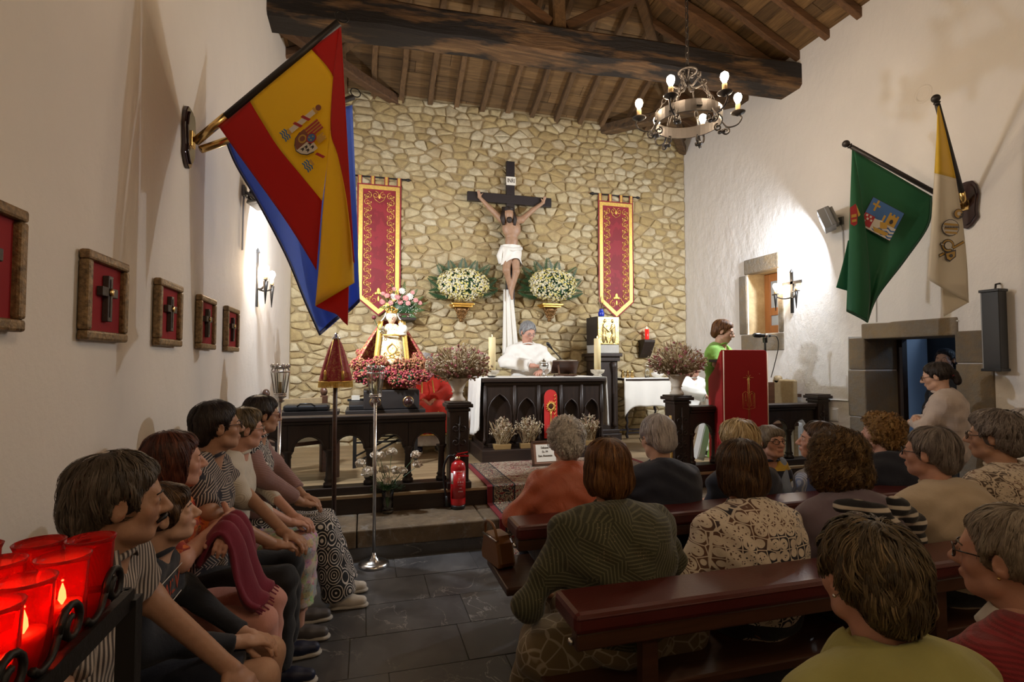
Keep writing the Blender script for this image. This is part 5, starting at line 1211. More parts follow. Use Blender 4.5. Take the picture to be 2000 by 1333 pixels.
# gold ropes hooked on the right-hand post, cable and clear bag on the nave floor
pbr('gold_rope', (.50,.30,.07), .6, bump=.8, bscale=90)
q = atY(1310, 800, RY-.15); b = MB(); b.tube([(q.x, RY-.14, ZP+.62), (q.x+.006, RY-.15, ZP+.35), (q.x+.004, RY-.145, ZP+.03)], .014, 8); o = b.build('barrier_rope', 'gold_rope', None, True); tag(o, 'gold rope hanging down the carved post by the pink bouquet', 'rope')
q = atZ(975, 1150, .01); V, Q = sdf_mesh([ell((0,0,.09),(.07,.06,.09)), ell((.03,.05,.07),(.06,.06,.07)), ell((0,.01,.19),(.035,.03,.04))], .01, .03, (), .01, lambda P, f: f+.008*np.sin(P[...,0]*70+P[...,2]*40)*np.sin(P[...,1]*60)); o = np_mesh('plastic_bag', [(V, Q, 0)], [MATS['glass']], None); o.location = (q.x+.06, q.y+.05, .002); tag(o, 'crumpled clear plastic bag below the end of the front pew', 'bag')
# ------------------------------------------------------------------ floodlights
def flood(c, aim, wallx, lab):
    t = thing('floodlight', lab, 'floodlight', c, 0, 'wall floodlights'); R = Vector(aim).to_track_quat('-Z', 'Y').to_matrix(); b = MB()
    P = lambda x, y, z: R @ Vector((x, y, z))
    b.box(P(0,0,.05), (.30,.23,.05), R); b.build('housing', pbr('grey_metal', (.20,.20,.20), .5, .5), t, bevel=.008)
    for a, s in (((-.14,0,-.0),(.012,.23,.09)), ((.14,0,-.0),(.012,.23,.09)), ((0,.11,0),(.29,.012,.09)), ((0,-.11,0),(.29,.012,.09))): MB().box(P(*a), s, R).build('visor', 'grey_metal', t)
    for k in range(6): MB().box(P(-.10+.04*k,0,.09), (.008,.20,.035), R).build('fin', 'grey_metal', t)
    MB().box(P(0,0,-.005), (.25,.19,.004), R).build('lit_panel', pbr('flood_glow', (1,1,1), .5, emit=(.95,.97,1), estr=12), t)
    w_ = Vector((wallx, c[1]-.02, c[2]))-Vector(c); b = MB(); b.tube([w_, P(0,-.1,.07)], .014, 8); b.box(w_, (.02,.09,.09)); b.build('wall_arm', 'grey_metal', t)
    b = MB(); b.tube(catmull([w_+Vector((0,0,-.03)), w_+Vector((0,-.03,-.12)), w_+Vector((0,-.035,-.5))], 6), .008, 6); b.build('cable', pbr('grey_cable', (.5,.5,.5), .6), t, True)
flood(FLOOD_L, AIM_L, XL+.012, 'white floodlight on the wall behind the blue flag'); flood(FLOOD_R, AIM_R, XR-.012, 'white floodlight on the wall behind the green flag')
# ------------------------------------------------------------------ chandelier
def chandelier(c, top, lab, scale=1.0, rot0=0.0, glow='bulb_glow'):
    t = thing('chandelier', lab, 'chandelier', c); t.rotation_euler = (0,0,rot0); S_ = scale; R1 = .285*S_; iron = pbr('wrought_iron', (.045,.038,.034), .45, .35, bump=.25, bscale=60)
    b = MB(); b.lathe([(R1-.006,-.05),(R1+.006,-.05),(R1+.006,.05),(R1-.006,.05),(R1-.006,-.05)], (0,0,0), 40); b.build('ring', iron, t)
    for i in range(8): a = i*PI/4; MB().box((math.cos(a+.4)*(R1+.008), math.sin(a+.4)*(R1+.008), 0), (.02,.05,.03), rotz(a+.4)).build('ornament', iron, t, bevel=.004)
    zc = .44*S_
    b = MB(); b.torus((0,0,zc), .075*S_, .013, (0,0,1), 22, 6)
    for i in range(6):
        a = i*PI/3; x, y = math.cos(a), math.sin(a); b.tube([(0,0,zc-.07)] + spiral((x*.045,y*.045,zc-.01), .035, .012, -PI*.6, 1.1, 10, (x,y,0), (0,0,1)), .007, 5)
    b.tube([(0,0,zc-.14),(0,0,zc+.06)], .012, 8); b.build('crown', iron, t, True)
    n = 6
    for i in range(n):
        a = 2*PI*i/n + .55; x, y = math.cos(a), math.sin(a); ax = (x,y,0)
        b = MB(); b.tube(catmull([(x*.015,y*.015,zc-.10),(x*.06,y*.06,zc-.15),(x*.14,y*.14,zc-.12)],5)+spiral((x*.14,y*.14,zc-.095), .025, .014, -PI/2, 1.0, 10, ax, (0,0,1)), .009, 6, None, True); b.build('top_scroll', iron, t, True)
        b = MB(); p0 = Vector((x*.14,y*.14,zc-.125)); p1 = Vector((x*R1*.97,y*R1*.97,.06)); L = (p1-p0).length; k = max(4, int(L/.055)); d = (p1-p0)/k
        for q in range(k):
            c0 = p0+d*(q+.5); zdir = d.normalized(); s = Vector((-y,x,0)) if q % 2 else zdir.cross(Vector((-y,x,0)))
            h_ = d.length*.62; w_ = .013; b.tube(catmull([c0+zdir*h_, c0+zdir*h_*.5+s*w_, c0-zdir*h_*.5+s*w_, c0-zdir*h_, c0-zdir*h_*.5-s*w_, c0+zdir*h_*.5-s*w_], 3, True)+[c0+zdir*h_], .0038, 5, None, False)
        b.build('chain', iron, t, True)
        # arm, cup, candle sleeve, bulb
        RA = .43*S_; b = MB(); b.tube(catmull([(x*R1,y*R1,-.02),(x*(R1+.05),y*(R1+.05),-.085),(x*(RA-.01),y*(RA-.01),-.07),(x*(RA+.03),y*(RA+.03),-.01),(x*RA,y*RA,.03)],6), .010, 6, None, True, .6)
        b.tube(spiral((x*(R1+.035),y*(R1+.035),-.12), .04, .012, PI/2, -1.3, 14, ax, (0,0,1)), .008, 5); b.tube(spiral((x*(R1-.03),y*(R1-.03),-.085), .035, .012, PI/2, 1.2, 14, ax, (0,0,1)), .008, 5); b.build('arm', iron, t, True)
        b = MB()
        for q in range(4): aa = q*PI/2; b.sphere((x*(R1+.0)+.02*math.cos(aa), y*(R1+.0)+.02*math.sin(aa), -.125), (.02,.02,.014), 7, 5)
        b.build('iron_flower', iron, t, True)
        o = Vector((x*RA,y*RA,.03)); MB().lathe([(.012,-.02),(.03,-.008),(.058,.006),(.062,.014),(.056,.012),(.02,.0)], o, 20).build('drip_cup', iron, t, True)
        MB().lathe([(.020,.0),(.021,.085),(.017,.09)], o, 14).build('candle_sleeve', pbr('candle_card', (.55,.38,.18), .6), t, True)
        MB().lathe([(.012,.085),(.016,.10),(.03,.128),(.034,.15),(.028,.172),(.012,.184),(.002,.186)], o, 16).build('bulb', glow, t, True)
    L = top-(c[2]+zc+.05); b = MB(); k = int(L/.06)
    for q in range(k):
        c0 = Vector((0,0,zc+.06+.06*(q+.5))); s = Vector((1,0,0)) if q % 2 else Vector((0,1,0)); b.tube(catmull([c0+Vector((0,0,.037)), c0+Vector((0,0,.02))+s*.014, c0+Vector((0,0,-.02))+s*.014, c0-Vector((0,0,.037)), c0+Vector((0,0,-.02))-s*.014, c0+Vector((0,0,.02))-s*.014], 3, True)+[c0+Vector((0,0,.037))], .004, 5, None, False)
    b.build('hanging_chain', iron, t, True); b = MB(); b.tube([(.006,.006,zc+.05),(.008,-.01,zc+L*.5),(.006,.006,zc+L)], .004, 5); b.build('cord', iron, t)
cc_ = atD(1344, 234, 4.7); chandelier(cc_, 6.75, 'black iron ring chandelier with glowing bulbs hanging before the tie beam', 1.0, .1)
chandelier(Vector((1.7, -.9, 4.0)), 6.8, 'black iron ring chandelier over the rear pews', 1.0, .3, 'bulb_glow_nave')
# ------------------------------------------------------------------ wall sconces
def sconce(wx, pts, lab, cross):
    s = -1 if wx > 0 else 1; o = Vector((wx+s*.012, pts['c'].y, pts['c'].z)); t = thing('wall_sconce', lab, 'sconce', o, 0, 'iron wall sconces'); h1, h2 = pts['t']-o.z, pts['b']-o.z
    b = MB(); b.bbox((-.006,-.022,h2),(.006,.022,h1-.04)); b.tube([(0,0,h1-.05),(0,0,h1)], [.026,.004], 6)
    b.build('backplate', 'black_iron', t)
    if cross: b = MB(); b.bbox((-.006,-.16,h1-.20),(.006,.16,h1-.165)); b.build('cross_arm', 'black_iron', t)
    for q in (-1, 1):
        e = Vector((s*.10, q*.17, -.0)); b = MB(); b.tube(catmull([(0,0,h2*.35),(s*.05,q*.08,h2*.35-.01),(s*.10,q*.16,h2*.35+.02)],5), .010, 6); b.build('arm', 'black_iron', t, True); z0 = h2*.35
        b = MB(); b.tube([(e.x,e.y,z0-.16),(e.x,e.y,z0-.02),(e.x,e.y,z0+.05)], [.003,.016,.024], 8); b.tube([(e.x,e.y-.055,z0+.055),(e.x,e.y,z0+.06),(e.x,e.y+.055,z0+.055)], .008, 6); b.build('torch_holder', 'black_iron', t, True)
        MB().lathe([(.016,z0+.06),(.016,z0+.11),(.012,z0+.112)], (e.x,e.y,0), 12).build('candle_sleeve', 'candle_card', t, True)
        if pts['lit'] == q or pts['lit'] == 2:
            MB().lathe([(.010,z0+.11),(.016,z0+.125),(.03,z0+.155),(.03,z0+.175),(.02,z0+.195),(.002,z0+.202)], (e.x,e.y,0), 14).build('bulb', 'bulb_glow', t, True)
pr_ = atX(1548, 565, XR); sconce(XR, {'c': pr_, 't': atX(1548,525,XR).z, 'b': atX(1548,612,XR).z, 'lit': 1}, 'iron cross sconce with one lit bulb beside the window niche', True)
pl_ = atX(500, 545, XL); sconce(XL, {'c': pl_, 't': atX(500,483,XL).z, 'b': atX(500,600,XL).z, 'lit': 2}, 'iron torch sconce below the floodlight near the stone wall', False)
# ------------------------------------------------------------------ framed crosses along the left wall
pbr('frame_gilt', (.20,.125,.055), .5, .35, bump=.9, bscale=70, var=.6, vscale=50); pbr('frame_red', (.27,.006,.010), .8, bump=.1, bscale=200); pbr('cross_grey', (.06,.05,.045), .5, .2, bump=.3, bscale=80)
FR = [(-60,28,395,412,655,650,'framed dark cross on red velvet nearest the votive candles'), (160,242,484,515,666,668,'framed dark cross on red velvet above the man in stripes'), (305,351,543,558,675,678,'framed dark cross on red velvet above the red haired woman'), (387,418,575,586,682,684,'framed dark cross on red velvet above the woman in feather print'), (441,464,598,605,686,688,'framed dark cross on red velvet closest to the torch sconce')]
for i, (x0, x1, t0, t1, b0, b1, lab) in enumerate(FR):
    if i == 0: ya, yb = atX(160,600,XL).y-.82-.18, atX(160,600,XL).y-.49; a = atX(28,412,XL); c = atX(28,650,XL); ya, yb = a.y-.36, a.y; zt, zb = a.z, c.z
    else: ya, yb = atX(x0,600,XL+.02).y, atX(x1,600,XL+.02).y; zt = .5*(atX(x0,t0,XL+.02).z+atX(x1,t1,XL+.02).z); zb = .5*(atX(x0,b0,XL+.02).z+atX(x1,b1,XL+.02).z)
    w_, h_ = yb-ya, zt-zb; t = thing('station_frame', lab, 'picture', (XL+.004, (ya+yb)/2, (zt+zb)/2), 0, 'framed crosses along the wall')
    fw = .036
    for nm, a, s in (('moulding',(.018,0,h_/2-fw/2),(.036,w_,fw)),('moulding',(.018,0,-h_/2+fw/2),(.036,w_,fw)),('moulding',(.018,-w_/2+fw/2,0),(.036,fw,h_-2*fw)),('moulding',(.018,w_/2-fw/2,0),(.036,fw,h_-2*fw))): MB().box(a, s).build(nm, 'frame_gilt', t, bevel=.009)
    MB().box((.008,0,0),(.012,w_-fw,h_-fw)).build('red_panel', 'frame_red', t)
    k = h_*.27; x_ = .025; tk = .022
    cr_ = MB(); cr_.box((x_,0,-.0),(tk,.036,2*k)); cr_.box((x_,0,k*.28),(tk,1.42*k,.036)); co = cr_.build('cross', 'cross_grey', t, bevel=.003)
    e = MB(); e.box((x_+tk/2+.001,0,-k*.3),(.003,.014,k)); e.box((x_+tk/2+.001,0,k*.65),(.003,.014,k*.4))
    e.build('cross_inlay', 'black_wood', co); MB().lathe([(.016,0),(.014,.006),(.002,.009)], (x_+tk/2,0,k*.28), 14, None, rot('Y', PI/2)).build('medallion', 'brass', co, True)
# ------------------------------------------------------------------ flags
def m_flag(name, col, tr=.55, rough=.55):
    m, t, b = newmat(name); b.inputs['Base Color'].default_value = c3(col); b.inputs['Roughness'].default_value = rough; b.inputs['Sheen Weight'].default_value = .2
    tl = t.add('ShaderNodeBsdfTranslucent', {'Color': c3(col)}); mx = t.add('ShaderNodeMixShader', {0: tr, 1: b.outputs[0], 2: tl.outputs[0]}); t.l.new(t.bump(t.noise(t.coord(), 500, 2, .5), .08, .002), b.inputs['Normal'])
    t.l.new(mx.outputs[0], t.n['Material Output'].inputs[0]); return m
m_flag('flag_red', (.60,.014,.012)); m_flag('flag_yellow', (.90,.64,.03)); m_flag('flag_blue', (.14,.27,.80)); m_flag('flag_navy', (.015,.025,.11), .1); m_flag('flag_green', (.018,.17,.075), .4); m_flag('flag_green_hem', (.006,.06,.03), .05); m_flag('flag_white', (.78,.72,.60), .4); m_flag('flag_gold', (.80,.56,.04), .35)
for n_, c_ in (('print_red', (.40,.02,.03)), ('print_white', (.70,.66,.58)), ('print_gold', (.55,.33,.05)), ('print_blue', (.05,.16,.42)), ('print_black', (.03,.025,.03)), ('print_green', (.06,.14,.06)), ('print_brown', (.22,.07,.04))): m_flag(n_, c_, .15, .6)
def polyl(P, t):
    P = [Vector((*p, 0)) for p in P]; L = [0]
    for a, b in zip(P, P[1:]): L.append(L[-1]+(b-a).length)
    s = t*L[-1]
    for i in range(len(P)-1):
        if s <= L[i+1] or i == len(P)-2:
            k = (s-L[i])/max(1e-9, L[i+1]-L[i]); return P[i].lerp(P[i+1], k)
def vplane(p0, p1):
    """vertical plane through two points: returns pixel -> point mapper with an offset towards the camera"""
    d = Vector((p1.x-p0.x, p1.y-p0.y, 0)).normalized(); n = Vector((d.y, -d.x, 0)); n = -n if n.dot(CAM-p0) < 0 else n
    def f(px, py, off=0.0):
        r = ray(px, py); t = (p0+n*off-CAM).dot(n)/r.dot(n); return CAM+r*t
    return f
def strip(name, A, B, fm, mat, parent, off=lambda u, v: 0, nu=14, nv=36, solid=.003):
    A = [tuple(p) for p in catmull([(*p, 0) for p in A], 6)]; B = [tuple(p) for p in catmull([(*p, 0) for p in B], 6)]; A = [p[:2] for p in A]; B = [p[:2] for p in B]; b = MB()
    def g(u, v): p = polyl(A, v).lerp(polyl(B, v), u); return fm(p.x, p.y, off(u, v))
    b.grid(nu, nv, g); return b.build(name, mat, parent, True, solid=solid)
def pole(name, p0, p1, r, parent, ball, mat='bench_wood', brass=.16, f=.12):
    d = (p1-p0); b = MB(); b.tube([p0+d*f, p1], r, 12); b.build('pole', mat, parent, True); MB().tube([p0, p0+d*(f+.02)], r*1.12, 12).build('brass_socket', 'brass', parent, True)
    if ball: dn = d.normalized(); b = MB(); b.tube([p1, p1+dn*.02, p1+dn*.03], [r*.7, r*1.3, r*.7], 12); b.sphere(p1+dn*(.03+ball*.8), ball, 14, 10); b.build('finial', mat, parent, True)
    else: b = MB(); b.torus(p1+Vector((.015,0,.035)), .035, .004, (.3,-1,.2), 20, 5); b.build('ring', 'black_iron', parent, True)
def bracket(c, s, lab, rz=0, sh=1.0):
    t = thing('flag_bracket', lab, 'bracket', c, 0, 'wooden flag brackets'); pr2 = [(-.07,.13),(-.045,.165),(0,.17),(.045,.165),(.07,.13),(.085,.06),(.07,-.06),(.075,-.11),(.03,-.165),(0,-.18),(-.03,-.165),(-.075,-.11),(-.07,-.06),(-.085,.06)]
    MB().prism([(u*sh, v*sh) for u, v in pr2], lambda u, v, q: (s*q, u, v), 0, .022).build('board', 'lacquer_dark', t, bevel=.006); MB().prism([(u*.8*sh, v*.85*sh) for u, v in pr2], lambda u, v, q: (s*q, u, v), .022, .032).build('raised_panel', 'lacquer_dark', t, bevel=.004); MB().box((s*.036,0,-.01),(.01,.06,.09)).build('brass_plate', 'brass', t, bevel=.003)
LB = atX(374, 270, XL+.03); bracket(Vector((XL+.003, LB.y, LB.z)), 1, 'shaped wooden wall bracket holding the striped and blue flag poles')
LBp = LB+Vector((.02,0,-.02)); tip = atD(662, 44, 2.9)
es = thing('spanish_flag', 'red and yellow striped flag with coat of arms on a sloping dark pole', 'flag', LBp); O = lambda f: (lambda px, py, off=0.0: f(px, py, off)-LBp)
pole('pole', Vector(), tip-LBp, .021, es, 0, 'black_brown', f=.2); fs = O(vplane(LBp, tip))
wv = lambda a, k, ph: (lambda u, v: a*math.sin(v*k+u*2+ph)*v)
strip('red_stripe', [(428,248),(470,308),(540,405),(580,465),(618,528)], [(488,198),(516,245),(545,290),(590,345),(629,392)], fs, 'flag_red', es, lambda u, v: .03*math.sin(v*4+.5)*v)
strip('yellow_stripe', [(488,198),(516,245),(545,290),(590,345),(629,392)], [(607,95),(651,150),(648,215),(642,290),(629.5,391)], fs, 'flag_yellow', es, lambda u, v: .03*math.sin(v*4+.5)*v*(1-u)+.02*u*v, 18)
strip('red_stripe', [(607,95),(630,123),(651,151)], [(663,54),(659,100),(652,151)], fs, 'flag_red', es, lambda u, v: .01*u, 8, 12)
fold = lambda u, v: .02+.11*math.sin(PI*min(1,u*.6+.25))*min(1, v*2.5+.1)
strip('red_fold', [(663,54),(651,151),(646,255),(660,303),(676,380),(686,460),(690,510)], [(666,52),(674,200),(681,330),(688,450),(692,515)], fs, 'flag_red', es, lambda u, v: .015+.04*v+.05*u*min(1,v*2), 10, 40)
strip('yellow_fold', [(645,255),(640,310),(630,420),(623,520),(616,598)], [(646,255),(661,306),(677,383),(688,468),(692,553)], fs, 'flag_yellow', es, lambda u, v: .02+.07*v*(.4+math.sin(PI*u)*.9), 16, 40)
strip('red_tail', [(617,598),(628,582),(642,573),(668,562),(681,558)], [(619,600),(640,608),(658,615),(670,628),(679,636)], fs, 'flag_red', es, lambda u, v: .02+.05*v, 10, 24)
# coat of arms printed on the yellow stripe
em = MB(); ea = math.radians(-28)
def E(u, v): return fs(609+u*.59-v*.77, 270+u*.81+v*.64, .026)
def lay(poly, m, lift=0): 
    a = em.V([E(u, v)+Vector((0,-.0015*lift,0)) for u, v in poly]); em.F([tuple(a+i for i in t) for t in tessellate_polygon([[Vector((u, v, 0)) for u, v in poly]])], m)
def circ(x, y, r, n=14, ry=None): return [(x+r*math.cos(2*PI*i/n), y+(ry or r)*math.sin(2*PI*i/n)) for i in range(n)]
PR = ['print_red','print_white','print_gold','print_blue','print_black','print_green','print_brown']
shl = [(-23,-30),(23,-30),(23,12),(19,26),(10,35),(0,39),(-10,35),(-19,26),(-23,12)]
lay([(u*1.06, v*1.04) for u, v in shl], 4, 1); lay(shl, 1, 2); lay([(-23,-30),(0,-30),(0,2),(-23,2)], 2, 3)
for k in range(4): lay([(-21+k*5.6,-30),(-18+k*5.6,-30),(-18+k*5.6,2),(-21+k*5.6,2)], 0, 4)
lay([(0,-30),(23,-30),(23,2),(0,2)], 0, 3); lay([(5,-24),(9,-24),(9,-20),(12,-20),(12,-24),(16,-24),(16,-20),(19,-24),(19,-5),(5,-5)], 2, 4)
lay([(0,2),(23,2),(23,12),(19,26),(10,35),(0,38)], 1, 3)
for x, y in ((7,10),(15,10),(7,20),(14,21),(6,28)): lay([(x-2,y-4),(x+2,y-3),(x+3,y+3),(x,y+1),(x-3,y+4)], 4, 4)
lay([(0,2),(-23,2),(-23,12),(-19,26),(-10,35),(0,38)], 6, 3); lay(circ(-10,16,8,12,9), 2, 4); lay(circ(-10,16,5,10,6), 6, 5); lay(circ(0,1,9.5,18,11), 0, 5); lay(circ(0,1,7,16,8.5), 3, 6)
for x, y in ((0,-3),(-3,4),(3,4)): lay(circ(x,y,1.6,8), 2, 7)
for s in (-1,1):
    x = s*37; lay([(x-5,-34),(x+5,-34),(x+5,26),(x-5,26)], 1, 2); lay([(x-6.5,-39),(x+6.5,-39),(x+6.5,-34),(x-6.5,-34)], 2, 3); lay([(x-6.5,26),(x+6.5,26),(x+6.5,31),(x-6.5,31)], 2, 3); lay(circ(x,-45,6,10,6), 6, 3)
    for k in range(3): lay([(x-11,33+k*5),(x-5,31+k*5),(x,34+k*5),(x+5,31+k*5),(x+11,33+k*5),(x+11,36+k*5),(x+5,34+k*5),(x,37+k*5),(x-5,34+k*5),(x-11,36+k*5)], 3, 3)
    lay([(x-8,-12),(x+8,-20),(x+8,-14),(x-8,-6)], 0, 4); lay([(x-8,8),(x+8,0),(x+8,6),(x-8,14)], 0, 4)
lay([(-20,-32),(20,-32),(22,-44),(14,-50),(0,-53),(-14,-50),(-22,-44)], 2, 3); lay([(-15,-40),(15,-40),(14,-47),(0,-50),(-14,-47)], 0, 4); lay(circ(0,-56,4), 2, 5)
# keep only what lies on the visible stripe (the rest runs into the fold)
def inside(p):
    d = p+LBp-CAM; zf = d.dot(_F); px = 1000+F_PX*d.dot(_R)/zf; py = 666.5-F_PX*d.dot(_U)/zf; return px < 648-(py-150)*.055
em2 = MB(); em2.v = em.v; em2.a = em.a
for f_, m_ in zip(em.f, em.m):
    if all(inside(Vector(em.v[i])) for i in f_): em2.F([f_], m_)
tag(em2.build('coat_of_arms', PR, es), kind='stuff')
# blue flag on the second pole of the bracket
LB2 = LBp+Vector((.02,.03,-.03)); tip2 = atD(690, 190, 3.75)
bf = thing('blue_flag', 'plain blue flag with navy hem hanging behind the striped flag', 'flag', LB2); pole('pole', Vector(), tip2-LB2, .019, bf, 0, 'black_brown', f=.26); fb_ = (lambda f: (lambda px, py, off=0.0: f(px, py, off)-LB2))(vplane(LB2, tip2))
Lb = [(441,271),(462,322),(505,395),(560,500),(598,592),(626,655)]; Rb_ = [(688,205),(692,300),(697,420),(700,520),(703,588)]
strip('cloth', Lb, Rb_, fb_, 'flag_blue', bf, lambda u, v: .05*math.sin(u*11+v*3)*v, 40, 40)
hem = strip('hem', [(x-2.5,y+1) for x, y in Lb], [(x+1.5,y-1) for x, y in Lb], fb_, 'flag_navy', bf, lambda u, v: .05*math.sin(v*3)*v+.004, 3, 40)
strip('hem', [(626,655),(652,630),(680,612),(703,590)], [(625,648),(651,623),(679,605),(702,583)], fb_, 'flag_navy', bf, lambda u, v: .05*math.sin(v*11+3)+.006, 3, 30)
# right-hand bracket: green flag and white-yellow flag
RB = atX(1886, 400, XR-.03); bracket(Vector((XR-.003, RB.y, RB.z)), -1, 'shaped wooden wall bracket holding the green and white flag poles', 0, 1.25)
RBp = RB+Vector((-.02,.02,-.02)); tg = atD(1663, 287, 5.0); gf = thing('green_flag', 'green flag with towered coat of arms hanging from a sloping pole', 'flag', RBp)
pole('pole', Vector(), tg-RBp, .021, gf, .034, 'black_brown'); fg = (lambda f: (lambda px, py, off=0.0: f(px, py, off)-RBp))(vplane(RBp, tg))
strip('cloth', [(1665,293),(1676,370),(1688,470),(1694,570),(1694,630)], [(1821,384),(1815,440),(1768,510),(1715,580),(1695,631)], fg, 'flag_green', gf, lambda u, v: .03*math.sin(u*8+v*2)*v, 26, 40)
strip('folded_edge', [(1664,290),(1660,400),(1657,500),(1653,609)], [(1667,295),(1680,370),(1693,470),(1700,570),(1695,630)], fg, 'flag_green', gf, lambda u, v: .05+.05*math.sin(PI*u)*v, 14, 40)
strip('back_fold', [(1656,470),(1646,515),(1633,562)], [(1662,470),(1660,520),(1657,569)], fg, 'flag_green', gf, lambda u, v: -.06, 8, 16)
strip('hem', [(1821,384),(1815,440),(1768,510),(1715,580),(1695,631)], [(1817,386),(1811,440),(1764,508),(1711,578),(1691,630)], fg, 'flag_green_hem', gf, lambda u, v: .03*math.sin(8+v*2)*v+.006, 3, 30); strip('hem', [(1653,609),(1672,618),(1694,631)], [(1653,604),(1672,613),(1694,626)], fg, 'flag_green_hem', gf, lambda u, v: .1, 3, 16)
em = MB(); ga = math.radians(28); G0 = (1718, 432)
def E(u, v): return fg(G0[0]+u*math.cos(ga)-v*math.sin(ga), G0[1]+u*math.sin(ga)+v*math.cos(ga), .045)
lay([(-34,-36),(36,-36),(36,26),(-34,26)], 4, 1); lay([(-33,-35),(35,-35),(35,0),(-33,0)], 3, 2); lay([(-33,0),(35,0),(35,25),(-33,25)], 1, 2)
for k in range(3): lay([(-8+0,6+k*7)]+[(-8+i*7.2, 4+k*7+(3 if i%2 else 0)) for i in range(1,7)]+[(-8+i*7.2, 7+k*7+(3 if i%2 else 0)) for i in reversed(range(0,7))], 3, 3)
lay([(10,-24),(14,-24),(14,-20),(18,-20),(18,-24),(22,-24),(22,-20),(26,-20),(26,-24),(30,-24),(30,0),(10,0)], 2, 3); lay(circ(20,-8,3.5,10,5), 4, 4); lay([(2,-14),(6,-14),(6,0),(2,0)], 2, 3)
lay([(-22,-34),(-18,-34),(-18,-26),(-12,-26),(-12,-22),(-18,-22),(-18,-12),(-22,-12),(-22,-22),(-28,-22),(-28,-26),(-22,-26)], 2, 3); lay([(-33,-2),(-12,-2),(-12,22),(-33,22)], 0, 4)
for x, y in ((-28,2),(-20,2),(-24,8),(-16,8),(-28,14)): lay([(x-2,y-2),(x+2,y-2),(x+2,y+2),(x-2,y+2)], 1, 5)
lay([(-12,2),(4,-2),(8,10),(-2,18),(-12,14)], 1, 5); lay([(0,2),(14,-2),(18,8),(6,14)], 2, 6); lay([(-8,16),(26,14),(22,22),(-2,24)], 2, 5)
tag(em.build('coat_of_arms', PR, gf), kind='stuff')
em = MB(); 
def E(u, v): return fg(1668+u, 428+v, .11)
lay([(-8,-22),(3,-30),(7,-14),(6,10),(0,14),(-7,10)], 0, 1); lay([(4,-28),(12,-8),(8,-4)], 2, 2); lay([(-6,-8),(4,-10),(4,-4),(-6,-2)], 2, 3); lay([(-5,2),(4,0),(4,5),(-5,7)], 2, 3); em.build('crown_print', PR, gf)
tw2 = atD(1831, 205, 4.4); wf = thing('white_yellow_flag', 'white and yellow flag with crossed keys hanging from a steep pole', 'flag', RBp+Vector((0,-.03,.01))); o2 = Vector(wf.location)
pole('pole', Vector(), tw2-o2, .021, wf, .034, 'black_brown'); fw_ = (lambda f: (lambda px, py, off=0.0: f(px, py, off+.05)-o2))(vplane(o2+Vector((-.3,-.25,0)), o2+Vector((0,.15,0)) if False else o2+Vector((.5,-.42,0))+Vector((.2,.0,0))))
_wp = vplane(tw2, tw2+Vector((.9,-.25,0))); fw_ = lambda px, py, off=0.0: _wp(px, py, off+.03)-o2
fo = lambda u, v: .05*math.sin(PI*u*1.5+.3)
strip('yellow_half', [(1831,210),(1829,270),(1825,338)], [(1834,206),(1852,280),(1867,349)], fw_, 'flag_gold', wf, lambda u, v: fo(u,v)*v, 14, 20); strip('white_half', [(1825,338),(1818,450),(1811,546)], [(1867,349),(1881,440),(1889,520),(1892,592)], fw_, 'flag_white', wf, fo, 16, 30)
strip('white_underfold', [(1836,548),(1839,585),(1843,619)], [(1890,560),(1891,575),(1890,592)], fw_, 'flag_white', wf, lambda u, v: -.05, 12, 12)
em = MB(); 
def E(u, v): return fw_(1858+u, 468+v, fo((u+40)/70, .5)+.012)
lay(circ(-2,-23,17.5,18,16.5), 4, 1); lay(circ(-2,-23,16,18,15), 1, 2)
for k in range(3): lay([(-15+k,-32+k*8),(12-k,-30+k*8),(13-k,-26+k*8),(-15+k,-28+k*8)], 2, 3)
for k in range(9): lay([(-14+k*3,-22),(-12.5+k*3,-27),(-11+k*3,-22)], 4, 4)
for x, y, r in ((-7,12,13),(14,-50,10)): lay(circ(x,y,r,16), 4, 1); lay(circ(x,y,r-1.5,16), 2, 2); lay(circ(x,y,r-4.5,14), 4, 3); lay(circ(x,y,r-6,14), 1, 4)
lay([(-26,30),(22,2),(25,7),(-23,35)], 4, 3); lay([(-25,31),(22,3.5),(24,6.5),(-23,33.5)], 2, 4); lay([(-14,26),(8,20),(8,34),(-4,44),(-12,40)], 4, 3); lay([(-12,28),(6,23),(6,33),(-4,41),(-10,38)], 2, 4); lay([(-22,6),(4,18),(2,22),(-24,10)], 4, 4); lay([(-21,8),(2,18.5),(1,20.5),(-22,10)], 1, 5); lay(circ(-2,32,3.5,8), 4, 5)
em.build('keys_print', PR, wf)
# ------------------------------------------------------------------ column loudspeaker, switch plate, cable ducts
a, c = atX(1938, 569, XR-.1), atX(1938, 723, XR-.1); sp = thing('column_loudspeaker', 'tall narrow black loudspeaker hung on the wall past the doorway', 'loudspeaker', (XR-.005, a.y, c.z)); h_ = a.z-c.z
Rs = rotz(.0); MB().bbox((-.13,-.065,0),(-.03,.065,h_)).build('cabinet', 'black_plastic', sp, bevel=.004); MB().bbox((-.132,.06,.01),(-.03,.069,h_-.01)).build('side_panel', 'grey_metal', sp)
for z in (-.012, h_-.01): MB().bbox((-.145,-.075,z),(-.025,.077,z+.024)).build('end_plate', 'black_plastic', sp, bevel=.004)
b = MB(); b.tube([(-.06,0,h_),(-.05,0,h_+.06),(0,0,h_+.07)], .008, 8); b.tube([(-.04,0,h_*.5),(0,0,h_*.5)], .02, 8); b.build('hook', 'black_iron', sp, True)
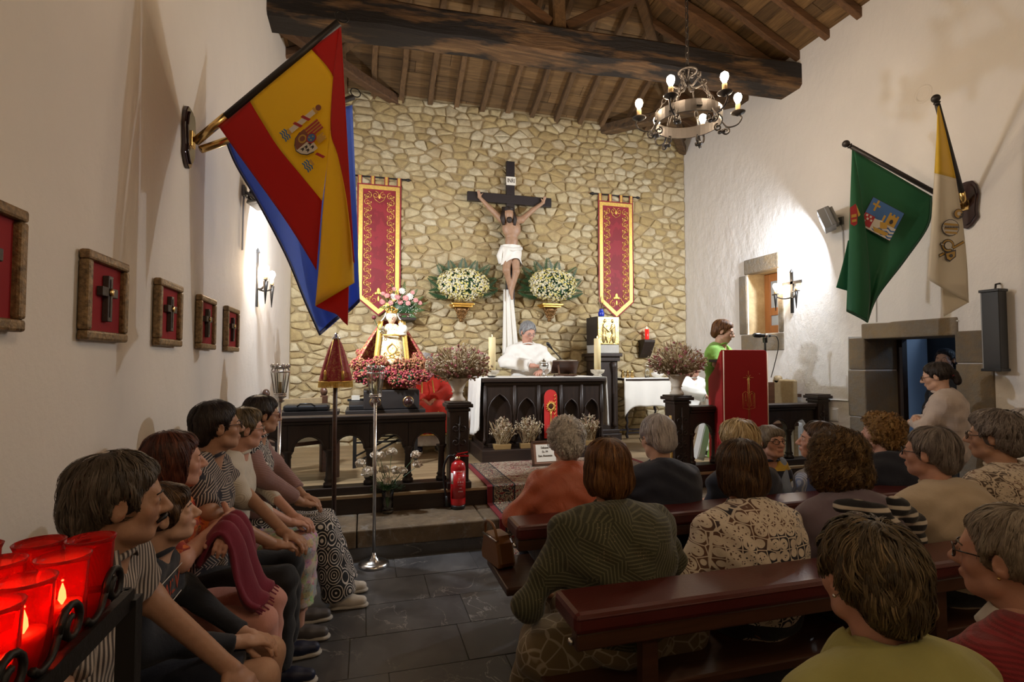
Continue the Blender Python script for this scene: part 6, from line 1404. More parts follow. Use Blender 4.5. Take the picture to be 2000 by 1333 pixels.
q = atX(1629, 810, XR); t = thing('wall_plate', 'square white cover plate low on the plaster wall', 'plate', (XR-.002, q.y, q.z)); MB().box((-.006,0,0),(.012,.13,.15)).build('plate', 'white_box', t, bevel=.003); MB().box((-.013,0,0),(.004,.10,.12)).build('cover', 'white_box', t, bevel=.002)
b = MB()
for pa in ([(1597,780),(1657,783)], [(1657,783),(1657,660)], [(1657,658),(1690,658)], [(1711,632),(1711,560)], [(1690,632),(1872,627)]):
    p = [atX(x, y, XR-.008) for x, y in pa]; b.tube(p, .008, 6)
b.build('cable_duct', 'white_box', bpy.data.objects['wall_right'])
# ------------------------------------------------------------------ pews
pbr('oxblood_leather', (.085,.014,.012), .32, bump=.15, bscale=90, var=.15, vscale=6, coat=.2)
def pew(y0, x0, x1, lab, zc=.80):
    t = thing('pew', lab, 'pew', (x0, y0, 0), 0, 'dark pews with padded backs'); L = x1-x0
    MB().bbox((0,-.10,zc-.07),(L,.10,zc)).build('padded_top', 'oxblood_leather', t, bevel=.018); b = MB(); b.tube([(.01,-.098,zc-.018),(L-.01,-.098,zc-.018)], .004, 6); b.build('piping', 'oxblood_leather', t, True)
    MB().bbox((.01,-.085,zc-.125),(L-.01,-.035,zc-.07)).build('backrest', 'bench_wood', t, bevel=.006); MB().bbox((-.02,.02,.42),(L,.46,.46)).build('seat', 'bench_wood', t, bevel=.008)
    k = max(2, int(L/1.3)+1)
    for i in range(k):
        x = .28+(L-.56)*i/(k-1); MB().bbox((x-.03,-.07,0),(x+.03,-.03,zc-.1)).build('back_post', 'bench_wood', t, bevel=.004); MB().bbox((x-.025,.02,.02),(x+.025,.42,.42)).build('support', 'bench_wood', t, bevel=.004); MB().bbox((x-.03,-.12,0),(x+.03,.46,.05)).build('foot', 'bench_wood', t, bevel=.006)
    MB().lathe([(.012,0),(.012,.012),(.002,.016)], (.005,-.06,zc-.10), 10, None, rot('Y', -PI/2)).build('bolt', 'silver', t, True)
pew(2.55, .72, 5.15, 'front pew with padded oxblood top behind the coral blouse'); pew(1.66, .65, 5.15, 'pew with padded oxblood top behind the olive cardigan'); pew(.50, .66, 5.15, 'pew with padded oxblood top under the pale green jacket')
lb = thing('long_bench', 'long low bench against the left wall under the seated row', 'bench', (XL, 2.3, 0)); MB().bbox((.02,-1.75,.40),(.40,1.55,.44)).build('seat', 'bench_wood', lb, bevel=.006)
for y in (-1.6,-.6,.45,1.4): MB().bbox((.06,y-.03,0),(.36,y+.03,.40)).build('support', 'bench_wood', lb)
# handbag on the front pew seat
q = Vector((.745, 2.93, .463)); hb = thing('brown_handbag', 'tan leather handbag on the end of the front pew seat', 'handbag', q, .2); pbr('tan_leather', (.20,.085,.025), .4, bump=.2, bscale=80); b = MB(); b.prism([(-.12,0),(.12,0),(.13,.03),(.10,.13),(.06,.16),(-.06,.16),(-.10,.13),(-.13,.03)], lambda u, v, t: (t, u, v), -.05, .05); b.build('body', 'tan_leather', hb, bevel=.015); b = MB(); b.tube(catmull([(-.04,-.08,.14),(-.05,-.05,.22),(-.05,.05,.22),(-.04,.08,.14)],6), .008, 8); b.build('strap', 'tan_leather', hb, True); b = MB(); b.tube([(-.05,-.09,.145),(-.05,.09,.145)], .006, 8); b.build('clasp', 'silver', hb, True)
# ------------------------------------------------------------------ votive candle rack, foreground left
rk = thing('votive_rack', 'black iron votive rack with scrolled rim in front of the striped shirt', 'candle rack', (0,0,0)); ZK = 1.205; X0r, X1r, Y0r, Y1r = -.74, -.372, .40, 1.03
for a, s in (((X1r, (Y0r+Y1r)/2, ZK), (.014, Y1r-Y0r, .03)), ((X0r, (Y0r+Y1r)/2, ZK), (.014, Y1r-Y0r, .03)), (((X0r+X1r)/2, Y1r, ZK), (X1r-X0r, .014, .03)), (((X0r+X1r)/2, Y0r, ZK), (X1r-X0r, .014, .03))): MB().box(a, s).build('rim', 'black_iron', rk)
MB().box(((X0r+X1r)/2,(Y0r+Y1r)/2,ZK-.012),(X1r-X0r,Y1r-Y0r,.008)).build('tray', 'black_iron', rk)
for x in (X0r, X1r):
    for y in (Y0r, Y1r): MB().beam((x,y,0),(x,y,ZK),.028,.028).build('leg', 'black_iron', rk)
for k in range(5):
    y = Y1r-.03-k*.125
    b = MB(); b.tube(spiral((X1r,y-.03,ZK+.045), .03, .010, PI, -1.25, 16, (0,1,0), (0,0,1)), .005, 6); b.tube(catmull([(X1r,y-.06,ZK+.045),(X1r,y-.075,ZK+.025),(X1r,y-.10,ZK+.02),(X1r,y-.115,ZK+.03)],4), .005, 6); b.build('scroll', 'black_iron', rk, True)
def m_ruby():
    m, t, b = newmat('ruby_glass'); b.inputs['Base Color'].default_value = (.92,.05,.04,1); b.inputs['Roughness'].default_value = .08; b.inputs['Transmission Weight'].default_value = .85; b.inputs['IOR'].default_value = 1.15
m_ruby(); pbr('votive_wax', (.80,.30,.22), .6, sub=.4)
cup = None; i = 0
for ix, x in enumerate((-.405,-.475,-.545,-.615,-.685)):
    for iy, y in enumerate((.965,.89,.815,.74,.665)):
        lit = (ix, iy) in ((0,1),(0,2),(1,1),(1,2),(0,3),(2,2),(1,3),(2,1),(2,3),(1,4)); p = (x+.006*math.sin(i*3), y+.006*math.cos(i*5), ZK-.007)
        if not lit: lab, grp = 'unlit red glass votive cup on the iron rack', 'unlit votive cups'
        else: lab, grp = 'burning candle in a red glass votive cup on the iron rack', 'burning votive cups'
        t = thing('votive_cup', lab, 'votive candle', p, 0, grp)
        MB().lathe([(.024,0),(.027,.004),(.030,.12),(.033,.128),(.031,.129),(.0275,.118),(.0245,.006),(.002,.005)], (0,0,0), 24).build('glass', 'ruby_glass', t, True)
        MB().lathe([(.023,.007),(.0245,.06 if lit else .03),(.004,.058 if lit else .028)], (0,0,0), 16).build('wax', 'votive_wax', t, True)
        if lit: MB().lathe([(.001,.060),(.005,.068),(.004,.078),(.0006,.090)], (0,0,0), 8).build('flame', pbr('votive_fire', (1,.6,.2), .5, emit=(1.0,.60,.20), estr=90), t, True); lamp('votive_flame', 'POINT', Vector(p)+Vector((0,0,.094)), .12, (1,.5,.2), .0015)
        i += 1
# ------------------------------------------------------------------ people
def m_skin(name, col):
    m, t, b = newmat(name); v = t.coord(); n = t.noise(v, 28, 5, .6); c2 = tuple(x*.86 for x in col); k = t.ramp(n, [(.3, c2), (.7, col)])
    k = t.mix(t.attr('tone'), k, (col[0]*.72, col[1]*.42, col[2]*.40)); t.l.new(k, b.inputs['Base Color']); b.inputs['Roughness'].default_value = .48; b.inputs['Specular IOR Level'].default_value = .35
    t.l.new(t.bump(t.noise(v, 160, 3, .6), .12, .003), b.inputs['Normal']); return m
SK = {'fair': m_skin('skin_fair', (.60,.36,.25)), 'tan': m_skin('skin_tan', (.44,.24,.15)), 'rosy': m_skin('skin_rosy', (.58,.31,.22))}
def m_hair(name, cols, rough=.45):
    m, t, b = newmat(name); k = t.ramp(t.attr('tone'), [(i/(len(cols)-1), c) for i, c in enumerate(cols)]); v = t.coord()
    n = t.noise(t.mapping(v, (1,1,.35)), 140, 3, .6); k = t.mix(t.math('MULTIPLY', n, .34), k, (cols[0][0]*.4, cols[0][1]*.4, cols[0][2]*.4)); t.l.new(k, b.inputs['Base Color']); b.inputs['Roughness'].default_value = rough; b.inputs['Specular IOR Level'].default_value = .35
    t.l.new(t.bump(n, .5, .004), b.inputs['Normal']); return m
HR = {'white': m_hair('hair_white', [(.62,.58,.53),(.84,.79,.73),(.94,.90,.84)]), 'grey': m_hair('hair_grey', [(.32,.29,.29),(.54,.50,.49),(.66,.61,.59)]), 'greybrown': m_hair('hair_greybrown', [(.09,.07,.06),(.20,.165,.145),(.30,.26,.23)]),
 'auburn': m_hair('hair_auburn', [(.06,.022,.008),(.16,.065,.02),(.26,.12,.035)]), 'brown': m_hair('hair_brown', [(.025,.013,.007),(.07,.035,.016),(.17,.09,.035)]), 'blond': m_hair('hair_blond', [(.36,.24,.10),(.60,.45,.23),(.74,.58,.34)]), 'curlbrown': m_hair('hair_curlbrown', [(.03,.015,.007),(.13,.07,.025),(.36,.22,.08)]),
 'orange': m_hair('hair_orange', [(.20,.095,.025),(.36,.19,.055),(.46,.28,.09)]), 'streak': m_hair('hair_streak', [(.04,.028,.014),(.10,.07,.035),(.26,.185,.09)]), 'dark': m_hair('hair_dark', [(.010,.006,.005),(.025,.016,.012),(.045,.03,.022)]), 'umber': m_hair('hair_umber', [(.035,.024,.016),(.085,.062,.042),(.15,.115,.085)]), 'red': m_hair('hair_red', [(.03,.008,.005),(.09,.022,.010),(.17,.045,.018)]), 'greystraw': m_hair('hair_greystraw', [(.14,.11,.08),(.25,.20,.15),(.33,.28,.21)]), 'steel': m_hair('hair_steel', [(.20,.20,.20),(.36,.36,.36),(.46,.46,.46)])}
# garment cloths
def m_cloth(name, fn, rough=.85, bump=.25, bs=300):
    m, t, b = newmat(name); v = t.coord(); k = fn(t, v); t.l.new(k, b.inputs['Base Color']) if isinstance(k, bpy.types.NodeSocket) else setattr(b.inputs['Base Color'], 'default_value', c3(k))
    b.inputs['Roughness'].default_value = rough; b.inputs['Sheen Weight'].default_value = .15
    h = t.math('ADD', t.math('MULTIPLY', t.noise(v, bs, 2, .5), .15), t.noise(t.mapping(v, (1,1,.5)), 14, 3, .5, .8)); t.l.new(t.bump(h, bump, .02), b.inputs['Normal']); return m
def plain(c): return lambda t, v: t.ramp(t.noise(v, 9, 4, .6), [(.3, tuple(x*.88 for x in c)), (.7, c)])
def f_stripe(c0, c1, mm, ax='X', dist=.6, th=.0):
    # stripes of a given pitch in millimetres along one axis, slightly wandering
    return lambda t, v: t.ramp(t.math('MULTIPLY_ADD', t.math('SINE', t.math('ADD', t.math('MULTIPLY', t.add('ShaderNodeVectorMath', {0: v, 1: {'X': (1,0,0), 'Y': (0,1,0), 'Z': (0,0,1)}.get(ax, ax)}, operation='DOT_PRODUCT').outputs[1], 6283.0/mm), t.math('MULTIPLY', t.noise(v, 7, 2, .5), dist*6))), .5, .5), [(.5+th-.12, c0), (.5+th+.12, c1)])
def cellstripe(t, v, cs, mm, wx=1.0, wy=0.0, rnd=.8):
    n = t.add('ShaderNodeTexVoronoi', {'Vector': t.mapping(v, (max(abs(wx),.3), max(abs(wy),.3), 1)), 'Scale': cs, 'Randomness': rnd}); c = t.sep(n.outputs[1]); a = t.math('MULTIPLY', c[0], 6.28); p = t.sep(v); q = t.math('ADD', t.math('MULTIPLY', p[0], wx), t.math('MULTIPLY', p[1], wy)); k = 6283.0/mm
    s = t.math('ADD', t.math('MULTIPLY', q, t.math('COSINE', a)), t.math('MULTIPLY', p[2], t.math('SINE', a))); return t.math('SINE', t.math('MULTIPLY', s, k)), n.outputs[0]
def f_olive(t, v):
    s, d = cellstripe(t, v, 11, 13); k = t.ramp(s, [(.1,(.034,.034,.014)), (.8,(.105,.10,.05))]); hol = t.voronoi(v, 95, 'F1', 0, .3); return t.mix(t.math('MULTIPLY', t.ramp(hol, [(.2,(1,1,1)),(.26,(0,0,0))]), t.ramp(d, [(.2,(1,1,1)),(.4,(0,0,0))])), k, (.20,.15,.08))
def f_feather(t, v):
    s, d = cellstripe(t, v, 13, 12, -.4, .9); k = t.ramp(s, [(.42,(.022,.018,.022)), (.56,(.44,.35,.28))]); d = t.voronoi(t.mapping(v, (1,1,.7)), 11); return t.mix(t.ramp(d, [(.20,(1,1,1)), (.23,(0,0,0))]), k, (.014,.013,.022))
def f_geo(t, v):
    d = t.voronoi(t.mapping(v, (1,1,.8)), 11, 'F1', 0, .25); s = t.math('SINE', t.math('MULTIPLY', d, 42)); return t.ramp(s, [(.45,(.012,.012,.014)), (.55,(.62,.56,.50))])
def f_paisley(t, v):
    c = t.voronoi(v, 26, 'F1', 1); n = t.noise(v, 30, 3, .6, 2.5); k = t.ramp(n, [(.35,(.10,.14,.17)), (.45,(.42,.35,.24)), (.55,(.46,.38,.30)), (.62,(.36,.22,.06)), (.7,(.22,.10,.16))]); return t.mix(.25, k, c)
def f_crochet(base, hole, sc=1.0):
    def f(t, v):
        u = t.mapping(v, (1,.35,1)); d = t.voronoi(u, 21*sc, 'DISTANCE_TO_EDGE', 0, .3); e = t.voronoi(u, 110*sc, 'F1'); f1 = t.voronoi(u, 21*sc, 'F1', 0, .3)
        h1 = t.ramp(e, [(.36,(1,1,1)), (.42,(0,0,0))]); m1 = t.ramp(f1, [(.20,(0,0,0)), (.22,(1,1,1)), (.36,(1,1,1)), (.38,(0,0,0))]); tri = t.ramp(f1, [(.52,(0,0,0)), (.54,(1,1,1))]); edge = t.ramp(d, [(.035,(0,0,0)), (.05,(1,1,1))])
        hm = t.math('MAXIMUM', t.math('MULTIPLY', h1, m1), t.math('MULTIPLY', tri, edge)); return t.mix(hm, base, t.mix(t.ramp(t.noise(v, 5, 1, .5), [(.5,(0,0,0)),(.56,(.6,.6,.6))]), hole, (.22,.10,.05)))
    return f
def f_leafline(t, v):
    d = t.voronoi(v, 15, 'DISTANCE_TO_EDGE'); return t.ramp(d, [(.025,(.36,.31,.22)), (.05,(.17,.125,.065))])
def f_orange(t, v):
    n = t.noise(v, 13, 2, .5, 1.5); return t.ramp(n, [(.36,(.36,.03,.015)), (.46,(.62,.14,.02)), (.56,(.58,.06,.02)), (.62,(.66,.26,.05)), (.70,(.10,.08,.03))], 'CONSTANT')
def f_polo(t, v): return t.ramp(t.math('FRACT', t.math('MULTIPLY', t.sep(v)[2], 8.5)), [(.0,(.012,.014,.03)), (.5,(.55,.36,.05))], 'CONSTANT')
for n_, f_, kw in (('stripe_shirt', f_stripe((.045,.03,.024), (.42,.35,.29), 12, (-.55,.84,0), .10), {}), ('navy_hoodie', plain((.012,.014,.022)), {}), ('orange_print', f_orange, {}), ('pink_trousers', plain((.62,.29,.23)), {}), ('crimson_shawl', plain((.20,.012,.035)), {}), ('feather_print', f_feather, {}), ('black_cloth', plain((.010,.010,.012)), {}), ('navy_cloth', plain((.014,.018,.035)), {}),
 ('cream_knit', f_stripe((.46,.40,.32), (.60,.54,.44), 7, 'X', .1), {}), ('paisley', f_paisley, {}), ('geo_print', f_geo, {}), ('mauve_jacket', f_stripe((.20,.10,.085), (.30,.17,.15), 9, 'Z', .2), {}), ('white_alb', plain((.78,.75,.69)), {'bump': .08}), ('red_chasuble', plain((.62,.030,.015)), {}), ('green_blouse', plain((.22,.46,.07)), {}), ('beige_sweat', f_stripe((.44,.36,.31), (.56,.47,.41), 6, 'Z', .2), {'bump': .7}), ('dark_jeans', plain((.02,.025,.04)), {}),
 ('coral_satin', plain((.50,.12,.055)), {'rough': .34, 'bump': .6}), ('polo_stripe', f_polo, {}), ('sky_sweater', plain((.28,.34,.46)), {}), ('blue_stripe', f_stripe((.24,.28,.42), (.48,.50,.56), 8, 'X', .1), {}), ('olive_knit', f_olive, {'bump': .4}), ('crochet_cream', f_crochet((.68,.59,.47), (.014,.014,.025)), {'bump': .5}), ('crochet_lace', f_crochet((.56,.47,.36), (.10,.07,.05), 1.5), {'bump': .5}), ('lilac_blouse', plain((.17,.13,.16)), {}), ('bw_stripe', f_stripe((.010,.010,.014), (.58,.52,.44), 42, 'Z', .5, .22), {}), ('cream_blouse', plain((.52,.42,.30)), {}), ('lime_jacket', plain((.36,.34,.10)), {}), ('crimson_knit', f_stripe((.16,.006,.010), (.24,.012,.018), 9, 'Z', .3), {'bump': .5}), ('leaf_skirt', f_leafline, {}), ('white_cloth2', plain((.62,.58,.52)), {})): m_cloth(n_, f_, **kw)
m_eye = [pbr('eye_white', (.72,.68,.62), .2), pbr('iris_brown', (.06,.03,.015), .15), pbr('glasses_lens', (.9,.92,.95), .02, trans=1.0)]
HEAD = [ell((0,-.012,.028), (.076,.096,.088)), ell((0,.026,-.035), (.059,.066,.078)), ell((0,.064,-.088), (.027,.022,.020)), ell((.040,.056,-.024), (.024,.022,.024)), ell((-.040,.056,-.024), (.024,.022,.024)), cap((-.035,.074,.021), (.035,.074,.021), .012, .012), cap((-.045,.02,-.07), (-.02,.06,-.088), .022, .018), cap((.045,.02,-.07), (.02,.06,-.088), .022, .018)]
FINE = [cap((0,.086,.014), (0,.112,-.026), .0085, .0125), ell((.012,.099,-.031), (.009,.011,.009)), ell((-.012,.099,-.031), (.009,.011,.009)), ell((0,.0905,-.0555), (.025,.010,.0055)), ell((0,.089,-.066), (.021,.010,.007)), cap((-.046,.074,.002), (-.022,.0815,.001), .0085, .0085), cap((.046,.074,.002), (.022,.0815,.001), .0085, .0085)]
EARS = [ell((s*.079,-.006,-.004), (.010,.021,.033), rotz(s*-.35)) for s in (-1,1)]
EARSUB = [ell((s*.090,.000,.0), (.006,.011,.018)) for s in (-1,1)]
SOCK = [ell((s*.034,.097,.0035), (.018,.012,.009)) for s in (-1,1)]
def hand_mesh(side, curl, h, spread=.0):
    """local: wrist origin, fingers +Y, back of hand +Z, thumb towards side*X"""
    pr = [ell((0,.045,0), (.040,.052,.017)), ell((0,.075,.002), (.040,.022,.014)), cap((0,-.03,0), (0,.02,0), .026, .028)]; fin = []
    for i, (x, L, r) in enumerate(((.029,.070,.0092), (.0095,.078,.0095), (-.010,.073,.0092), (-.029,.057,.0082))):
        p = np.array((side*x, .088 - .006*abs(i-1.2), .002)); a = 0
        for j, f in enumerate((.45,.32,.23)):
            a += curl*(.75 if j == 0 else 1.0)*(1+.08*i); d = np.array((side*spread*(1.5-i)*.12, math.cos(a), -math.sin(a))); q = p+d*L*f*1.05; fin.append(cap(p, q, r*(1-.08*j), r*(.94-.08*j))); p = q
    t0 = np.array((side*.030,.022,-.004)); t1 = t0+np.array((side*.030,.030,-.012)); t2 = t1+np.array((side*.008,.030,-.008-.006*curl)); t3 = t2+np.array((-side*.004,.022,-.006)); fin += [cap(t0,t1,.0135,.0115), cap(t1,t2,.0112,.0098), cap(t2,t3,.0096,.0078)]
    return sdf_mesh(pr+fin, h, .007)
def hair_prims(style, vol):
    v = vol; P = [ell((0,-.018,.038), (.083*v,.102*v,.090*v))]
    cut = [ell((0,.100,-.030), (.12,.082,.100))]
    if style in ('man','short','pony','smooth','wavy','fringe'): cut += [ell((s*.090,.006,-.012), (.024,.027,.034)) for s in (-1,1)]
    if style in ('short','curly','man','wavy','smooth'):
        P += [ell((0,-.070,-.022), (.066*v,.046*v,.062)), ell((.066,-.012,.012), (.020*v,.048,.042)), ell((-.066,-.012,.012), (.020*v,.048,.042))]
    if style == 'man': P += [cap((.074,.022,.02), (.071,.026,-.012), .010, .005), cap((-.074,.022,.02), (-.071,.026,-.012), .010, .005)]
    if style in ('bob','long'): P += [ell((0,-.058,-.035), (.082*v,.058*v,.080)), ell((.066,-.008,-.02), (.026*v,.048,.078)), ell((-.066,-.008,-.02), (.026*v,.048,.078))]
    if style == 'long': P += [ell((0,-.06,-.10), (.078*v,.05,.07))]
    if style == 'bigcurl': P = [ell((0,-.020,.042), (.108*v,.118*v,.100*v)), ell((0,-.055,-.045), (.112*v,.080*v,.085*v)), ell((.075,-.01,-.03), (.045,.06,.085)), ell((-.075,-.01,-.03), (.045,.06,.085))]
    if style in ('wavy','curly'): P += [ell((0,.035,.088), (.062,.045,.028*v))]
    if style == 'fringe': P += [ell((0,.055,.068), (.066,.034,.030)), ell((0,-.070,-.01), (.066*v,.046*v,.062)), ell((.066,-.005,.01), (.020*v,.048,.045)), ell((-.066,-.005,.01), (.020*v,.048,.045))]; cut = [ell((0,.115,-.045), (.12,.082,.096))] + cut[1:]
    if style == 'pony': P += [ell((0,-.118,.0), (.028,.026,.036)), ell((0,-.128,-.045), (.022,.022,.045)), ell((.066,-.02,.012), (.012,.045,.035)), ell((-.066,-.02,.012), (.012,.045,.035))]
    return P, cut
def hair_mesh(style, vol, h, nlock, seed, curl=0.0, wid=.0045, length=.10, lift=.004, messy=.25, crad=.011, kids=6, clump=.0035):
    P, cut = hair_prims(style, vol); rg = np.random.default_rng(seed); ph = rg.uniform(0, 6, 6)
    def wr(Q, f): return f + .0025*np.sin(Q[...,0]*70+ph[0]+3*np.sin(Q[...,2]*30))*np.sin(Q[...,2]*45+ph[1]) if curl < .5 else f + .006*np.sin(Q[...,0]*95+ph[0])*np.sin(Q[...,1]*95+ph[1])*np.sin(Q[...,2]*95+ph[2])
    V, Q = sdf_mesh(P, h, .02, cut, .012, wr); bv = BVHTree.FromPolygons([Vector(p) for p in V], [tuple(q) for q in Q]); crown = Vector((0,-.045,.125))
    n = 7; GP = []; GN = []; GT = []; tn = []
    for i in range(nlock):
        p = Vector(V[rg.integers(len(V))])
        if any(np.linalg.norm((np.array(p)-c_[1])/c_[2]) < 1.12 for c_ in cut): continue
        d = (p-crown); d = d.normalized() if d.length > .01 else Vector((0,-1,0)); side = Vector(rg.normal(size=3)*messy); lf = lift*(.5+messy*min(2.2, rg.exponential(1.0))); st = length/n*rg.uniform(.6,1.2); pts = []; nr = []; ts = []; phs = rg.uniform(0,6); dead = False
        for k in range(n):
            if dead: pts.append(pts[-1]); nr.append(nr[-1]); ts.append(ts[-1]); continue
            loc, nor, _, _ = bv.find_nearest(p); out = lf*(.3+1.1*math.sin(PI*(k+.5)/n))+messy*.004*(k/n)**2; q = loc+nor*out; t = d-nor*d.dot(nor); t = t.normalized() if t.length > 1e-4 else Vector((0,0,-1))
            if k and any(((loc.x-c_[1][0])/c_[2][0])**2+((loc.y-c_[1][1])/c_[2][1])**2+((loc.z-c_[1][2])/c_[2][2])**2 < 1.21 for c_ in cut): dead = True
            if curl: s = nor.cross(t); q = q + (s*math.cos(phs+k*2.1)+nor*(.6+math.sin(phs+k*2.1)))*curl*crad
            pts.append(tuple(q)); nr.append(tuple(nor)); ts.append(tuple(t)); d = (t*.8 + Vector((0,0,-.35)) + side*.25).normalized(); p = loc + t*st*(.62 if curl else 1)
        GP.append(pts); GN.append(nr); GT.append(ts); tn.append(rg.normal(.5,.24))
    if not GP: return [(V, Q, 0)], np.full(len(V), .4)
    # every guide carries a clump of fine strands
    GP, GN, GT = (np.array(a) for a in (GP, GN, GT)); S_ = np.cross(GT, GN); g = len(GP); LV = []; T = []; prof = np.sin(PI*(np.arange(n)+.6)/(n+.2))**.7; LF = []
    for c in range(kids):
        o1 = rg.normal(size=(g,1,1))*clump; o2 = np.abs(rg.normal(size=(g,1,1)))*clump*.35; wob = 1+.5*rg.normal(size=(g,1,1))*np.linspace(0,1,n)[None,:,None]
        P = GP + S_*o1*wob + GN*o2 + GT*rg.uniform(-.5,.5,(g,1,1))*length/n; w_ = (wid*rg.uniform(.6,1.4,(g,1,1))*prof[None,:,None]); tri = np.stack([P-S_*w_, P+GN*w_*.5, P+S_*w_], 2); LV.append(tri.reshape(-1,3)); T.append(np.repeat(np.clip(np.array(tn)+rg.normal(0,.14,g),0,1), n*3))
    LV = np.concatenate(LV); T = np.concatenate(T); base = (np.arange(g*kids)*n*3)[:,None,None] + (np.arange(n-1)*3)[None,:,None]; q1 = np.stack([base+0, base+1, base+4, base+3], -1).reshape(-1,4); q2 = np.stack([base+1, base+2, base+5, base+4], -1).reshape(-1,4)
    return [(V, Q, 0), (LV, np.concatenate([q1,q2]), 0)], np.concatenate([np.full(len(V), .2), T])
def xf(M, V): M = np.array(M); return V @ M[:3,:3].T + M[:3,3]
def glasses(parent, M, col=(.02,.012,.01), round_=False, hs=1.0):
    m = pbr('glasses_%d' % int(col[0]*1000), col, .25); b = MB(); T_ = lambda p: M @ Vector(p)
    for s in (-1,1):
        rx, rz = (.021,.017) if round_ else (.024,.016); pts = [T_((s*(.033)+rx*math.cos(a)*(1 if True else 1), .104-.012*abs(math.cos(a))*(1 if s*math.cos(a) > 0 else -.2), .001+rz*math.sin(a))) for a in [2*PI*i/18 for i in range(18)]]; b.tube(pts+[pts[0]], .0019*hs*1.15, 6, None, False)
        b.tube([T_((s*.056,.096,.006)), T_((s*.076,.05,.008)), T_((s*.083,-.012,.004)), T_((s*.082,-.03,-.012))], .0019*hs, 6)
    b.tube([T_((-.012,.106,.004)), T_((0,.112,.006)), T_((.012,.106,.004))], .0018*hs, 6); return b.build('glasses', m, parent, True)
def person(label, head, d, face=0.0, turn=0, pitch=0, roll=0, pose='sit', floor=0.0, wf=1.0, df=1.0, hs=1.0, sk='fair', hair=('short','grey',1.0), locks=320, top='black_cloth', sleeve='long', bottom='black_cloth', bkind='trousers', lean=.05, hh=.0065, bh=.013, arms=None, hands=True, hunch=.02, feet=True, shoe=(.015,.012,.012), curl=0.0, gl=None, brow=None, seat=.45, knees=None, collar=None, hair_kw=None, group=None, eyes=True, extra=None, shz=0.0, hcurl=.35, legs=True, nm='person', neckline=0, loose=.012):
    hc_w = atD(head[0], head[1], d) if len(head) == 2 else Vector(head); R = rotz(face); k = hs
    zh = hc_w.z-floor; hl = Vector((0, lean+.035, zh)); root = Vector((hc_w.x, hc_w.y, floor)) - R @ Vector((hl.x, hl.y, 0)); root.z = floor
    t = thing(nm, label, 'person', root, face, group)
    N = Vector((0, lean, zh-.165*k)); zs = zh-.225*k+shz; sit = pose == 'sit'; zhip = (seat+.085) if sit else zh*.56; Pv = Vector((0, 0 if sit else lean*.3, zhip)); sp = lambda q: np.array(Pv.lerp(N, q) + Vector((0, -hunch*math.sin(PI*q), 0)))
    sw = .165*wf*k
    def torso(e=0.0):
        P = [ell(sp(.02), (.155*wf*k+e, .125*df*k+e, .125+e)), ell(sp(.30), (.138*wf*k+e, .118*df*k+e, .15+e)), ell(sp(.62), (.152*wf*k+e, .115*df*k+e, .16+e)), ell(sp(.82)+np.array((0,-.02,0)), (.15*wf*k+e, .088*df*k+e, .11+e)), cap((-sw+.01, lean-.015, zs), (sw-.01, lean-.015, zs), .052*k+e, .052*k+e)]
        for s in (-1,1): P += [cap((s*sw*.92, lean-.02, zs+.008), (s*.03, lean-.015, zs+.075*k), .044*k+e*.7, .042*k+e*.5)]
        return P
    # arms
    A = {}
    for s in (-1,1):
        S0 = np.array((s*(sw-.012), lean-.01, zs-.028)); dflt = (S0+np.array((s*.07,.05,-.27*k)), np.array((s*.06, .30, (seat+.17) if sit else zs-.34)))
        if not sit: dflt = (S0+np.array((s*.06,.0,-.28*k)), S0+np.array((s*.06,.12,-.52*k)))
        E_, W_ = dflt
        if arms and s in arms: E_, W_ = np.array(arms[s][0], float), np.array(arms[s][1], float)
        A[s] = (S0, E_, W_)
    hipx = .085*wf; Lg = {}
    for s in (-1,1):
        hp = np.array((s*hipx, .02, zhip-.02)); 
        if sit: kn = np.array((s*.10*wf, .43, seat+.06)) + (np.array(knees[s][0]) if knees else 0); an = np.array((s*.10*wf, .42, .09)) + (np.array(knees[s][1]) if knees else 0)
        else: kn = np.array((s*.09, .03, zh*.30)); an = np.array((s*.09, .0, .085))
        Lg[s] = (hp, kn, an)
    MH = Matrix.Translation(hl) @ Matrix.Rotation(turn, 4, 'Z') @ Matrix.Rotation(pitch, 4, 'X') @ Matrix.Rotation(roll, 4, 'Y') @ Matrix.Scale(hs, 4)
    MI = MH.inverted(); nb = np.array(MI @ N); nk = [cap((0,-.022,-.05), nb*.5+np.array((0,-.011,-.025)), .050, .049), cap(nb*.5+np.array((0,-.011,-.025)), nb+np.array((0,0,-.02)), .049, .056), cap((0,.03,-.09), nb+np.array((0,.02,.0)), .022, .03)]
    HV, HQ = sdf_mesh(HEAD+nk, hh*1.0, .022) if hh > .0085 else (None, None)
    if HV is None: # finer face: base union then features with tight blending
        HV, HQ = sdf_face(HEAD, nk, hh)
    lip = np.exp(-(((HV-np.array((0,.094,-.061)))/np.array((.022,.02,.0095)))**2).sum(1)*1.2)
    chk = .30*np.exp(-(((np.abs(HV)*np.array((1,0,0))+HV*np.array((0,1,1))-np.array((.042,.075,-.028)))/.022)**2).sum(1)); tone = [np.clip(lip*.9+chk, 0, 1)]
    body = [(xf(MH, HV), HQ, 0)]
    lim = torso(-.014)
    for s in (-1,1):
        S0, E_, W_ = A[s]; lim += [cap(S0, E_, .043*k*wf**.4, .037*k), cap(E_, W_, .038*k, .026*k)]
        if legs: hp, kn, an = Lg[s]; lim += [cap(hp, kn, .082*wf**.5, .056), cap(kn, an, .053, .036)]
    lim.append(cap(np.array(N)+np.array((0,0,-.03)), np.array(N)+np.array((0,.004,.04)), .054*k, .050*k)); LV, LQ = sdf_mesh(lim, bh, .035); body.append((LV, LQ, 0)); tone.append(np.zeros(len(LV)))
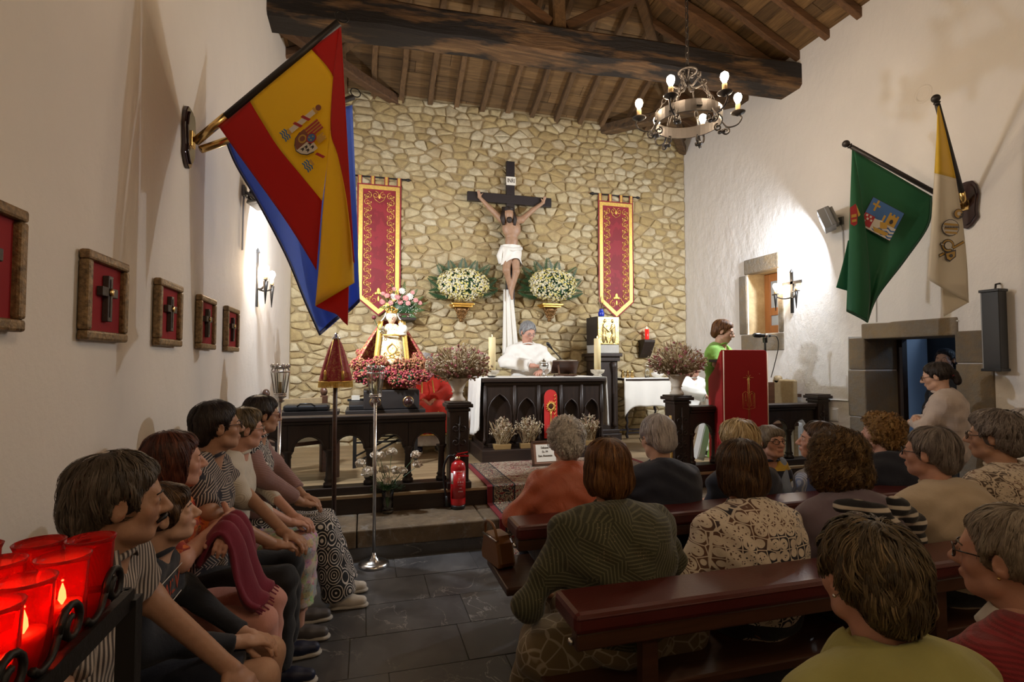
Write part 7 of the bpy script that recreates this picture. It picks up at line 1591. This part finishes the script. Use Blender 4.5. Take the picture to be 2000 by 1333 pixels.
    if hands:
        for s in (-1,1):
            S0, E_, W_ = A[s]; dd = W_-E_; dd = dd/np.linalg.norm(dd); hd_ = Vector(dd)
            if arms and s in arms and len(arms[s]) > 2 and arms[s][2] is not None: hd_ = Vector(arms[s][2]).normalized()
            up = Vector(arms[s][3]) if arms and s in arms and len(arms[s]) > 3 else Vector((0,0,1)); z = (up-hd_*up.dot(hd_)); z = z.normalized() if z.length > .1 else Vector((s,0,0)); x = hd_.cross(z); Mh = Matrix((x, hd_, z)).transposed().to_4x4(); Mh.translation = Vector(W_); Mh = Mh @ Matrix.Scale(.98*k, 4)
            cu = arms[s][4] if arms and s in arms and len(arms[s]) > 4 else hcurl; V, Q = hand_mesh(-s, cu, .0042 if hh < .0075 else .007); body.append((xf(Mh, V), Q, 0)); tone.append(np.full(len(V), .08))
    np_mesh('body', body, [SK[sk]], t, True, np.concatenate(tone))
    # garments
    rgw = np.random.default_rng(int(abs(head[0])*7+abs(head[1]))); ph = rgw.uniform(0, 6, 8)
    def wrinkle(Q, f): return f + .0034*np.sin(Q[...,2]*60+ph[0]+4*np.sin(Q[...,0]*11+ph[1])+3*np.sin(Q[...,1]*13+ph[2])) + .0022*np.sin(Q[...,0]*38+Q[...,2]*46+ph[3]+2*np.sin(Q[...,1]*17))
    e = loose; P = torso(e) + [ell(sp(.68)+np.array((0,-.035*df,0)), (.165*wf*k, .095*df*k, .20))]
    for s in (-1,1): P.append(cap(sp(.62)+np.array((s*.10*wf,-.02,0)), (A[s][0]+A[s][1])*.5+np.array((-s*.025,-.01,0)), .085*k, .05*k))
    if wf >= 1.0 and arms != 'x' and extra != 'flat': P += [ell(sp(.66)+np.array((s*.07*wf, .075*df, 0)), (.062*wf, .052, .066)) for s in (-1,1)]
    for s in (-1,1):
        S0, E_, W_ = A[s]; f_ = {'none':0,'short':.62,'elbow':.98,'three':1.55,'long':1.93,'wide':1.93}[sleeve]
        if f_: 
            if f_ < 1: P.append(flatcap(S0, S0+(E_-S0)*f_, .056*k*wf**.4, .058*k*wf**.3))
            else: fl = .035 if sleeve == 'wide' else 0; P += [cap(S0, E_, .054*k*wf**.4, .050*k+fl*.4), flatcap(E_, E_+(W_-E_)*(f_-1), .050*k+fl*.6, .036*k+fl*1.3)]
    sub = [ell(np.array(N)+np.array((0,.045+neckline*.3,.035-neckline*.2)), (.058*k,.06,.055+neckline)), ell(np.array(N)+np.array((0,.0,.07)), (.062*k,.062,.055))]
    V, Q = sdf_mesh(P, bh, .055, sub, .012, wrinkle); sh_o = np_mesh('shirt', [(V, Q, 0)], [MATS[top]], t)
    cb_ = MB(); cb_.torus(N+Vector((0,.006,.016*k)), .064*k, .009, (0,-.30-neckline*3,1), 28, 8); cb_.build('collar_band', MATS[top], t, True)
    if not legs: pass
    else:
        P = [ell(sp(.0), (.16*wf*k+.012, .13*df*k+.012, .115))]
        for s in (-1,1):
            hp, kn, an = Lg[s]; P.append(cap(hp, kn, .092*wf**.5, .068))
            if bkind == 'trousers': P.append(flatcap(kn, an+np.array((0,0,.01)), .066, .060))
            elif bkind == 'shorts': P[-1] = flatcap(hp, hp+(kn-hp)*.86, .10, .085)
            elif bkind == 'skirt': P.append(flatcap(kn, kn+(an-kn)*.72, .075, .08))
            elif bkind == 'long': P.append(flatcap(kn, an+np.array((0,.0,.0)), .08, .11))
        if bkind in ('skirt','long'):
            kn = (Lg[1][1]+Lg[-1][1])/2; an = (Lg[1][2]+Lg[-1][2])/2; hp = (Lg[1][0]+Lg[-1][0])/2; P += [cap(hp, kn, .10, .07), flatcap(kn, kn+(an-kn)*(.72 if bkind == 'skirt' else 1.0), .075, .09)]
        V, Q = sdf_mesh(P, bh, .03, (), .01, wrinkle); np_mesh('skirt' if bkind in ('skirt','long') else 'trousers', [(V, Q, 0)], [MATS[bottom]], t)
        if feet:
            sm = pbr('shoe_%d' % int(shoe[0]*1000), shoe, .5); so = pbr('shoe_sole', (.50,.46,.40), .6)
            for s in (-1,1):
                an = Lg[s][2]; V, Q = sdf_mesh([cap(an+np.array((0,-.03,-.03)), an+np.array((s*.01,.07,-.045)), .042, .036), cap(an+np.array((s*.01,.07,-.045)), an+np.array((s*.015,.14,-.05)), .037, .030)], .008, .02, (), .01, lambda Q_, f, z=an[2]-.075: np.maximum(f, z-Q_[...,2])); V2, Q2 = sdf_mesh([cap(an+np.array((0,-.03,-.076)), an+np.array((s*.015,.145,-.076)), .040, .036)], .008, .02, (), .01, lambda Q_, f, z=an[2]-.088: np.maximum(np.maximum(f, z-Q_[...,2]), Q_[...,2]-z-.022)); np_mesh('shoe', [(V, Q, 0), (V2, Q2, 1)], [sm, so], t)
    # hair, brows, eyes
    st, col, vol = hair; kw = dict(curl=curl, wid=.0016, length=.11); kw.update(hair_kw or {}); parts, tn = hair_mesh(st, vol, max(hh, .007), locks, int(abs(head[0])), **kw); np_mesh('hair', [(xf(MH, V), Q, m_) for V, Q, m_ in parts], [HR[col]], t, True, tn)
    if eyes:
        for s in (-1,1):
            b = MB(); b.sphere((0,0,0), .0115*hs, 14, 10, 0); c = MH @ Vector((s*.033,.0755,.0035)); fw = (MH.to_3x3() @ Vector((s*.06,1,0))).normalized(); b.sphere(fw*.0066*hs, .0062*hs, 10, 8, 1); o = b.build('eye', m_eye[:2], t, True); o.location = c
            b = MB(); b.tube([MH @ Vector(p) for p in ((s*.016,.089,.020),(s*.032,.0905,.0255),(s*.051,.077,.020))], [.0026*hs,.0034*hs,.0016*hs], 6); b.build('eyebrow', HR[brow or col], t, True)
    if gl: glasses(t, MH, gl, True, hs)
    return dict(t=t, MH=MH, A=A, N=N, sp=sp, zs=zs, sw=sw, lean=lean, k=k, root=root, R=R)
def sdf_face(base, neck, h):
    # two smooth unions with different blend radii on one grid
    global _F2
    V, Q = sdf_mesh(base+neck, h, .022, (), .008, face_features, .05); return V, Q
def face_features(P, f):
    for p in FINE:
        d = sd(p, P); k = .010; hh = np.clip(k-np.abs(d-f), 0, None)/k; f = np.minimum(d, f)-hh*hh*k*.25
    for p in EARS:
        d = sd(p, P); k = .006; hh = np.clip(k-np.abs(d-f), 0, None)/k; f = np.minimum(d, f)-hh*hh*k*.25
    for p in SOCK: 
        d = -sd(p, P)+.0; k = .006; hh = np.clip(k-np.abs(d-f), 0, None)/k; f = np.maximum(d, f)+hh*hh*k*.25
    for p in EARSUB:
        d = -sd(p, P); f = np.maximum(d, f)
    d = -sd(('c', np.array((-.019,.104,-.0605)), np.array((.019,.104,-.0605)), .0016, .0016), P); f = np.maximum(d, f)
    return f
RAD = math.radians
# ------------------------------------------------------------------ row along the left wall (facing the aisle)
FX = -PI/2
L1 = person('man with grey brown hair and moustache in a brown striped shirt', (232,980), 1.40, FX+.08, RAD(20), RAD(-4), 0, shz=.03, lean=.12, wf=1.24, df=1.2, hs=1.02, sk='tan', hair=('man','umber',1.0), locks=1100, top='stripe_shirt', sleeve='short', bottom='navy_cloth', hh=.0048, bh=.010, hunch=.05, hair_kw=dict(length=.08, wid=.0011, lift=.005, messy=.4, kids=8), arms={-1: ((-.27,.16,.86),(-.16,.40,.66)), 1: ((.29,.12,.86),(.20,.36,.64))}, brow='dark', extra='flat')
b = MB(); M = L1['MH']; b.tube([M @ Vector(p) for p in ((-.028,.086,-.058),(-.012,.104,-.047),(0,.107,-.045),(.012,.104,-.047),(.028,.086,-.058))], [.004,.008,.007,.008,.004], 8); b.build('moustache', HR['dark'], L1['t'], True)
b = MB(); N = L1['N']; b.grid(24, 4, lambda u, v: (N.x+(.075+.02*v)*math.sin(-2.4+u*4.8), N.y-.0-(.07+.02*v)*math.cos(-2.4+u*4.8), N.z+.055-.055*v)); b.build('collar', 'stripe_shirt', L1['t'], True, solid=.004)
L2 = person('boy in a navy hooded top seated between the moustached man and red haired woman', (322,1006), 1.86, FX, RAD(18), RAD(8), 0, lean=.06, wf=.78, df=.85, hs=.90, sk='fair', hair=('fringe','brown',1.0), locks=450, top='navy_hoodie', sleeve='long', bottom='navy_cloth', bkind='shorts', hh=.0052, bh=.010, seat=.42, arms={-1: ((-.22,.10,.70),(-.03,.36,.585),(.35,1,-.25),(0,.1,1),.35), 1: ((.22,.10,.70),(.05,.36,.60),(-.5,.9,-.3),(0,.1,1),.35)}, extra='flat')
text('RAILV', (.03,.125,.80), .075, pbr('print_orange', (.45,.07,.03), .7), L2['t'], (PI/2,0,PI), 'shirt_lettering')
b = MB()
for z in (.75,.85): b.tube([(-.09,.126,z),(.13,.126,z)], .002, 4)
b.build('print_lines', 'white_cloth2', L2['t'])
L3 = person('red haired woman in an orange print top with pink trousers and crimson shawl', (342,901), 2.2, FX, RAD(26), RAD(0), 0, lean=.04, wf=1.05, hs=1.0, sk='rosy', hair=('bob','red',1.04), locks=600, hair_kw=dict(wid=.0012), top='orange_print', sleeve='elbow', bottom='pink_trousers', hh=.0052, bh=.010, neckline=.02, arms={-1: ((-.23,.17,.84),(.05,.29,.87),(1,.15,.05),(0,.3,1),.6), 1: ((.24,.17,.84),(-.10,.26,.90),(-1,.05,-.15),(0,1,.3),.7)}, shoe=(.3,.2,.15))
b = MB(); path = catmull([(0,.20,.78),(0,.24,.88),(0,.29,.925),(0,.34,.86),(0,.375,.72),(0,.405,.63),(0,.44,.60)], 5)
def shw(u, v): q = polyl([(p.y, p.z) for p in path], v); w_ = .10+.05*v; return ((u-.5)*2*w_+.045, q.x+.022*math.sin(u*15+v*4)*(.4+.6*v), q.y+.016*math.sin(u*15+v*4+1))
b.grid(30, 36, shw); b.build('shawl', 'crimson_shawl', L3['t'], True, solid=.02)
b = MB()
for i in range(26): u = i/25; p = Vector(shw(u, 1)); b.tube([p, p+Vector((.004*math.sin(i*3),.022,-.018))], .003, 4, None, False)
tag(b.build('shawl_fringe', 'crimson_shawl', L3['t']), kind='stuff')
L4 = person('dark haired woman in glasses and a black and beige feather print blouse', (425,834), 2.65, FX, RAD(24), RAD(3), 0, lean=.06, wf=1.15, df=1.1, hs=1.03, sk='tan', hair=('short','dark',1.03), locks=600, hair_kw=dict(wid=.0012), top='feather_print', sleeve='elbow', bottom='black_cloth', bkind='trousers', hh=.0052, bh=.010, neckline=.03, gl=(.03,.015,.01), arms={-1: ((-.27,.12,.93),(-.02,.42,.70),(.5,1,-.4),(0,.2,1),.4), 1: ((.27,.12,.92),(.08,.38,.68),(-.4,1,-.3),(0,.2,1),.4)}, shoe=(.012,.016,.045))
L5 = person('short haired woman in glasses with cream cardigan and flowered skirt', (478,838), 3.05, FX, RAD(22), RAD(-4), 0, lean=.07, wf=1.0, hs=.97, sk='rosy', hair=('wavy','streak',1.02), locks=500, top='cream_knit', sleeve='three', bottom='paisley', bkind='skirt', hh=.0058, bh=.011, gl=(.25,.2,.15), arms={-1: ((-.22,.14,.86),(-.05,.38,.66),(.4,1,-.3),(0,.2,1),.4), 1: ((.22,.14,.86),(.05,.36,.66),(-.4,1,-.3),(0,.2,1),.4)}, shoe=(.10,.09,.09))
L6 = person('black haired woman in glasses and a black and white geometric dress', (513,811), 3.4, FX, RAD(20), RAD(-4), 0, lean=.05, wf=1.02, hs=.98, sk='tan', hair=('short','dark',1.06), locks=450, top='geo_print', sleeve='none', bottom='geo_print', bkind='long', hh=.0058, bh=.011, gl=(.12,.02,.02), neckline=.01, arms={-1: ((-.22,.12,.90),(-.04,.34,.70),(.5,1,-.3),(0,.2,1),.4), 1: ((.22,.12,.90),(.05,.34,.68),(-.4,1,-.3),(0,.2,1),.4)}, shoe=(.62,.56,.48), knees={-1: ((0,.04,0),(.0,.16,0)), 1: ((0,.04,0),(0,.16,0))})
A = L6['A']; P = []
for s in (-1,1): S0, E_, W_ = A[s]; P += [cap(S0, E_, .066, .060), flatcap(E_, E_+(W_-E_)*.8, .058, .048), cap(S0, S0+np.array((-s*.05,.03,-.32)), .075, .07)]
V, Q = sdf_mesh(P, .011, .03); np_mesh('jacket', [(V, Q, 0)], [MATS['mauve_jacket']], L6['t'])
# ------------------------------------------------------------------ sanctuary
P1 = person('celebrant in a white alb bending over the chalice at the altar', (1031,649), 7.28, PI, RAD(14), RAD(-26), 0, 'stand', ZP, wf=1.2, df=1.15, hs=1.16, sk='rosy', hair=('man','steel',1.03), locks=380, top='white_alb', sleeve='wide', bottom='white_alb', bkind='long', hh=.0068, bh=.012, lean=.08, hunch=.03, gl=(.30,.28,.26), neckline=-.02, arms={1: ((.34,.13,1.18),(.03,.40,1.13),(-1,.35,-.05),(0,.1,1),.25), -1: ((-.33,.14,1.17),(-.13,.36,1.07),(.6,.6,-.2),(0,.1,1),.5)}, extra='flat', loose=.016, brow='steel', hair_kw=dict(wid=.0012, length=.08))
P2 = person('seated priest in a red chasuble behind the dried flowers', (833,708), 7.25, PI, RAD(20), RAD(-10), 0, 'sit', ZP, wf=1.2, hs=1.05, sk='rosy', hair=('man','grey',1.0), locks=150, top='red_chasuble', sleeve='wide', bottom='white_alb', bkind='long', hh=.009, bh=.012, lean=.05, arms={1: ((.30,.16,.78),(.06,.36,.66)), -1: ((-.30,.14,.78),(-.06,.36,.66))}, loose=.03, seat=.43, shoe=(.012,.012,.014))
V, Q = sdf_mesh([cap((0,-.02,.95),(0,.05,.72),.10,.19), cap((-.17,0,.93),(.17,0,.93),.07,.07), cap((-.18,.0,.9),(-.26,.12,.68),.08,.10), cap((.18,.0,.9),(.26,.12,.68),.08,.10), cap((-.1,.05,.66),(-.14,.46,.52),.14,.12), cap((.1,.05,.66),(.14,.46,.52),.14,.12), flatcap((-.13,.46,.52),(-.14,.50,.24),.13,.14), flatcap((.13,.46,.52),(.14,.50,.24),.13,.14), cap((-.12,.48,.5),(.12,.48,.5),.10,.10)], .013, .05, (), .01, lambda P, f: f+.010*np.sin(P[...,0]*30+P[...,2]*4)*np.clip((.95-P[...,2])*2,0,1)); np_mesh('chasuble', [(V, Q, 0)], [MATS['red_chasuble']], P2['t'])
b = MB()
for s in (-1,1): b.tube([(s*.07,.17,.93),(s*.08,.27,.78),(s*.09,.34,.70),(s*.10,.60,.54),(s*.11,.645,.40),(s*.11,.655,.26)], .010, 6, None, True, .5)
b.tube([(-.26,.60,.25),(-.1,.655,.25),(.1,.655,.25),(.26,.60,.25)], .010, 6); b.build('gold_orphrey', 'gold_thread', P2['t'], True)
pc_ = thing('celebrant_chair', 'dark upright chair behind the priest in red', 'chair', P2['root'], PI); MB().bbox((-.3,-.30,.36),(.3,.30,.40)).build('seat', 'dark_oak_x', pc_); MB().bbox((-.3,-.34,.36),(.3,-.29,.98)).build('backrest', 'dark_oak', pc_, bevel=.01)
for x in (-.28,.28):
    for y in (-.30,.27): MB().bbox((x-.025,y-.025,0),(x+.025,y+.025,.36)).build('leg', 'dark_oak', pc_)
P3 = person('woman reader in a bright green top standing behind the lectern', (1413,648), 6.05, PI+.50, RAD(16), RAD(-16), 0, 'stand', ZP, wf=1.02, hs=1.08, sk='fair', hair=('short','auburn',1.04), locks=420, top='green_blouse', sleeve='elbow', bottom='green_blouse', bkind='long', hh=.0062, bh=.012, lean=.02, gl=(.25,.12,.08), neckline=.05, arms={1: ((.25,.08,1.16),(.12,.36,1.10)), -1: ((-.25,.10,1.16),(-.08,.38,1.12))}, loose=.018)
P4 = person('server in a white alb seated behind the dried pink bouquet', (1354,718), 6.9, PI+.2, 0, RAD(-12), 0, 'sit', ZP, wf=1.05, hs=1.0, sk='rosy', hair=('man','grey',1.0), locks=120, top='white_alb', sleeve='wide', bottom='white_alb', bkind='long', hh=.009, bh=.013, lean=.08, arms={1: ((.26,.16,.84),(.08,.42,.74)), -1: ((-.26,.16,.84),(-.10,.42,.74))}, loose=.03)
# ------------------------------------------------------------------ by the doorway
R1 = person('woman in glasses and a beige sweatshirt standing with folded arms by the doorway', (1829,736), 4.55, .52, 0, RAD(-12), 0, 'stand', 0, wf=1.1, df=1.1, hs=1.0, sk='fair', hair=('pony','dark',1.0), locks=420, top='beige_sweat', sleeve='long', bottom='dark_jeans', hh=.0055, bh=.011, lean=.02, gl=(.03,.006,.008), arms={-1: ((-.26,.13,1.03),(.01,.235,1.06),(1,-.25,0)), 1: ((.26,.13,1.03),(-.03,.205,1.10),(-1,-.25,0))}, loose=.024)
b = MB(); N = R1['N']; b.torus((N.x,N.y+.004,N.z+.02), .066, .011, (0,-.25,1), 24, 8); b.build('ribbed_collar', 'beige_sweat', R1['t'], True)
b = MB(); b.torus(R1['MH'] @ Vector((0,-.118,-.012)), .024, .007, (0,.4,1), 14, 6); b.build('hair_tie', pbr('hair_tie_red', (.25,.01,.03), .7), R1['t'], True)
b = MB()
for i in range(3): b.sphere(np.array(R1['sp'](.72))+np.array((-.06-.018*i,.135+.004*i,.03-.05*i)), (.016,.007,.014), 8, 6)
b.build('print_motif', pbr('motif_brown', (.14,.09,.08), .8), R1['t'], True)
R2 = person('dark haired person in the doorway behind the woman in beige', (1846,704), 5.55, PI/2, RAD(10), 0, 0, 'stand', 0, wf=1.0, hs=1.0, sk='tan', hair=('short','dark',1.0), locks=160, top='black_cloth', bottom='dark_jeans', hh=.0075, bh=.014, lean=.01, hands=False)
# ------------------------------------------------------------------ front pew
W1 = person('woman with white curly hair in a coral satin blouse', (1105,862), 3.03, 0, RAD(-6), RAD(-8), 0, wf=1.16, df=1.1, sk='fair', hair=('curly','white',1.03), locks=700, curl=.45, top='coral_satin', sleeve='long', bottom='navy_cloth', hh=.008, bh=.010, eyes=False, hunch=.04, hair_kw=dict(length=.07, wid=.0012, lift=.008, crad=.018, messy=.5, clump=.0022), feet=False, arms={-1: ((-.33,.04,.74),(-.24,.26,.62)), 1: ((.28,.08,.76),(.10,.30,.62))})
W2 = person('woman with smooth grey hair in a navy top with white piping', (1283,856), 3.18, 0, RAD(4), RAD(-12), 0, wf=1.1, hs=1.06, sk='fair', hair=('smooth','grey',1.06), locks=700, top='navy_cloth', sleeve='long', hh=.008, bh=.011, eyes=False, gl=(.02,.02,.02), feet=False, hunch=.04)
b = MB(); P = W2; b.tube(catmull([(.05,P['lean']-.07,P['zs']+.075),(.12,P['lean']-.062,P['zs']+.062),(.19,P['lean']-.03,P['zs']+.03),(.225,P['lean']-.02,P['zs']-.06),(.25,P['lean'],P['zs']-.16)],6), .004, 6); b.build('white_piping', 'white_cloth2', W2['t'], True)
W3 = person('blond woman in front of the brown bob, facing the lectern', (1441,864), 3.34, 0, RAD(6), RAD(-5), 0, wf=1.08, hs=1.06, sk='fair', hair=('wavy','blond',1.10), locks=600, top='navy_cloth', hh=.008, bh=.012, eyes=False, feet=False, hair_kw=dict(messy=.5, lift=.007))
BO = person('boy in glasses and striped polo looking back over the pew', (1506,864), 3.45, PI-.1, RAD(2), RAD(8), 0, 'stand', 0, wf=.74, df=.8, hs=.88, sk='rosy', hair=('fringe','greystraw',1.02), locks=450, top='polo_stripe', sleeve='short', bottom='navy_cloth', hh=.0052, bh=.011, lean=.0, gl=(.02,.015,.02), extra='flat', feet=False)
P = BO; V, Q = sdf_mesh([cap((s*.03,-.06,P['zs']+.08),(s*.085,.01,P['zs']+.055),.03,.034) for s in (-1,1)]+[cap((s*.085,.01,P['zs']+.055),(s*.062,.085,P['zs']-.10),.034,.036) for s in (-1,1)]+[cap((s*.062,.085,P['zs']-.10),(s*.055,.10,P['zs']-.28),.035,.03) for s in (-1,1)]+[cap((s*.06,-.03,P['zs']+.05),(s*.15,-.02,P['zs']-.03),.03,.04) for s in (-1,1)], .009, .02); np_mesh('sweater', [(V, Q, 0)], [MATS['sky_sweater']], BO['t'])
W4 = person('dark haired woman in a fine blue striped shirt beside the boy', (1597,862), 3.5, .15, RAD(42), RAD(4), 0, wf=1.1, hs=1.06, sk='rosy', hair=('long','brown',1.04), locks=420, top='blue_stripe', sleeve='short', hh=.006, bh=.012, feet=False)
V, Q = sdf_mesh([cap((-.05,-.06,W4['zs']+.06),(-.2,-.04,W4['zs']+.02),.04,.045), cap((.05,-.07,W4['zs']+.06),(.2,-.04,W4['zs']+.02),.04,.045), cap((-.2,-.04,W4['zs']+.02),(-.22,.06,W4['zs']-.15),.045,.03)], .01, .03); np_mesh('shoulder_sweater', [(V, Q, 0)], [pbr('periwinkle', (.16,.21,.44), .85, bump=.2, bscale=200)], W4['t'])
W5 = person('woman with full orange blond curls in a navy top near the doorway', (1720,848), 3.6, 0, RAD(22), RAD(4), 0, wf=1.2, hs=1.06, sk='rosy', hair=('curly','orange',1.06), locks=700, curl=.5, top='navy_cloth', hh=.0065, bh=.012, feet=False, hair_kw=dict(length=.07, wid=.0012, lift=.008, crad=.016, messy=.6, clump=.0022))
# ------------------------------------------------------------------ second pew
B1 = person('auburn haired woman in an olive openwork cardigan and leaf pattern skirt', (1185,917), 2.17, 0, RAD(-3), RAD(-5), 0, wf=1.28, df=1.2, sk='tan', hair=('bob','auburn',1.04), locks=800, top='olive_knit', sleeve='long', bottom='leaf_skirt', bkind='skirt', hh=.0065, bh=.009, eyes=False, hunch=.05, hair_kw=dict(length=.12, wid=.0012), feet=False, arms={-1: ((-.36,.04,.66),(-.24,.26,.60)), 1: ((.34,.06,.68),(.16,.30,.60))})
b = MB(); N = B1['N']; b.grid(28, 4, lambda u, v: (N.x+(.068+.035*v)*math.sin(-2.0+u*4.0), N.y-(.066+.035*v)*math.cos(-2.0+u*4.0), N.z+.035-.05*v)); b.build('collar', 'leaf_skirt', B1['t'], True, solid=.004)
V, Q = sdf_mesh([cap((-.28,.05,.50),(.28,.05,.50),.10,.10), cap((-.30,.10,.47),(-.36,.14,.20),.08,.06), cap((-.30,.0,.49),(.30,.0,.49),.10,.10)], .011, .05, (), .01, lambda P, f: f+.008*np.sin(P[...,1]*30+P[...,2]*22)); np_mesh('skirt_drape', [(V, Q, 0)], [MATS['leaf_skirt']], B1['t'])
B2 = person('woman with brown bob in a cream crochet cardigan with a shoulder strap', (1443,918), 2.36, 0, RAD(0), RAD(-6), 0, wf=1.16, df=1.1, hs=1.06, sk='tan', hair=('bob','brown',1.06), locks=800, top='crochet_cream', sleeve='long', bottom='black_cloth', hh=.0065, bh=.009, eyes=False, hunch=.05, hair_kw=dict(length=.12, wid=.0012), feet=False, arms={-1: ((-.32,.02,.70),(-.22,.26,.60)), 1: ((.28,.06,.72),(.12,.30,.60))})
P = B2; pts = [(.075,P['lean']-.095,P['zs']+.085),(.07,P['lean']-.155,P['zs']-.02),(.02,P['lean']-.185,P['zs']-.16),(-.04,P['lean']-.19,P['zs']-.28),(-.10,P['lean']-.18,P['zs']-.38)]
b = MB(); b.tube(catmull(pts, 6), .016, 8, None, True, .35); b.build('bag_strap', pbr('strap_tan', (.30,.12,.07), .5), B2['t'], True)
B3 = person('woman with dense brown ringlets in a lilac blouse', (1632,900), 2.48, 0, RAD(0), RAD(-2), 0, wf=1.15, df=1.1, hs=1.06, sk='tan', hair=('bigcurl','curlbrown',.90), locks=1500, curl=1.0, top='lilac_blouse', sleeve='long', bottom='black_cloth', hh=.0075, bh=.010, eyes=False, hunch=.05, hair_kw=dict(length=.13, wid=.0012, lift=.008, kids=4, clump=.0022), feet=False, gl=(.012,.01,.01))
P = B3; Z = P['zs']; V, Q = sdf_mesh([cap((-.02,-.14,Z+.05),(.06,-.175,Z-.06),.045,.05), cap((.06,-.175,Z-.06),(.22,-.155,Z-.20),.05,.055), cap((.10,-.12,Z+.07),(.24,-.08,Z-.02),.05,.05), cap((.24,-.08,Z-.02),(.30,-.06,Z-.22),.05,.045), cap((-.05,-.12,Z+.07),(-.14,-.06,Z+.075),.035,.03), cap((.22,-.155,Z-.20),(.29,-.09,Z-.24),.05,.04)], .009, .03, (), .01, lambda Q_, f: f+.005*np.sin(Q_[...,0]*50-Q_[...,2]*60)); np_mesh('striped_sweater', [(V, Q, 0)], [MATS['bw_stripe']], B3['t'])
B4 = person('woman with grey brown bob and dark glasses in a cream blouse', (1816,886), 2.64, 0, RAD(20), RAD(0), 0, wf=1.2, df=1.15, hs=1.06, sk='rosy', hair=('smooth','greybrown',1.0), locks=600, top='cream_blouse', sleeve='long', bottom='black_cloth', hh=.0062, bh=.010, hunch=.05, hair_kw=dict(length=.11, wid=.0012), feet=False, gl=(.015,.02,.03))
B5 = person('woman with wavy grey hair in a cream lace crochet top', (1942,854), 2.78, 0, RAD(24), RAD(0), 0, wf=1.22, df=1.15, hs=1.06, sk='tan', hair=('wavy','greybrown',1.12), locks=800, curl=.2, top='crochet_lace', sleeve='long', bottom='black_cloth', hh=.0065, bh=.010, hunch=.05, feet=False, gl=(.03,.02,.02))
B6 = person('pale grey haired person beyond the lace crochet top', (1998,842), 3.1, 0, RAD(10), 0, 0, wf=1.15, sk='fair', hair=('short','grey',1.06), locks=400, top='white_cloth2', hh=.008, bh=.013, eyes=False, feet=False)
# ------------------------------------------------------------------ rear pew, close to the camera
C1 = person('woman with short streaked hair in a pale green quilted jacket', (1694,1128), 1.18, 0, RAD(-8), RAD(-4), 0, wf=1.22, df=1.15, sk='rosy', hair=('short','streak',1.02), locks=1500, top='lime_jacket', sleeve='long', bottom='black_cloth', hh=.0055, bh=.0085, hunch=.05, eyes=False, hair_kw=dict(length=.075, wid=.0011, lift=.006, messy=.6, kids=8), feet=False, shz=-.01, loose=.02)
P = C1; N = P['N']; b = MB(); b.grid(40, 6, lambda u, v: (N.x+(.085+.045*v)*math.sin(-2.3+u*4.6), N.y-.01-(.075+.05*v)*math.cos(-2.3+u*4.6), N.z+.06-.075*v+.012*math.sin(v*PI))); b.build('collar', 'lime_jacket', P['t'], True, solid=.007)
for s in (-1,1):
    b = MB(); b.prism([(-.022,-.06),(.022,-.06),(.022,.05),(0,.07),(-.022,.05)], lambda u, v, q, s=s: (s*(.155+v*.95), P['lean']-.02+u, P['zs']+.078-abs(v+.02)*.42+q), 0, .006); b.build('epaulette', 'lime_jacket', P['t'], bevel=.003)
    MB().sphere((s*.12,P['lean']-.02,P['zs']+.082),(.008,.008,.004),10,6).build('button', 'bench_wood', P['t'], True)
b = MB(); b.prism([(-.11,.03),(-.09,.045),(.09,.045),(.11,.03),(.12,-.03),(.0,-.035),(-.12,-.03)], lambda u, v, q: (u, P['lean']-.150-q-.06*(u*u)*-6, P['zs']-.06+v), 0, .006); 
MB().lathe([(.010,0),(.010,.004),(.002,.006)], (-.02,P['lean']-.178,P['zs']-.055), 12, None, rot('X', PI/2)).build('button', 'bench_wood', P['t'], True)
for s in (-1,1): q = P['MH'] @ Vector((s*.083,.002,-.036)); MB().sphere(q, .0045, 10, 8).build('earring', 'silver', P['t'], True)
C2 = person('person with cropped straw grey hair and glasses in a crimson knit', (1968,1088), 1.33, 0, RAD(20), RAD(-2), 0, wf=1.2, df=1.15, sk='rosy', hair=('man','greystraw',1.02), locks=1200, top='crimson_knit', sleeve='long', bottom='black_cloth', hh=.0055, bh=.0085, hunch=.05, hair_kw=dict(length=.05, wid=.0012, lift=.002, messy=.3), feet=False, gl=(.03,.02,.015))
P = C2; N = P['N']; b = MB(); b.grid(32, 5, lambda u, v: (N.x+(.068+.03*v)*math.sin(-2.6+u*5.2), N.y-.0-(.065+.03*v)*math.cos(-2.6+u*5.2), N.z+.05-.05*v)); b.build('white_collar', 'white_cloth2', P['t'], True, solid=.005)
MB().sphere(P['MH'] @ Vector((-.083,.002,-.036)), .004, 10, 8).build('earring', 'brass', P['t'], True)
